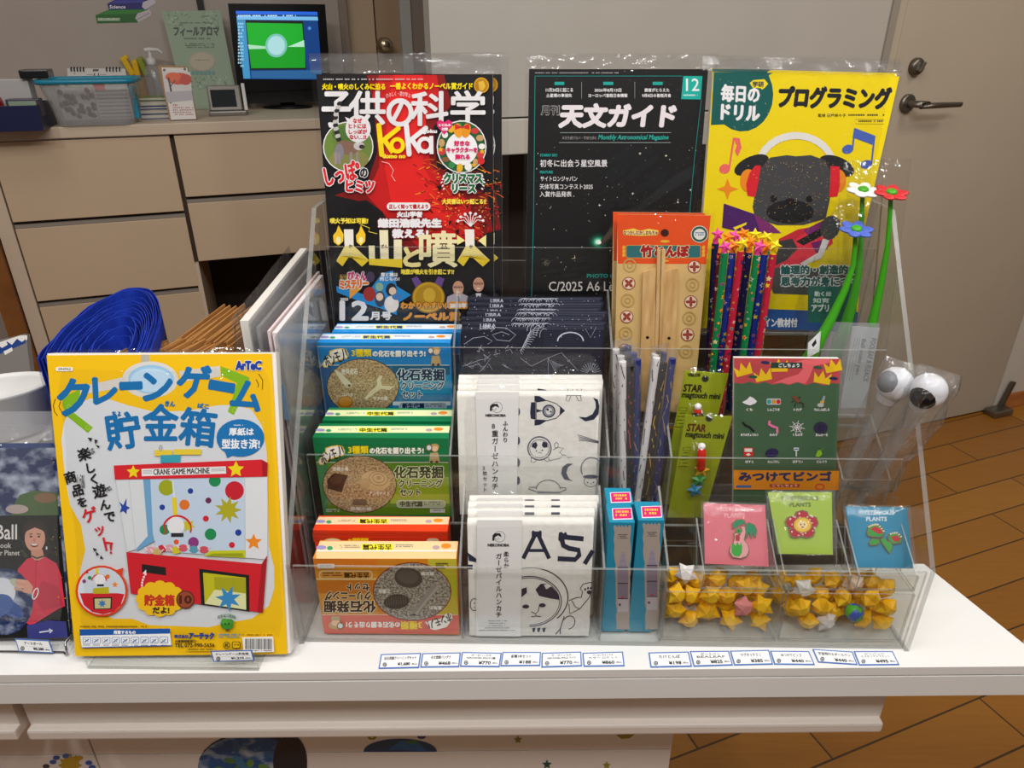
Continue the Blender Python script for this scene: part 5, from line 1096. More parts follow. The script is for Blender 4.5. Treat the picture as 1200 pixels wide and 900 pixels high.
flower_pen('green flower pen with a blue flower head, leaning in front', .748, (1003, 270), [(1002, 285), (1000, 310), (990, 340), (975, 372), (957, 405), (942, 430)], '#4a63bd', 1, [(985, 235), (1032, 240), (1010, 330), (925, 390)], ([(947, 402), (962, 388), (960, 412), (946, 420)], 0))
flower_pen('green flower pen with a white flower head, behind the other flower pens', .776, (1011, 224), [(1010, 245), (1009, 280), (1006, 320), (1000, 350), (990, 385), (975, 430)], '#ecebe6', 1, [(988, 190), (1040, 188), (1030, 300), (985, 330)], None)
# ---- astronaut pens in bags
def astro(label, base, head, seed, face, dark):
    root = thing('astronaut_pen', base, label, 'pen', 'astronaut pens on the second step')
    ax = (head-base).normalized(); W = P('#dfe0e6', .25); K = P('#101014' if dark else '#7c8086', .12)
    MB().tube([base, base+(head-base)*.25, base+(head-base)*.7, head-ax*.008], [.0045, .0062, .0075, .0075], SLEEVE, 16).build('barrel', root)
    MB().ball(head, (.0172, .0172, .0180), W, 22, ax.to_track_quat('Z', 'Y').to_matrix()).build('helmet', root)
    MB().ball(head+face*.0064, (.0130, .0130, .0130), K, 20).build('visor', root)
    MB().tube([head-ax*.013, head-ax*.022], [.0125, .0098], W, 16).build('collar', root)
    u = V((1, 0, -.3)).normalized(); n = V((0, -1, .2)).normalized()
    q = [base+ax*.02-u*.016, base+ax*.02+u*.016, head+ax*.016+u*.019, head+ax*.016-u*.019]
    film(q, n, .019, .004, .004, .005, .012, .0, seed, .009, CRINK, 20, 26).build('plastic_bag', root)
t_x0 = on(vpl(.655), 993, 540).x; hA = on(vpl(.658), 1049, 450); bA = V((t_x0+.016, .697, zb2+.0027))
astro('astronaut pen in a crinkled bag, white helmet turned away', bA, hA, 3, V((-.75, -.30, .35)).normalized()*1.1, 0)
bB = V((bA.x+.026, .690, zb2+.0027)); hB = on(vpl(.636), 1088, 458)
astro('astronaut pen in a crinkled bag with a black visor, nearest the display end', bB, hB, 5, V((-.70, -.60, -.35)).normalized()*1.35, 1)
# small clear tray holding the pens
t_x1 = XR-.007
tr = thing('pen_tray', ((t_x0+t_x1)/2, .6565, Zw(FZ[1])+.0004), 'small empty fronted clear tray holding the astronaut pens', 'tray')
za, zc = Zw(FZ[1])+.0004, Zw(FZ[1])+.072
MB().clry(t_x0, t_x1, .6545, za, zc-.012, .002).build('front_panel', tr); MB().clry(t_x0, t_x1, .726, za, zc+.03, .002).build('rear_panel', tr)
for x in (t_x0, t_x1-.002): MB().clrx([(.6567, za), (.7258, za), (.7258, zc+.03), (.6567, zc-.012)], x, x+.002).build('side_wall', tr)
MB().clrz(t_x0+.002, t_x1-.002, .6567, .7258, za+.002, .0018).build('floor_plate', tr)

# ================================================================== paper stars in clear trays (bottom step)
YEL = procedural('yellow_star_paper', 'noise', '#efac08', '#fac71c', 60, .5); STC = {'y': YEL, 'p': P('#e08a8c', .5), 'w': P('#ddd6d4', .5), 'l': P('#e4c8b0', .5)}
def tray(label, xa, xb):
    t = thing('star_tray', ((xa+xb)/2, .5705, Zw(FZ[0])+.0004), label, 'tray', 'clear trays of paper stars'); z0, z1 = Zw(FZ[0])+.0004, Zw(.0705)
    MB().clry(xa, xb, .5675, z0, z1, .002).build('front_panel', t); MB().clry(xa, xb, .6415, z0, z1, .002).build('rear_panel', t)
    for x in (xa, xb-.002): MB().clrx([(.5697, z0), (.6413, z0), (.6413, z1), (.5697, z1)], x, x+.002).build('side_wall', t)
    MB().clrz(xa+.002, xb-.002, .5697, .6413, z0+.002, .0018).build('floor_plate', t)
    return z0+.0025
xm = on(vpl(.57), 915.5, 720).x
zt1 = tray('clear tray of yellow paper stars beside the teal boxes', X3+.002, xm-.0015); tray('clear tray of yellow paper stars with a tiny globe, at the display end', xm+.0015, XR-.004)
SR = {}
def puffy(kind):
    n = 5; R, q = .0132, .64; vs = []
    bm = bmesh.new()
    ring = [bm.verts.new(V((R*(1 if i % 2 == 0 else q)*math.cos(math.pi/2+math.pi*i/n), 0, R*(1 if i % 2 == 0 else q)*math.sin(math.pi/2+math.pi*i/n)))) for i in range(10)]
    fr = [bm.verts.new(V((R*.42*math.cos(math.pi/2+math.pi*(i*2+1)/n), -.0075, R*.42*math.sin(math.pi/2+math.pi*(i*2+1)/n)))) for i in range(5)]
    bk = [bm.verts.new(V((v.co.x, .0075, v.co.z))) for v in fr]
    bm.faces.new(fr[::-1]); bm.faces.new(bk)
    for i in range(5):
        a, tip, b = ring[2*i-1], ring[2*i], ring[2*i+1]; f0, f1 = fr[i-1], fr[i]; k0, k1 = bk[i-1], bk[i]
        for tri in ((tip, f1, f0), (a, tip, f0), (tip, b, f1), (tip, k0, k1), (tip, a, k0), (b, tip, k1)): bm.faces.new(tri)
    bm.normal_update(); bmesh.ops.recalc_face_normals(bm, faces=bm.faces[:])
    me = bpy.data.meshes.new('paper_star'); bm.to_mesh(me); bm.free(); me.materials.append(STC[kind]); return me
for k in STC: SR[k] = puffy(k)
def paper_star(p, kind, seed, label, group):
    o = bpy.data.objects.new('paper_star', SR[kind]); C.objects.link(o); r = random.Random(seed); o.location = p
    o.rotation_euler = (r.uniform(-.5, .5), r.uniform(-.6, .6), r.uniform(-.7, .7)); return tag(o, label, 'paper star', group)
S1 = [(150, 420, 'y'), (300, 425, 'y'), (470, 430, 'y'), (650, 430, 'y'), (800, 520, 'p'), (960, 435, 'y'), (120, 570, 'y'), (255, 590, 'w'), (420, 570, 'y'), (590, 565, 'y'), (960, 595, 'y'), (110, 700, 'y'), (280, 700, 'y'), (460, 700, 'y'), (620, 720, 'y'), (800, 715, 'y'), (970, 710, 'y'), (110, 260, 'y'), (250, 240, 'w'), (330, 300, 'y'), (560, 330, 'y'), (790, 375, 'y')]
S2 = [(170, 430, 'y'), (330, 330, 'y'), (320, 430, 'y'), (490, 385, 'y'), (660, 370, 'y'), (810, 365, 'y'), (800, 470, 'y'), (430, 515, 'y'), (240, 525, 'y'), (130, 585, 'y'), (310, 590, 'w'), (455, 605, 'y'), (585, 550, 'y'), (695, 495, 'y'), (660, 615, 'y'), (785, 595, 'y'), (190, 295, 'w'), (400, 275, 'y'), (530, 275, 'l'), (680, 275, 'y')]
GLOBE = on(vpl(.5815), 1001, 718)
def fillstars(L, z, xa, xb, word, pk):
    todo = []
    for i, (x, y, c) in enumerate(L):
        Y = .5845 + (.010 if i % 2 else 0) + (.018 if y < 340 else 0); p = on(vpl(Y), z[0]+x/z[2], z[1]+y/z[2])
        p.x = min(max(p.x, xa+.015), xb-.015); p.z = max(p.z, zt1+.0115)
        nm = {'y': 'yellow folded paper star in the clear tray '+word, 'p': 'pink folded paper star among yellow ones', 'w': 'white folded paper star in the tray '+word+', '+('lower one' if y > 400 else 'upper one'), 'l': 'pale peach folded paper star on top of the tray with the globe'}[c]
        todo.append([p, c, i*3+pk, nm, 'yellow paper stars '+word if c == 'y' else 'odd coloured paper stars', .25])
    for i in range(12):
        r = random.Random(i+pk); p = V((xa+.014+(xb-xa-.028)*(i % 6)/5, .622+r.uniform(-.006, .005), zt1+.012+.022*(i//6)))
        todo.append([p, 'y', i+100+pk, 'yellow folded paper star in the clear tray '+word, 'yellow paper stars '+word, 1])
    fixed = [g_ for g_ in (GLOBE,) if xa < g_.x < xb]
    for it in range(80):                                     # let the stars settle side by side
        for a_ in range(len(todo)):
            for b_ in range(a_+1, len(todo)):
                A_, B_ = todo[a_], todo[b_]; d = B_[0]-A_[0]; l = d.length or 1e-6
                if l < .0200:
                    s_ = A_[5]+B_[5]; m = d/l*(.0200-l)*.5; A_[0] = A_[0]-m*A_[5]/s_; B_[0] = B_[0]+m*B_[5]/s_
            for g_ in fixed:
                d = todo[a_][0]-g_; l = d.length
                if l < .0195: todo[a_][0] = todo[a_][0]+d/l*(.0195-l)
        for A_ in todo:
            p = A_[0]; p.x = min(max(p.x, xa+.0145), xb-.0145); p.y = min(max(p.y, .5835), .6280); p.z = max(p.z, zt1+.0120)
    for p, c, sd, nm, gr, _ in todo: paper_star(p, c, sd, nm, gr)
fillstars(S1, (770, 640, 7.5), X3+.002, xm-.0015, 'beside the teal boxes', 1); fillstars(S2, (910, 640, 6), xm+.0015, XR-.004, 'with the globe', 50)
g = GLOBE; mb = MB(); mb.ball(g, .0098, procedural('globe_paint', 'noise', '#2a58b8', '#44b02e', 95, .25, (1, 1, 1), 0, .45, .49), 24)
tag(mb.build('globe_ball'), 'tiny blue and green globe ball among the yellow paper stars', 'ball')
# ---- enamel pin cards in little acrylic stands
def pin_stand(label, x0, x1):
    t = thing('pin_stand', ((x0+x1)/2, .572, Zw(.0715)), label, 'stand', 'little acrylic pin stands'); z0 = Zw(.0715)
    y0, y1 = .571, .645
    MB().clrz(x0, x1, y0, y1, z0+.002, .002).build('base_plate', t); MB().clry(x0, x1, y0, z0+.002, z0+.020, .002).build('front_lip', t)
    MB().clr([V((x0, y0+.036, z0+.0025)), V((x1, y0+.036, z0+.0025)), V((x1, y0+.072, z0+.068)), V((x0, y0+.072, z0+.068))], V((0, -.88, .48)), .002).build('rest_plate', t)
    for x in (x0, x1-.0015): MB().clrx([(y0+.002, z0+.0022), (y0+.030, z0+.0022), (y0+.055, z0+.050), (y0+.002, z0+.019)], x, x+.0015).build('side_wall', t)
def pin_card(label, pl, corners, base, tcol, art, glare):
    n = pl[1]; q = quad(pl, *corners); root = thing('pin_card', (q[0]+q[1])/2, label, 'pin badge', 'enamel plant pins on coloured cards')
    mb = MB(); mb.slab(q, n, .0008, P(base, .4)); a = Art(mb, pl, (800, 550, 3.75), k0=3); x0, y0 = corners[0]; X, Y_ = (x0-800)*3.75, (y0-550)*3.75
    w = (corners[1][0]-x0)*3.75
    a.txt('MYSTERIOUS', X+w*.22, Y_+18, X+w*.79, Y_+36, tcol, .8).txt('PLANTS', X+w*.34, Y_+46, X+w*.67, Y_+64, tcol, .8)
    mb.build('backing_card', root)
    mb = MB(); art(Art(mb, (pl[0]+n*.0022, n), (800, 550, 3.75), k0=1, rough=.2), mb, n); mb.build('enamel_pin', root)
    film(q, n, .006, .001, .003, .004, .002, .001, 100+int(x0) % 13, .0016, CRINK, 10, 10).build('plastic_bag', root)
GOLD = P('#cdb98a', .25, .9)
def blob(a, mb, n, pts, c):
    """a raised enamel piece with its metal rim"""
    k = len(pts); cx = sum(p[0] for p in pts)/k; cy = sum(p[1] for p in pts)/k
    out = [a.pt(cx+(x-cx)*1.0+(4 if x > cx else -4), cy+(y-cy)+(4 if y > cy else -4)) for x, y in pts]
    mb.slab(out[::-1], n, .0020, GOLD, GOLD); a.k += 4; a.poly(pts, c)
def pin_pink(a, mb, n):
    for pts, c in (([(222, 240), (240, 224), (262, 222), (276, 238), (262, 240), (246, 244), (232, 256), (222, 256)], '#0e8a5c'), ([(280, 245), (296, 236), (312, 246), (324, 270), (316, 300), (306, 270), (300, 302), (292, 270), (284, 304), (278, 270)], '#0e8a5c'),
                   ([(230, 300), (228, 284), (240, 280), (250, 296), (262, 270), (258, 250), (272, 252), (276, 276), (268, 310), (284, 330), (290, 356), (280, 380), (252, 390), (222, 384), (208, 362), (212, 336), (226, 318)], '#e7a0a4')): blob(a, mb, n, pts, c)
    a.poly([(232, 290), (244, 286), (252, 300), (248, 316), (232, 314)], '#b51e2c').ell(246, 270, 12, 11, '#1d9c3a').ell(246, 272, 4, 4, '#3a2a10').poly([(214, 336), (222, 320), (232, 336), (240, 318), (250, 334), (258, 322), (262, 340), (260, 366), (248, 384), (226, 380), (214, 364)], '#27a52c')
def pin_green(a, mb, n):
    for k in range(5):
        t = math.radians(-90+72*k); cx, cy = 524+42*math.cos(t), 244+36*math.sin(t); blob(a, mb, n, [(cx+30*math.cos(i*.7854), cy+26*math.sin(i*.7854)) for i in range(8)], '#b3152c')
    r = random.Random(3)
    for k in range(26): t = r.uniform(0, 6.28); q = r.uniform(.62, 1.2); a.ell(524+52*q*math.cos(t), 244+45*q*math.sin(t), r.uniform(2, 5), r.uniform(2, 5), '#f0d3cf', 0, 8)
    a.ell(526, 244, 40, 34, '#c9a040').ell(526, 244, 34, 29, '#f0c23c').ell(526, 244, 22, 18, '#f4d9a0').ell(518, 242, 3, 4, '#4a2a14').ell(534, 242, 3, 4, '#4a2a14').ell(526, 254, 6, 3, '#8a3a1e')
def pin_blue(a, mb, n):
    for pts, c in (([(870, 310), (886, 300), (900, 320), (916, 318), (920, 340), (908, 368), (892, 340)], '#35a23c'), ([(822, 320), (834, 306), (860, 308), (866, 322), (846, 330), (828, 332)], '#2f9a3a'), ([(812, 275), (822, 250), (850, 244), (874, 260), (884, 280), (868, 296), (836, 294), (818, 290)], '#2f9a3a'), ([(904, 300), (912, 286), (940, 284), (960, 302), (956, 320), (930, 326), (912, 316)], '#2f9a3a')): blob(a, mb, n, pts, c)
    a.poly([(824, 262), (846, 250), (870, 262), (880, 280), (860, 284), (840, 272)], '#c0202c').poly([(914, 296), (940, 290), (956, 304), (950, 318), (926, 316)], '#c0202c')
    for k in range(9): a.ell(818+k*8, 252-10*math.sin(k*.4)+(k > 5)*(k-5)*6, 3, 5, '#f0e4b8', k*20-60, 8)
    for k in range(6): a.ell(914+k*9, 284-5*math.sin(k*.6)+(k > 3)*(k-3)*6, 3, 5, '#f0e4b8', k*25-50, 8)
PP1 = vpl(.598, 33, .081); PP2 = vpl(.604, 33, .088); PP3 = vpl(.596, 33, .079)
def xr(pl, x, y): return on(pl, x, y).x
pin_stand('little clear acrylic stand holding the pink pin card', xr(PP1, 817, 662), xr(PP1, 902, 662)); pin_stand('little clear acrylic stand holding the lime pin card', xr(PP2, 907, 650), xr(PP2, 983, 650)); pin_stand('little clear acrylic stand holding the teal pin card', xr(PP3, 993, 666), min(xr(PP3, 1079, 666), XR-.0035))
pin_card('pink card with a green and red pitcher plant enamel pin', PP1, [(824.5, 589.5), (896.5, 592), (901, 664), (826, 660.5)], '#dc6f7c', '#e9a9b0', pin_pink, 0)
pin_card('lime green card with a round red flower enamel pin', PP2, [(900, 576.7), (974.7, 576.7), (976, 650), (912, 649)], '#a3bf3e', '#4a5a2a', pin_green, 0)
pin_card('teal blue card with a flytrap plant enamel pin', PP3, [(990.7, 593.5), (1063, 594.8), (1070, 666), (1002.7, 665)], '#1f86ab', '#d5e6ec', pin_blue, 0)
# ================================================================== crane game package on its easel
PC = vpl(.533, 20.5, .010, 1.4, -.35); nC = PC[1]
QC = quad(PC, (54.5, 416.5), (318, 414.5), (336.5, 766.5), (88.5, 769))
def crane(a):
    r = random.Random(21); Y = '#f2c012'; B = '#136fae'; LG = '#d7dade'; Rd = '#d4202c'; Gn = '#84b81e'
    a.zoom(50, 400, 4)
    a.poly([(18, 66), (1072, 58), (1146, 1466), (155, 1476)], Y)
    a.dots([(r.uniform(40, 1060), r.uniform(80, 1460), r.uniform(1, 2.6)) for i in range(420)], '#f6cd2e')
    a.poly([(88, 460), (100, 380), (140, 310), (220, 268), (300, 268), (400, 300), (520, 330), (680, 326), (820, 300), (900, 298), (980, 320), (1030, 400), (1050, 520), (1060, 960), (1085, 1060), (1085, 1160), (1060, 1240), (980, 1300), (860, 1320), (780, 1340), (500, 1330), (420, 1300), (330, 1300), (240, 1250), (180, 1160), (175, 1080), (200, 980), (180, 860), (130, 770), (105, 640)], LG)
    a.dots([(r.uniform(150, 1040), r.uniform(340, 1280), r.uniform(1.5, 3)) for i in range(260)], '#c9ccd2')
    # crane arm behind the title
    a.rect(460, 62, 500, 105, '#b9b3a4').ell(504, 180, 132, 86, '#d9d6cf').ell(508, 178, 108, 68, '#9cc6e4').ell(508, 182, 96, 56, '#bcd9ee').poly([(170, 215), (390, 165), (392, 214), (180, 250)], '#d4d0ca').poly([(640, 140), (830, 115), (834, 165), (650, 190)], '#d4d0ca')
    a.poly([(834, 116), (968, 168), (972, 200), (928, 252), (918, 300), (896, 346), (868, 330), (888, 272), (900, 230), (912, 196), (836, 160)], Gn).poly([(96, 262), (176, 224), (172, 268), (142, 300), (140, 330), (236, 404), (212, 430), (116, 352), (92, 300)], Gn)
    for x, y in ((124, 306), (212, 404), (898, 322)): a.ring(x, y, 9, 9, 3, '#a6cc58')
    for pts in ([(60, 270), (50, 300), (56, 330), (70, 348)], [(84, 282), (76, 305), (90, 332)], [(1012, 152), (1032, 182), (1030, 226)], [(1000, 178), (1012, 200), (1010, 216)]): a.line(pts, 4, '#7a4a10')
    # title
    for t, x0, y0, x1, y1, q in (('ク', 72, 178, 218, 346, -2), ('レ', 240, 172, 346, 290, -3), ('ー', 366, 194, 462, 222, -2), ('ン', 474, 152, 604, 276, 0), ('ゲ', 634, 116, 786, 262, 2), ('ー', 784, 192, 896, 230, 10), ('ム', 890, 190, 1026, 316, 10)): a.txt(t, x0, y0, x1, y1, B, 7, q)
    for t, x0, y0, x1, y1, q in (('貯', 298, 336, 456, 502, -8), ('金', 474, 296, 634, 462, 0), ('箱', 646, 316, 810, 488, 6)): a.txt(t, x0, y0, x1, y1, B, 5, q)
    a.txt('ちょ', 328, 326, 366, 352, B, 1.5, -10).txt('きん', 576, 280, 620, 304, B, 1.5, 4).txt('ばこ', 728, 292, 780, 312, B, 1.5, 6)
    a.rrect(62, 120, 144, 140, 10, '#f0ede4').txt('094962', 76, 124, 134, 136, '#7a7672', .6)
    a.txt('ArTeC', 908, 94, 1024, 132, '#1f3f9a', 4, 0, '#f4f2ea', 2).txt('®', 1022, 94, 1032, 104, '#1f3f9a', .3)
    a.ell(928, 452, 112, 88, '#1a74b4').poly([(850, 500), (900, 530), (866, 546)], '#1a74b4').txt('厚紙は', 876, 406, 990, 440, '#f3f4f4', 1.5).txt('型抜き済!', 842, 458, 1018, 502, '#f3f4f4', 1.5).greek(890, 390, 940, 398, '#dfe8f0', 2)
    # sideways slogan
    K = '#1c1b1e'
    for t, x, y, s_, q, c in (('楽', 196, 528, 62, -14, K), ('し', 224, 592, 54, -10, K), ('く', 244, 644, 56, -10, K), ('遊', 268, 700, 66, -14, K), ('ん', 294, 764, 54, -10, K), ('で', 316, 820, 58, -8, K), ('商', 132, 636, 60, -16, K), ('品', 166, 696, 58, -14, K), ('を', 188, 752, 52, -12, K), ('ゲ', 222, 812, 76, -14, Rd), ('ッ', 268, 880, 62, -16, Rd), ('ト', 304, 946, 76, -14, Rd), ('!', 346, 968, 64, 0, Rd)): a.vtxt(t, x, y-20, y+20, s_, c, 1.8, 0, q)
    a.txt('たの', 222, 500, 246, 528, K, .5, 60).txt('しょうひん', 166, 622, 200, 690, K, .4, 0).txt('あそ', 300, 676, 322, 706, K, .5, 60)
    for tri in ([(214, 450), (236, 452), (228, 470)], [(246, 458), (262, 462), (250, 482)], [(252, 484), (272, 490), (264, 500)], [(238, 966), (258, 972), (246, 984)], [(252, 982), (268, 996), (256, 1004)], [(276, 1000), (288, 1018), (272, 1016)]): a.poly(tri, K)
    # machine
    a.rect(528, 508, 610, 536, '#e8cc3a').rect(618, 504, 746, 530, '#e8cc3a').poly([(556, 532), (648, 530), (648, 568), (556, 568)], '#3aa0b4').ring(556, 500, 6, 14, 3, '#9a9a9a')
    a.poly([(346, 640), (480, 642), (530, 900), (448, 970), (400, 985)], '#d9dde0').poly([(474, 640), (510, 640), (534, 930), (446, 980), (442, 970), (496, 910)], '#6fa4cc')
    a.poly([(508, 640), (948, 632), (952, 1010), (540, 980), (520, 900)], '#c3d3e6').poly([(946, 634), (1056, 628), (1056, 1020), (952, 1012)], '#dfe1e4').line([(950, 640), (952, 1010)], 3, '#b4bac2').line([(408, 646), (440, 980)], 2, '#b9bfc6')
    for x, y, q, c in ((584, 684, 37, '#a0a81e'), (810, 652, 28, '#1e8a4e'), (902, 698, 44, '#c8202e'), (696, 700, 13, '#1f3f9a'), (564, 776, 13, '#1f3f9a'), (668, 764, 24, '#e0742a'), (780, 744, 14, '#6a2a4c'), (768, 829, 14, '#d02434'), (790, 902, 27, '#1e8a4e'), (920, 894, 15, '#1f3f9a'), (710, 940, 25, '#8a3a7c'), (630, 938, 12, '#e05a2a'), (576, 880, 24, '#1e8a4e'), (890, 952, 14, '#d02434')): a.ell(x, y, q, q, c)
    a.star(872, 788, 64, '#b0aa22', 9, .5, -80).star(684, 860, 36, '#c9c02a', 7, .5).star(992, 938, 40, '#f08c1e', 5, .45).poly([(364, 750), (382, 766), (398, 732), (396, 768), (414, 778), (398, 788), (398, 808), (382, 794), (366, 800), (374, 776)], '#2a48a4')
    a.line([(614, 656), (622, 740)], 8, '#dfe3e6').line([(620, 730), (626, 816)], 20, '#e8d01e').ring(634, 880, 66, 64, 9, Rd, 0, 200, 340).line([(572, 856), (580, 890), (574, 900)], 7, Rd).line([(696, 850), (700, 880), (696, 894)], 7, Rd).ell(628, 862, 40, 42, '#e9e9ec').rect(606, 896, 664, 914, '#2c2c30')
    for x, y, c in ((565, 968, '#c8303e'), (600, 966, '#d7a0a8'), (630, 976, '#d2c52a'), (662, 966, '#d05a6a'), (712, 972, '#5a9ab0'), (512, 976, '#e2a4ac'), (760, 974, '#d0505c'), (540, 985, '#c9b070')): a.ell(x, y, 22, 17, c).line([(x-30, y-14), (x-18, y)], 5, '#eee2e4').line([(x+18, y), (x+32, y-14)], 5, '#e4c9cc')
    a.poly([(790, 978), (952, 976), (952, 1012), (760, 1002)], '#c6c91e').poly([(800, 992), (940, 990), (946, 1008), (775, 1002)], '#9aa018')
    a.poly([(338, 580), (1030, 552), (1058, 568), (1056, 632), (344, 646)], '#d8222e').poly([(1030, 552), (1058, 568), (1056, 632), (1034, 632)], '#a81824').poly([(468, 596), (862, 584), (864, 618), (470, 630)], '#ecebea').txt('CRANE GAME MACHINE', 524, 594, 786, 620, '#3a3a3e', 1, -1.6)
    for y in (604, 610, 616): a.line([(474, y), (518, y-1.5)], 2, '#8a8a8e').line([(794, y-10), (858, y-12)], 2, '#8a8a8e')
    a.star(430, 610, 32, '#f2d818', 5, .48).star(910, 598, 40, '#f2d818', 5, .48)
    a.poly([(397, 984), (1030, 1040), (1056, 1000), (1036, 1268), (600, 1210), (418, 1178)], '#d2202c').poly([(1030, 1040), (1056, 1000), (1036, 1268), (1010, 1266)], '#a81824')
    a.poly([(470, 1040), (582, 1056), (584, 1094), (470, 1078)], '#221e20').poly([(738, 1062), (972, 1092), (974, 1262), (748, 1230)], '#1d1c1c').poly([(756, 1080), (956, 1104), (958, 1254), (764, 1226)], '#c3bd1e').poly([(764, 1226), (810, 1160), (956, 1178), (958, 1254)], '#dfe0a8').poly([(808, 1100), (956, 1106), (956, 1178), (810, 1158)], '#a8a41a')
    a.star(874, 1202, 62, '#3a8ac4', 7, .45, -70)
    for k in range(6): a.ell(478-k*2+((k-3)**2), 1088+k*13, 5, 6, '#f4e4e0')
    a.poly([(474, 1084), (490, 1066), (492, 1090)], '#f4e4e0')
    for k in range(12): t = 2*math.pi*k/12; a.ell(555+85*math.cos(t), 1202+60*math.sin(t), 30, 26, '#f3c21a', 0, 12)
    a.ell(555, 1202, 92, 66, '#f3c21a').txt('貯金箱', 484, 1184, 622, 1234, '#c8341e', 3).txt('だよ!', 522, 1242, 598, 1270, '#2a2420', 2).ell(674, 1206, 43, 43, '#6a2e1c').ell(674, 1206, 37, 37, '#9a4a2e').txt('10', 648, 1188, 702, 1224, '#542010', 3)
    # round inset
    a.ell(283, 1166, 122, 120, '#e0421c').poly([(340, 1072), (386, 1056), (376, 1092)], '#e0421c').ell(283, 1166, 111, 110, '#cfd9e2').poly([(182, 1178), (200, 1232), (240, 1264), (290, 1275), (340, 1262), (372, 1232), (390, 1180), (356, 1176), (180, 1176)], '#cf222e').poly([(242, 1196), (332, 1194), (330, 1250), (246, 1252)], '#211c1c').poly([(250, 1202), (326, 1200), (324, 1246), (252, 1248)], '#c9c48a').star(286, 1224, 22, '#3a7ab8', 7, .45).poly([(244, 1152), (316, 1146), (318, 1178), (242, 1178)], '#bfb41e').line([(262, 1060), (262, 1088)], 12, '#e8d01e').ring(272, 1118, 34, 30, 6, Rd, 0, 180, 360).ell(275, 1112, 25, 26, '#ececee').rect(262, 1134, 294, 1144, '#2c2c30').star(346, 1136, 16, '#f08c1e').ell(228, 1104, 9, 9, '#1e8a4e').ell(312, 1098, 10, 10, '#e0742a').ell(202, 1120, 9, 9, '#8a3a7c').ell(216, 1078, 6, 6, '#d02434')
    # bottom strip
    a.greek(182, 1328, 494, 1338, '#6a5a10', 4)
    a.poly([(180, 1346), (602, 1342), (610, 1420), (190, 1430)], '#f2f2ee').poly([(180, 1346), (602, 1342), (604, 1364), (182, 1374)], '#1d58a8').txt('用意するもの', 340, 1350, 442, 1366, '#f2f2ee', 1).line([(180, 1346), (602, 1342), (610, 1420), (190, 1430)], 4, '#1d58a8', True)
    for k in range(9):
        x = 196+k*45; a.rrect(x, 1382-k*.6, x+38, 1412-k*.6, 4, '#3a6eb4').rrect(x+2, 1384-k*.6, x+36, 1410-k*.6, 3, '#eaeef2').line([(x+8, 1404), (x+28, 1390)], 5, '#4a6a9a').line([(x+10, 1390), (x+26, 1402)], 3, '#7a92b4').greek(x+2, 1416, x+34, 1422, '#3a5a94', k)
    a.txt('株式会社', 624, 1368, 690, 1384, '#1c3f8c', 1).txt('アーテック', 694, 1360, 808, 1388, '#1c3f8c', 2.5).txt('お客様相談窓口', 628, 1392, 724, 1404, '#3a3416', .6).txt('TEL 072-990-5656', 626, 1408, 812, 1426, '#3a3416', .8).rect(680, 1432, 818, 1446, '#d8ac14').greek(690, 1434, 812, 1444, '#6a5a10', 4)
    a.ell(870, 1320, 30, 26, '#3a8a2a').ell(858, 1306, 16, 14, '#58a83a').ell(886, 1308, 16, 14, '#4a9a34').ell(862, 1318, 4, 5, '#1f4a16').ell(880, 1318, 4, 5, '#1f4a16').rect(864, 1340, 878, 1352, '#6a4a1c').txt('MORI NO CHIKARA', 828, 1280, 912, 1296, '#2f6a1e', .3, 0, None, 0, 0, 10).greek(832, 1364, 930, 1386, '#4a8aa4', 4, 2)
    a.ring(868, 1416, 15, 15, 3, '#2a2616').rrect(894, 1400, 932, 1432, 6, '#2a2616').rrect(897, 1403, 929, 1429, 5, Y).txt('紙', 860, 1408, 876, 1424, '#2a2616', .5).txt('プラ', 900, 1410, 926, 1422, '#2a2616', .5).greek(862, 1438, 926, 1446, '#4a3f10', 3)
    a.greek(944, 1366, 1084, 1374, '#4a3f10', 5).poly([(942, 1380), (1086, 1376), (1090, 1448), (948, 1452)], '#f0eee8')
    x = 956
    while x < 1078: wd = r.choice([2, 2, 3, 5]); a.rect(x, 1386, x+wd, 1436, '#2a2622'); x += wd+r.choice([2, 3, 4])
    a.greek(956, 1440, 1080, 1446, '#2a2622', 5)
T = thing('craft_kit_package', (QC[0]+QC[1])/2, 'big yellow crane game coin bank package in a clear bag, on a small easel', 'toy package')
qw = [QC[0]-nC*.002, QC[1]-nC*.002+V((.003, 0, 0)), QC[2]-nC*.002+V((.004, 0, .001)), QC[3]-nC*.002+V((0, 0, .002))]
MB().slab(qw, nC, .012, P('#e8e6e2', .5)).build('inner_card', T)
mb = MB(); mb.slab(QC, nC, .0012, P('#f2c012', .35)); crane(Art(mb, PC, rough=.32)); mb.build('printed_cover', T)
film(QC, nC, .005, .014, .006, .012, .006, .0, 120, .0016, FILM, 12, 16).build('plastic_bag', T)
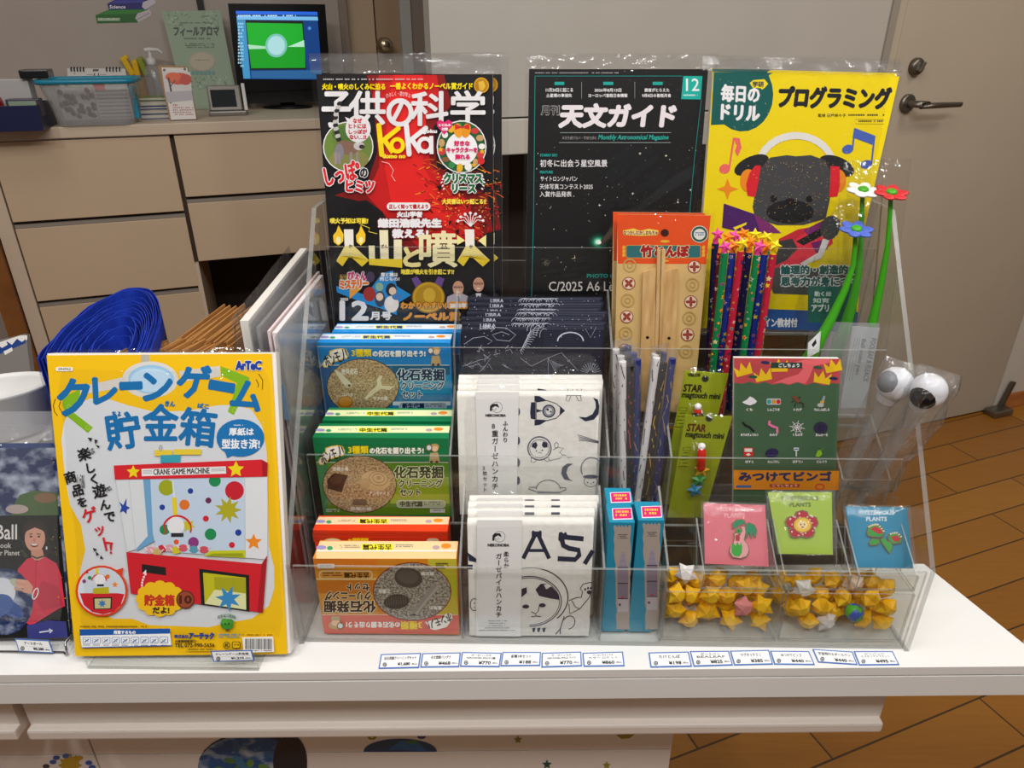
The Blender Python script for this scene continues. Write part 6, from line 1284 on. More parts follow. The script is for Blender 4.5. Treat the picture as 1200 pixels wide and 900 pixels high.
# easel
def easel(label, plane, xl, xr, yl, group='small wire and acrylic easels on the counter'):
    n = plane[1]; L = on((plane[0]+n*.003, n), xl, yl); R_ = on((plane[0]+n*.003, n), xr, yl); z = Z0+.0005; y = L.y-.006
    root = thing('easel', ((L.x+R_.x)/2, y, Z0), label, 'easel', group)
    MB().clr([V((L.x, y, z)), V((R_.x, y, z)), V((R_.x, y, z+.011)), V((L.x, y, z+.011))], (0, -1, 0), .002).build('front_lip', root)
    MB().clr([V((L.x, y+.002, z+.002)), V((R_.x, y+.002, z+.002)), V((R_.x, y+.085, z+.002)), V((L.x, y+.085, z+.002))], V((0, 0, 1)), .002).build('base_plate', root)
    s = V((0, math.sin(math.radians(20.5)), math.cos(math.radians(20.5)))); o = -n*.0175
    b0 = V((0, y+.011, z+.004))
    MB().clr([V((L.x+.02, 0, 0))+b0+V((0, .022, 0)), V((R_.x-.02, 0, 0))+b0+V((0, .022, 0)), V((R_.x-.02, 0, 0))+b0+V((0, .022, 0))+s*.16, V((L.x+.02, 0, 0))+b0+V((0, .022, 0))+s*.16], n, .002).build('back_rest', root)
    return root, y
_, ey = easel('small clear easel under the yellow crane game package', PC, 103, 305, 768)

# ================================================================== price tags
def price_tag(label, c4, l1, l2, price, tilt=None, pl=None):
    pl = pl or hpl(Z0+.0009); q = [on(pl, *c4[i]) for i in (3, 2, 1, 0)]; n = pl[1]
    mb = MB(); mb.slab(q, n, .0007, P('#4f74b8', .5)); a = Art(mb, pl, k0=2, rough=.5)
    (x0, y0), (x1, y1), (x2, y2), (x3, y3) = c4
    def ip(u, v): return ((x0*(1-u)+x1*u)*(1-v)+(x3*(1-u)+x2*u)*v, (y0*(1-u)+y1*u)*(1-v)+(y3*(1-u)+y2*u)*v)
    a.poly([ip(.03, .08), ip(.97, .08), ip(.97, .92), ip(.03, .92)], '#f4f4f4')
    def T(t, u0, v0, u1, v1, b=.15, c='#2b2b2e'):
        p, q2, rr = ip(u0, v0), ip(u1, v0), ip(u0, v1); sh = (rr[0]-p[0])/max(rr[1]-p[1], .1)
        a.txt(t, (p[0]+rr[0])/2, (p[1]+q2[1])/2, (p[0]+rr[0])/2+q2[0]-p[0], (p[1]+q2[1])/2+rr[1]-p[1], c, b, math.degrees(math.atan2(q2[1]-p[1], q2[0]-p[0])), None, 0, -sh)
    if l2: T(l1, .25, .14, .75, .28, .08); T(l2, .14, .32, .86, .46, .08)
    else: T(l1, .1 if len(l1) > 8 else .24, .2, .9 if len(l1) > 8 else .76, .42, .12)
    a.line([ip(.08, .54), ip(.94, .54)], .25, '#b9bcc4')
    cx, cy = ip(.14, .74); a.ell(cx, cy, 2.5, 2.5, '#2b2b30').ring(cx, cy, 1.2, 1.2, .5, '#e8e8ea')
    T('¥'+price, .46, .62, .76, .84, .25); T('(税込)', .80, .68, .94, .82, .05)
    return tag(mb.build('price_tag'), label, 'price tag', 'price tags along the counter edge')
TG = [((446.5, 766.5), (493.5, 765), (491, 782.5), (443.5, 783.5), '化石発掘クリーニングセット', '', '1,680', 'blue edged price tag reading 1,680, under the fossil kits'),
      ((495, 765.5), (540, 764.5), (538, 781.5), (492.5, 782), '天文図案バンダナ', '', '468', 'blue edged price tag reading 468, next to the 1,680 tag'),
      ((541.5, 764), (588, 765), (585.5, 781.5), (539, 781), 'ガーゼハンカチ', 'NEKONOBA SPACE 8重', '770', 'blue edged price tag reading 770, between the 468 and 188 tags'),
      ((589, 764), (634, 764), (633, 780), (586.5, 780.5), '鉛筆3本セット', '', '188', 'blue edged price tag reading 188'),
      ((635, 765), (681, 763.5), (682, 780.5), (634.5, 782), 'ガーゼハンカチ', 'NEKONOBA SPACE パイル', '770', 'blue edged price tag reading 770, between the 188 and 860 tags'),
      ((682.5, 765), (730, 763.5), (732, 780.5), (684, 781), 'クレヨンキャンドル', 'カラー ロケット', '860', 'blue edged price tag reading 860, end of the first row of six'),
      ((760, 764.5), (807, 763.5), (811, 781), (762.5, 782), 'たけとんぼ', '', '198', 'blue edged price tag with glare, start of the second row of six'),
      ((808.5, 763), (854, 762.5), (859, 779.5), (813, 781), 'ボールペン', 'BEALEAF', '825', 'blue edged price tag reading 825'),
      ((855.5, 762.5), (901, 761.5), (906, 778.5), (860.5, 779.5), 'マグタッチミニ', '', '385', 'blue edged price tag reading 385'),
      ((902.5, 762.5), (948, 763), (955, 779), (907.5, 778.5), 'みつけてビンゴ', '', '440', 'blue edged price tag reading 440, under the first star tray end'),
      ((952, 760.5), (999, 763.5), (1005, 779), (959, 776), '宇宙飛行士ボールペン', '', '440', 'blue edged price tag reading 440, slightly crooked'),
      ((1000.5, 763), (1046, 763), (1054, 779), (1007, 779.5), 'ピンバッジ', 'ミステリアスプランツ', '495', 'blue edged price tag reading 495, last toward the counter end')]
for t in TG: price_tag(t[7], t[:4], t[4], t[5], t[6])
pt_ = vpl(ey-.0035, 14, 0); price_tag('price tag reading 1,210 on the easel of the crane game package', ((246.5, 763), (295, 762), (298, 774), (250, 775.5)), 'クレーンゲーム貯金箱', '', '1,210', pl=pt_)

# ================================================================== earth ball package at the counter's near end
PE = vpl(.552, 22, .012); nE = PE[1]; QE = quad(PE, (-70, 522), (68.5, 521), (81.5, 746.5), (-70, 749))
CLOUD = procedural('cloudy_earth_print', 'noise', '#1d2f5c', '#b9c4d6', 55, .35, (1, 1, 1.5), 0, .44, .74)
def earthball(a):
    a.zoom(0, 480, 3); r = random.Random(6)
    a.poly([(-210, 120), (206, 122), (246, 800), (-210, 806)], CLOUD)
    a.poly([(-210, 118), (205, 118), (206, 134), (-210, 136)], '#2a4078').poly([(70, 300), (120, 284), (202, 292), (206, 372), (40, 372), (50, 330)], '#4f6a3c').ell(160, 310, 40, 18, '#8a6a4a').ell(60, 350, 40, 16, '#b9a9a4')
    a.poly([(-210, 374), (207, 371), (246, 800), (-210, 806)], '#171714')
    for i in range(30): a.ell(r.uniform(60, 215), r.uniform(385, 520), r.uniform(6, 16), r.uniform(4, 10), r.choice(['#26301c', '#1f2618', '#39432a', '#101210']), r.uniform(0, 90), 8)
    a.txt('Earth Ball', -150, 404, 60, 456, '#e9e6e2', .8).txt('Handbook', -60, 468, 40, 486, '#d5d2cc', .3).txt('for Our Planet', -60, 494, 70, 512, '#d5d2cc', .3)
    # girl in a red cardigan holding the globe
    a.ell(124, 430, 46, 44, '#2a2019').poly([(90, 420), (170, 430), (186, 500), (160, 520), (100, 500)], '#2a2019').ell(124, 452, 36, 48, '#d9a088').poly([(110, 492), (150, 490), (160, 530), (112, 530)], '#cf957c')
    a.poly([(86, 436), (92, 410), (124, 396), (150, 404), (166, 440), (150, 424), (124, 414), (100, 424)], '#33261c').ell(110, 446, 5, 3, '#2a1a14').ell(138, 446, 5, 3, '#2a1a14').ell(122, 458, 5, 7, '#c98a72').ell(122, 476, 13, 7, '#7a2a28').ell(122, 474, 11, 3.5, '#f2e8e2')
    a.line([(104, 438), (116, 436)], 3, '#33261c').line([(130, 436), (144, 438)], 3, '#33261c').line([(112, 514), (132, 522), (156, 514)], 5, '#3a2a30').ell(165, 486, 3, 6, '#dfe4ea')
    a.poly([(64, 560), (96, 524), (114, 520), (132, 534), (160, 516), (200, 540), (216, 580), (230, 690), (206, 700), (110, 760), (80, 740), (60, 640)], '#d93a52').poly([(150, 600), (206, 620), (226, 690), (150, 704), (120, 660)], '#c62f48').line([(128, 534), (126, 640)], 2, '#a8243a')
    a.ell(18, 674, 100, 118, CLOUD).ell(10, 640, 46, 50, '#e4e8f0').ell(40, 700, 50, 26, '#3a5a9c', 30).ell(-10, 690, 60, 40, '#4a6aa8', -20).ell(60, 610, 26, 14, '#b9c9b0', 30)
    a.poly([(54, 604), (66, 594), (100, 600), (118, 622), (112, 648), (84, 642), (70, 626), (88, 632), (62, 614)], '#e0a78e')
    for k in range(4): a.line([(92-k*4, 604+k*10), (60-k*3, 598+k*10)], 7, ('#e6b098', '#dda28a')[k % 2])
    a.ring(126, 646, 8, 20, 4, '#f4f0ee', 20)
    a.poly([(96, 758), (170, 740), (234, 744), (240, 800), (100, 804)], '#3d3f82').line([(140, 782), (180, 776), (174, 770), (186, 776), (176, 784)], 4, '#e6e6ea')
T = thing('earth_ball_package', (QE[0]+QE[1])/2, 'bagged earth ball package showing a girl in red holding an inflatable globe', 'toy package')
mb = MB(); mb.slab(QE, nE, .012, P('#20242c', .4)); earthball(Art(mb, PE, rough=.3)); mb.build('printed_cover', T)
q2 = [QE[3]-nE*.001, QE[2]-nE*.001, QE[2]-nE*.001+V((0, .014, .032)), QE[3]-nE*.001+V((0, .014, .032))]
MB().slab(q2, V((0, -.9, .4)), .0008, SLEEVE).build('header_flap', T)
film(QE, nE, .004, .013, .004, .003, .02, 0, 131, .0018, CRINK, 12, 16).build('plastic_bag', T)
# its wire stand and tag
t = thing('wire_stand', (QE[1].x-.02, QE[1].y-.01, Z0), 'thin wire stand under the earth ball package', 'easel')
wy = QE[1].y-.010
wx = QE[1].x
MB().tube([V((wx-.20, wy, Z0+.0014)), V((wx-.004, wy, Z0+.0014)), V((wx+.001, wy-.003, Z0+.0014)), V((wx+.003, wy-.004, Z0+.004)), V((wx+.0025, wy-.001, Z0+.016)), V((wx-.004, wy+.05, Z0+.004)), V((wx-.004, wy+.09, Z0+.0014))], .0012, P('#8f8f90', .25, .9), 8).build('wire', t)
pt2 = vpl(wy-.004, 10, 0); price_tag('price tag reading 5,280 in front of the earth ball package', ((17, 748.5), (57.5, 750.5), (62.5, 765.5), (22, 763.5)), 'アースボール', '', '5,280', pl=pt2)

# ================================================================== stock behind the crane game package
# ---- blue folded bags, nested in one another
BLUE = procedural('blue_nonwoven', 'noise', '#0d2c9a', '#1238ae', 60, .65)
NB = 16; zt0 = Z0+.282
def zpt(x, y, z): return on(hpl(z), x, y)
outer = [(44, 420), (60, 398), (88, 372), (120, 350), (150, 338), (172, 338), (184, 350), (188, 372), (182, 396), (172, 420)]
core = [(110, 420), (112, 412), (118, 404), (126, 397), (136, 392), (146, 391), (152, 394), (154, 402), (152, 411), (148, 420)]
for i in range(NB):
    f = i/(NB-1); r = random.Random(i+3); z = zt0+r.uniform(-.004, .010)*(.3 if i == 0 else 1); ctr = []
    for (x0, y0), (x1, y1) in zip(outer, core):
        p, q = zpt(x0, y0, zt0), zpt(x1, y1, zt0); ctr.append(p*(1-f)+q*f)
    pts = []                                         # smoothed path
    for k in range(len(ctr)-1):
        a, b, c, d = ctr[max(k-1, 0)], ctr[k], ctr[k+1], ctr[min(k+2, len(ctr)-1)]
        for s_ in range(4):
            t_ = s_/4; pts.append(.5*((2*b)+(c-a)*t_+(2*a-5*b+4*c-d)*t_*t_+(3*b-3*c+d-a)*t_**3))
    pts.append(ctr[-1]); mb = MB(); n = len(pts); zb_ = Z0+.002
    vs = []
    th_ = .0010
    for k, p in enumerate(pts):
        tn = (pts[min(k+1, n-1)]-pts[max(k-1, 0)]).normalized(); nn = V((-tn.y, tn.x, 0))*th_/2; zz = z+.003*noise.noise(V((k*.35, i*2.1, 0)))
        for o_, h_ in ((nn, zb_), (nn, zz), (-nn, zz), (-nn, zb_)): vs.append(V((p.x+o_.x, p.y+o_.y, h_)))
    fs = [[k*4+j, k*4+(j+1) % 4, (k+1)*4+(j+1) % 4, (k+1)*4+j] for k in range(n-1) for j in range(4)]+[[3, 2, 1, 0], [(n-1)*4+j for j in range(4)]]
    mb.add(vs, fs, BLUE, False)
    tag(mb.build('folded_bag'), 'folded blue cloth bag standing in the curved bundle behind the crane game package', 'bag', 'bundle of blue folded bags')
# clear sleeve round the blue bundle
mb = MB(); cs = [zpt(x+dx, y+3, zt0) for (x, y), dx in zip(outer, (-3, -2, -1, -1, 0, 1, 2, 2.5, 2, 2))]
mb.grid(lambda u, v: (cs[min(int(u*9), 8)]*(1-(u*9-min(int(u*9), 8)))+cs[min(int(u*9), 8)+1]*(u*9-min(int(u*9), 8))) * 1 + V((0, 0, -.012-(.262)*v)), 27, 4, CRINK)
tag(mb.build('bag_sleeve'), 'clear film wrapped round the bundle of blue folded bags', 'film sleeve')
# ---- brown paper bags on edge
KR = procedural('kraft_paper', 'noise', '#a5713a', '#bd8748', 30, .7, (1, 1, 6)); KR2 = procedural('kraft_paper_darker', 'noise', '#94622f', '#ad7840', 30, .7, (1, 1, 6))  # second kraft tone, a little darker, for every third bag
def paper_bags(n, p0, p1, depth, z, group, where, skew):
    for i in range(n):
        r = random.Random(i*7+n); f = i/(n-1); a = zpt(p0[0]*(1-f)+p1[0]*f, p0[1]*(1-f)+p1[1]*f, Z0+z); zz = z+r.uniform(-.004, .004); th = .0019
        d = V((skew[0]+r.uniform(-.004, .004), skew[1], 0))
        h0, h1 = V((a.x, a.y+r.uniform(-.003, .003), Z0+.002)), V((0, 0, zz-.002)); w_ = V((th, 0, 0))
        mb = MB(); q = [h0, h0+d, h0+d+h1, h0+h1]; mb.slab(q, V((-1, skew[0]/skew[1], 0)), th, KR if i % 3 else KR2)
        tag(mb.build('paper_bag'), 'brown paper bag on edge '+where, 'paper bag', group)
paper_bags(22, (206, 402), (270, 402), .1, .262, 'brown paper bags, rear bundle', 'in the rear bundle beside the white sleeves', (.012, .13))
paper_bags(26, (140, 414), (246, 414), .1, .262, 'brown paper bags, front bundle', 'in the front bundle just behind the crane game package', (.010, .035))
# ---- white and clear sleeves standing lengthwise
SH = [((270, 374), (342, 284), CRINK, 'clear sleeve, the outermost beside the paper bags', .0006), ((281, 376), (352, 291), P('#e3ded6', .5), 'thick cream card in the row of standing sleeves', .009), ((291, 380), (360, 292), SLEEVE, 'hazy sleeve beside the thick cream card', .002),
      ((300, 384), (366, 306), SLEEVE, 'grey hazy sleeve in the middle of the standing row', .004), ((313, 388), (372, 318), P('#dcc9c9', .5), 'pinkish card in the standing row', .003), ((319, 390), (374, 322), P('#e6dede', .5), 'white card beside the pinkish one', .005), ((331, 392), (378, 334), SLEEVE, 'hazy sleeve near the display side', .003), ((340, 394), (380, 350), SLEEVE, 'hazy sleeve with a blue printed strip', .003), ((350, 396), (382, 360), CRINK, 'clear sleeve nearest the display side', .0006)]
for i, (a, b, m, lab, th) in enumerate(SH):
    A_, B_ = zpt(*a, Z0+.318), zpt(*b, Z0+.318); d = (B_-A_); d.z = 0; d = d.normalized()*min(d.length, .30); A2 = V((A_.x, A_.y, Z0+.002)); mb = MB()
    A2.x = min(A2.x, XL-.012); A_.x = A2.x
    hgt = V((0, 0, .316)); nrm = V((-d.y, d.x, 0)).normalized(); nrm = nrm if nrm.x < 0 else -nrm
    d.x = min(d.x, 0.0)
    if th < .001: mb.grid(lambda u, v, A2=A2, d=d: A2+d*u+hgt*v+nrm*.002*noise.noise(V((u*4, v*4, i))), 8, 8, m)
    else: mb.slab([A2, A2+d, A2+d+hgt, A2+hgt], nrm, th, m)
    if i == 7: mb.slab([A2+nrm*.0005-V((0, .0004, 0))+V((-.004, 0, .22)), A2-V((0, .0004, 0))+V((.001, 0, .22)), A2-V((0, .0004, 0))+V((.001, 0, .262)), A2-V((0, .0004, 0))+V((-.004, 0, .262))], V((0, -1, 0)), .0003, P('#7ba3c9', .5))
    tag(mb.build('paper_sleeve'), lab, 'sleeve', 'row of standing sleeves between crane package and display')
# ---- bags and tubs at the edge of the frame
zz = Z0
tb = thing('white_tub', zpt(-16, 560, zz), 'shallow white plastic tub behind the earth ball package', 'tub'); c = V((zpt(-12, 455, Z0+.215).x, zpt(-12, 455, Z0+.215).y, Z0+.155))
sc = Matrix.Rotation(math.radians(28), 4, 'Z') @ Matrix.Diagonal((1.25, .75, 1, 1))
MB().lathe(c, [(.001, 0), (.036, 0), (.040, .006), (.050, .056), (.053, .060), (.050, .0615), (.047, .056), (.036, .008), (.001, .008)], P('#d9d8d4', .4), 36, True, sc).build('tub_body', tb)
bxm = MB(); bxm.slab([c+V((-.20, -.055, -.004)), c+V((.048, -.055, -.004)), c+V((.048, .07, -.004)), c+V((-.20, .07, -.004))], V((0, 0, 1)), .15, P('#cfc6bd', .6), P('#6d6560', .6))
tag(bxm.build('storage_box'), 'grey sided storage box carrying the white tub', 'box')
c2 = zpt(16, 480, Z0+.150); mb = MB(); mb.box(c2+V((-.07, -.018, .008)), (.20, .045, .014), P('#d2d3d4', .35), Matrix.Rotation(.1, 4, 'Z'), .005)
tag(mb.build('white_pouch'), 'flat white bagged pouch lying in front of the white tub', 'pouch')
q = [V((c2.x-.2, c2.y-.045, Z0+.0)), V((c2.x+.035, c2.y-.045, Z0)), V((c2.x+.035, c2.y-.045, Z0+.148)), V((c2.x-.2, c2.y-.045, Z0+.148))]
mb = MB(); mb.slab(q, V((0, -1, 0)), .022, P('#cdb6a4', .5), P('#d8c4b4', .5)); tag(mb.build('tan_box'), 'tan box standing right behind the earth ball package', 'box')
g0 = zpt(0, 415, Z0+.20); gy = g0.y+.10
gp = vpl(gy, 25, 0); q = quad(gp, (-40, 408), (30, 391), (40, 470), (-40, 480)); mb = MB(); mb.slab(q, gp[1], .01, P('#7d7672', .5)); a = Art(mb, gp, k0=3)
a.poly([(-40, 414), (24, 393), (32, 393), (32, 398), (-40, 424)], '#e6e2dc').poly([(-40, 418), (6, 405), (8, 400), (14, 404), (20, 397), (26, 401), (30, 397), (30, 402), (-40, 432)], '#1c3f86').poly([(4, 412), (14, 407), (15, 411), (6, 416)], '#e6e2dc').poly([(0, 404), (8, 401), (9, 404), (2, 408)], '#e6e2dc')
t = tag(mb.build('grey_pouch'), 'grey pouch with a blue and white checked top edge', 'pouch')
mb = MB(); bl_ = min(v.z for v in q); mb.bx(q[0].x, q[1].x-.004, q[0].y+.012, q[0].y+.07, Z0+.0005, bl_-.002+.03, P('#5c5654', .6)); tag(mb.build('dark_box'), 'dark box holding up the grey pouch', 'box')
# ================================================================== things on the drawer cabinet
def dp(x, y, z=None): return on(hpl(ZT if z is None else z), x, y)
RZ = Matrix.Rotation(A_W, 4, 'Z')
def obox(mb, c, d, mat, bev=0, M=None): return mb.box(c, d, mat, M or RZ, bev)
def face_plane(p, off=0): return (V((p.x, p.y, 0))+NW*off, NW)
def rel(p, s, d, z): return p+DW*s-NW*d+V((0, 0, z))
# ---- monitor
mp_ = dp(338, 127); MPL = face_plane(mp_, .02)
root = thing('monitor', mp_, 'black monitor with a green and blue picture on its screen', 'monitor')
BK = P('#0c0c0e', .25)
q = quad(MPL, (267, 4), (381, 5), (388, 103), (279, 108)); MB().slab(q, NW, .05, BK).build('bezel', root)
mb = MB(); a = Art(mb, (MPL[0]+NW*.001, NW), (160, 0, 3.75), k0=1)
def E_(h, s=.8): return P(h, .4, 0, None, s)
a.poly([(436, 48), (794, 52), (816, 350), (470, 347)], E_('#0c3a78')).poly([(436, 48), (794, 52), (796, 66), (438, 62)], E_('#1f5fd0')).poly([(440, 70), (796, 74), (798, 90), (442, 86)], E_('#6fb0dc')).poly([(440, 86), (478, 88), (500, 345), (470, 345)], E_('#3a86b4'))
a.poly([(478, 88), (732, 92), (746, 306), (500, 308)], E_('#101c14')).poly([(482, 100), (728, 104), (742, 298), (504, 300)], E_('#16a026')).poly([(492, 200), (740, 206), (742, 298), (504, 300)], E_('#12901e')).poly([(490, 196), (570, 204), (570, 214), (494, 216)], E_('#9fd0b0')).poly([(664, 206), (736, 176), (738, 206)], E_('#a8d8c0'))
a.ell(614, 200, 48, 52, E_('#6fb4a8')).ell(614, 200, 38, 42, E_('#9fccd0')).poly([(504, 312), (812, 308), (814, 346), (506, 344)], E_('#245a8c')).greek(446, 66, 700, 76, E_('#bcdcf0'), 3).greek(446, 100, 470, 300, E_('#8cc0dc'), 4, 14)
a.star(760, 124, 10, E_('#4a8ad8'), 6, .5)
mb.build('screen', root)
mb = MB(); q0 = on(MPL, 281, 108); q1 = on(MPL, 388, 103); mb.slab(quad((MPL[0]-NW*.012, NW), (281, 104), (388, 100), (389, 118), (284, 122)), NW, .03, BK); mb.build('speaker_bar', root)
mb = MB(); mb.lathe(mp_-NW*.03, [(.001, 0), (.095, 0), (.095, .006), (.03, .012), (.025, .07), (.001, .07)], BK, 30, True, Matrix.Diagonal((1, .8, 1, 1))); mb.build('foot', root)
# ---- small grey device in front of it
p = dp(268, 136); root = thing('card_terminal', p, 'small grey terminal with a dark screen in front of the monitor', 'terminal')
M = RZ @ Matrix.Rotation(-.42, 4, 'X')
obox(MB(), rel(p, 0, .06, .008), (.125, .12, .016), P('#7d7872', .35, .3), .004).build('base', root)
b = obox(MB(), rel(p, -.004, .055, .052), (.110, .03, .088), P('#8d8983', .3, .4), .005, M); b.build('housing', root)
obox(MB(), rel(p, -.008, .040, .055), (.082, .004, .060), P('#22262a', .15), .001, M).build('dark_screen', root)
obox(MB(), rel(p, .062, .055, .05), (.012, .05, .095), P('#d5d3cf', .25), .003, M).build('silver_edge', root)
# ---- desk flip calendar in a wooden frame
p = dp(214, 141); PLC = (V((p.x, p.y, ZT))+NW*.01, (NW*math.cos(.22)+V((0, 0, 1))*math.sin(.22)).normalized())
root = thing('desk_calendar', p, 'small desk calendar with a red autumn tree picture in a wooden frame', 'calendar')
q = quad((PLC[0]-PLC[1]*.004, PLC[1]), (185, 77), (220, 77.5), (231, 140), (199, 141)); MB().slab(q, PLC[1], .010, P('#9c7340', .5)).build('wooden_back', root)
mb = MB(); q = quad(PLC, (189, 79), (219.5, 79.5), (230, 139.5), (200.5, 140.5)); mb.slab(q, PLC[1], .003, P('#d5d0ca', .5)); a = Art(mb, PLC, (160, 0, 3.75), k0=2)
a.poly([(112, 318), (236, 316), (244, 412), (128, 422)], '#c9c2c0').ell(186, 346, 52, 26, '#c4411e').ell(160, 338, 34, 20, '#d65a2a').ell(216, 350, 26, 24, '#b8351c').line([(140, 340), (152, 400), (150, 455)], 8, '#3a2a26').line([(150, 380), (170, 350)], 4, '#3a2a26').poly([(128, 404), (242, 398), (250, 440), (132, 452)], '#a9a4a8').ell(122, 308, 6, 6, '#5a5652').ell(212, 304, 6, 6, '#5a5652')
a.greek(160, 470, 250, 510, '#a87a70', 4, 4).greek(150, 458, 180, 470, '#c4501e', 2)
mb.build('page', root)
# ---- green poster
p = dp(236, 134); p = p-NW*.20; p.z = ZT; PLG2 = (V((p.x, p.y, ZT)), (NW*math.cos(.20)+V((0, 0, 1))*math.sin(.20)).normalized())
mb = MB(); q = quad(PLG2, (189, 13), (258, 12), (277, 109), (214, 112), ZT+.001); mb.slab(q, PLG2[1], .004, P('#93a58c', .5)); a = Art(mb, PLG2, (160, 0, 3.75), k0=2); r = random.Random(3)
for i in range(70): a.ell(r.choice([r.uniform(115, 200), r.uniform(270, 335)])+r.uniform(0, 40), r.uniform(54, 120), r.uniform(4, 11), r.uniform(2, 5), r.choice(['#6f8a6a', '#7f9a78', '#a8b8a0', '#5f7c60']), r.uniform(0, 180), 8)
for i in range(50): a.ell(r.uniform(205, 405), r.uniform(335, 392), r.uniform(4, 9), r.uniform(2, 5), r.choice(['#7f9a78', '#a8b8a0', '#6f8a6a']), r.uniform(0, 180), 8)
a.greek(190, 98, 330, 106, '#55684f', 4).txt('フィールアロマ', 164, 120, 362, 158, '#2d3a2c', 1.5).greek(208, 166, 324, 178, '#55684f', 4).greek(214, 190, 344, 214, '#55684f', 5, 3).ell(288, 270, 58, 44, '#a9a08a').ell(288, 270, 50, 36, '#b3a890').greek(258, 262, 318, 268, '#5a5a48', 4)
for k in range(6): a.ell(248+k*18, 320, 8, 9, '#5f8f8c')
tag(mb.build('poster_board'), 'pale green aroma poster board with leaves leaning beside the monitor', 'poster')
# ---- pump bottle
p = dp(189, 129); p.z = ZT; root = thing('pump_bottle', p, 'clear pump bottle with a white pump between the calendar and the poster', 'bottle')
MB().lathe(p, [(.001, .001), (.032, .001), (.034, .006), (.034, .13), (.026, .15), (.014, .156), (.001, .156)], SLEEVE, 24).build('bottle_body', root)
MB().lathe(p+V((0, 0, .156)), [(.014, 0), (.016, .004), (.016, .022), (.006, .026), (.005, .05), (.001, .05)], P('#d7d5d0', .4), 20).build('pump_collar', root)
MB().tube([p+V((0, 0, .206))-DW*.016, p+V((0, 0, .208)), p+V((0, 0, .207))+DW*.03, p+V((0, 0, .196))+DW*.042], [.007, .008, .006, .004], P('#d7d5d0', .4), 12).build('nozzle', root)
# ---- storage tub with blue rim
bl, br_ = dp(67, 149.5), dp(157, 146); cx = (bl+br_)/2; wd = (br_-bl).dot(DW)
c = cx-NW*.085; root = thing('storage_tub', V((c.x, c.y, ZT)), 'cloudy plastic storage tub with a blue rim full of small goods', 'tub')
hh = .128
def ringpts(w_, d_, z, rr=.03):
    pts = []
    for sx, sy, a0 in ((1, -1, -90), (1, 1, 0), (-1, 1, 90), (-1, -1, 180)):
        for k in range(5): t = math.radians(a0+22.5*k); pts.append(V((c.x, c.y, ZT))+DW*(sx*(w_/2-rr)+rr*math.cos(t))-NW*(sy*(d_/2-rr)+rr*math.sin(t))+V((0, 0, z)))
    return pts
lv = [ringpts(wd, .17, .002), ringpts(wd*1.09, .19, hh*.5), ringpts(wd*1.22, .215, hh)]
mb = MB(); n = 20; mb.add(sum(lv, []), [[k*n+j, k*n+(j+1) % n, (k+1)*n+(j+1) % n, (k+1)*n+j] for k in range(2) for j in range(n)]+[list(range(n))[::-1]], TUB, False); mb.build('tub_body', root)
rp = ringpts(wd*1.25, .222, hh); MB().tube(rp+[rp[0], rp[1]], .0075, P('#1f86a4', .3), 8).build('blue_rim', root)
for k, (s, d, z, dim, col, nm, lab) in enumerate(((-.045, .0, .056, (.10, .06, .095), '#b9b6b0', 'sticker_pack', 'dotted pack inside the storage tub'), (.055, .0, .062, (.10, .05, .108), '#c9c6c4', 'paper_pack', 'white striped paper pack inside the storage tub'), (.110, .01, .056, (.02, .05, .095), '#2a94b4', 'blue_pack', 'narrow blue pack inside the storage tub'))):
    mb = MB(); o0 = rel(V((c.x, c.y, ZT)), s, d, z+.004); obox(mb, o0, dim, P(col, .5), .003)
    r = random.Random(k)
    if k == 0:
        for i in range(26): mb.ball(rel(o0, r.uniform(-.045, .045), -.032, r.uniform(-.04, .04)), (.008, .003, .008), P(r.choice(['#4a403a', '#5c524a', '#38302c']), .4), 8)
    if k == 1:
        for i in range(8): obox(mb, rel(o0, 0, -.026, -.045+i*.011), (.09, .002, .005), P(('#a9a6ac', '#8f8c94')[i % 2], .5))
        obox(mb, rel(o0, -.03, -.027, .044), (.03, .002, .02), P('#c46a6a', .5))
    tag(mb.build(nm), lab, 'pack')
# ---- spiral desk calendar behind the tub
p = dp(112, 138); p = p-NW*.14; p.z = ZT; PLS = (V((p.x, p.y, ZT)), (NW*math.cos(.25)+V((0, 0, 1))*math.sin(.25)).normalized())
root = thing('spiral_calendar', p, 'white spiral bound desk calendar standing behind the storage tub', 'calendar')
mb = MB(); q = quad(PLS, (78.5, 80), (146.5, 80.5), (150, 100), (80, 100), ZT+.001); mb.slab(q, PLS[1], .003, P('#cdc8c2', .5)); a = Art(mb, PLS, (0, 0, 5.625), k0=2)
a.txt('11', 620, 483, 652, 503, '#3a3634', 1.2).greek(572, 490, 614, 498, '#6a6460', 3).greek(660, 490, 700, 498, '#6a6460', 3).ell(492, 486, 6, 4, '#8a8480').rect(612, 456, 650, 470, '#3a3634'); mb.build('page', root)
for k in range(10):
    x = (83.5+k*3.6) if k < 5 else (125+(k-5)*3.8); b0 = on((PLS[0]+PLS[1]*.003, PLS[1]), x, 83.5); b1 = on(PLS, x, 79)
    MB().tube([b0, b0*.5+b1*.5+PLS[1]*.004, b1, b1-PLS[1]*.006], .0022, P('#1d1a1a', .3), 8).build('spiral_ring', root)
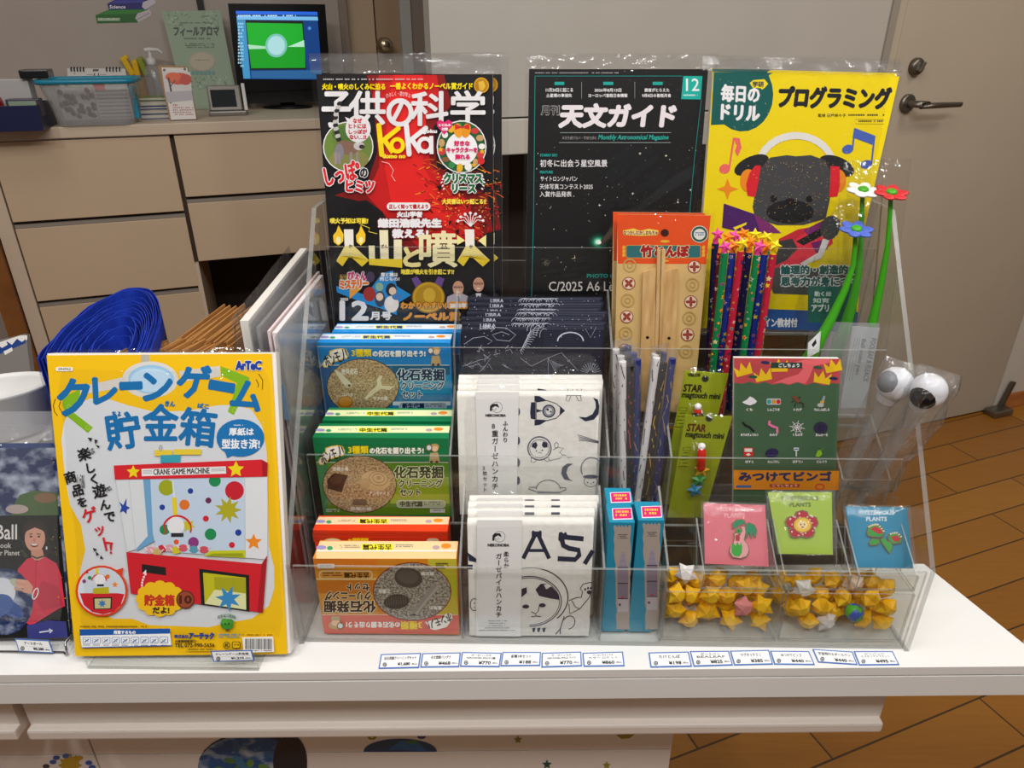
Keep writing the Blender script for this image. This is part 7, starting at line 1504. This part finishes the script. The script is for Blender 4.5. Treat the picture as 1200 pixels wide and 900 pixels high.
# ---- yellow shapes and a green one above the brown box
p = dp(164, 130); p = p-NW*.09; p.z = ZT; mb = MB(); obox(mb, rel(p, .015, .0, .0565), (.085, .07, .112), P('#8d775c', .6), .002); tag(mb.build('brown_box'), 'brown cardboard box behind the stack of small books', 'box')
def peg(label, xy, h, cols, lean, nm, cat, g):
    p = on(face_plane(dp(164, 130), -.10), *xy); M = RZ @ Matrix.Rotation(lean, 4, 'Y'); root = thing(nm, V((p.x, p.y, ZT+.1130)), label, cat, g)
    zb_ = ZT+.1130; c_ = V((p.x, p.y, zb_+h*.5))
    MB().box(c_, (.022, .018, h*.92), P(cols, .5), M, .007, 3).build('body', root); MB().box(c_+V((0, 0, h*.40)), (.016, .014, h*.22), P(cols, .5), M, .006, 3).build('tip', root); return root
peg('bright yellow clip standing on the brown box, the taller one', (152, 88), .075, '#e3b714', -.35, 'clip', 'clip', 'clips on the brown box'); peg('bright yellow clip standing on the brown box, the shorter one', (162, 92), .06, '#e0b010', -.05, 'clip', 'clip', 'clips on the brown box')
peg('green and white tube standing beside the yellow clips', (170, 90), .07, '#8a9a2a', -.25, 'glue_tube', 'tube', 'clips on the brown box')
# ---- stack of small books
p = dp(178, 140); z = ZT+.0005
for k, (col, lab, h) in enumerate((('#2c4a8a', 'small blue edged book at the bottom of the short stack', .016), ('#a7a39c', 'small grey book second from the bottom of the short stack', .014), ('#2e4f90', 'small blue book in the middle of the short stack', .010), ('#9c968c', 'small silver book second from the top of the short stack', .016), ('#6f8a3c', 'small green topped book on top of the short stack', .012))):
    mb = MB(); M = Matrix.Rotation(A_W+(.05, -.04, .02, .06, -.03)[k], 4, 'Z'); obox(mb, rel(p, .002*k+.010, .05, z-ZT+h/2), (.088, .075, h-.003), P('#cfc8bc', .6), 0, M); obox(mb, rel(p, .002*k+.010, .05, z-ZT+.001), (.091, .078, .0022), P(col, .3), 0, M); obox(mb, rel(p, .002*k+.010, .05, z-ZT+h-.0018), (.091, .078, .0022), P(col, .3), 0, M); z += h+.0004
    tag(mb.build('small_book'), lab, 'book', 'short stack of small books')
# ---- navy box with a dark device at the edge of the frame
p0, p1 = dp(-44, 158.5), dp(55, 151.5); cc = (p0+p1)/2; wd2 = (p1-p0).dot(DW); root = thing('navy_box', cc, 'open navy blue box beside the storage tub', 'box')
NV = P('#141a44', .4); hb = .070
for nm, s, d, dim in (('front_wall', 0, .003, (wd2, .006, hb)), ('rear_wall', 0, .197, (wd2, .006, hb)), ('side_wall', -wd2/2+.003, .1, (.006, .188, hb)), ('side_wall', wd2/2-.003, .1, (.006, .188, hb))):
    obox(MB(), rel(cc, s, d, hb/2+.0005), dim, NV, .001).build(nm, root)
obox(MB(), rel(cc, 0, .1, .004), (wd2-.013, .187, .006), NV).build('floor_plate', root)
mb = MB(); obox(mb, rel(cc, -.01, .14, .075), (wd2*.80, .07, .125), P('#b5b3b1', .35), .004); o = tag(mb.build('grey_device'), 'light grey device with a black top standing in the navy box', 'device')
mb = MB(); obox(mb, rel(cc, .09, .13, .150), (.075, .085, .024), P('#17171a', .25), .004); tag(mb.build('black_cover'), 'black cover lying on the light grey device', 'cover')
mb = MB(); obox(mb, rel(cc, -.03, .05, .066), (.06, .05, .055), P('#b01c26', .3), .014); tag(mb.build('red_case'), 'shiny red case standing in the navy box', 'case')
mb = MB(); obox(mb, rel(cc, .055, .055, .062), (.085, .05, .048), P('#4a3f52', .3), .002); obox(mb, rel(cc, .055, .0285, .066), (.07, .002, .03), P('#8fa08a', .3)); tag(mb.build('purple_frame'), 'small purple edged frame standing in the navy box', 'frame')
# ---- dark strip on the wall above the poster
s0, zz0 = sz(WBP, 236, 12); mb = MB(); fbox(mb, WB, s0-.012, s0+.012, -.012, -.0005, zz0, 2.0, P('#17130f', .5)); tag(mb.build('cable_cover'), 'narrow dark cable cover running up the wall above the poster', 'cable cover')
if _fo.name in C.objects: C.objects.unlink(_fo)
bpy.data.objects.remove(_fo)
for o in bpy.data.objects:
    if '_w' in o: del o['_w']
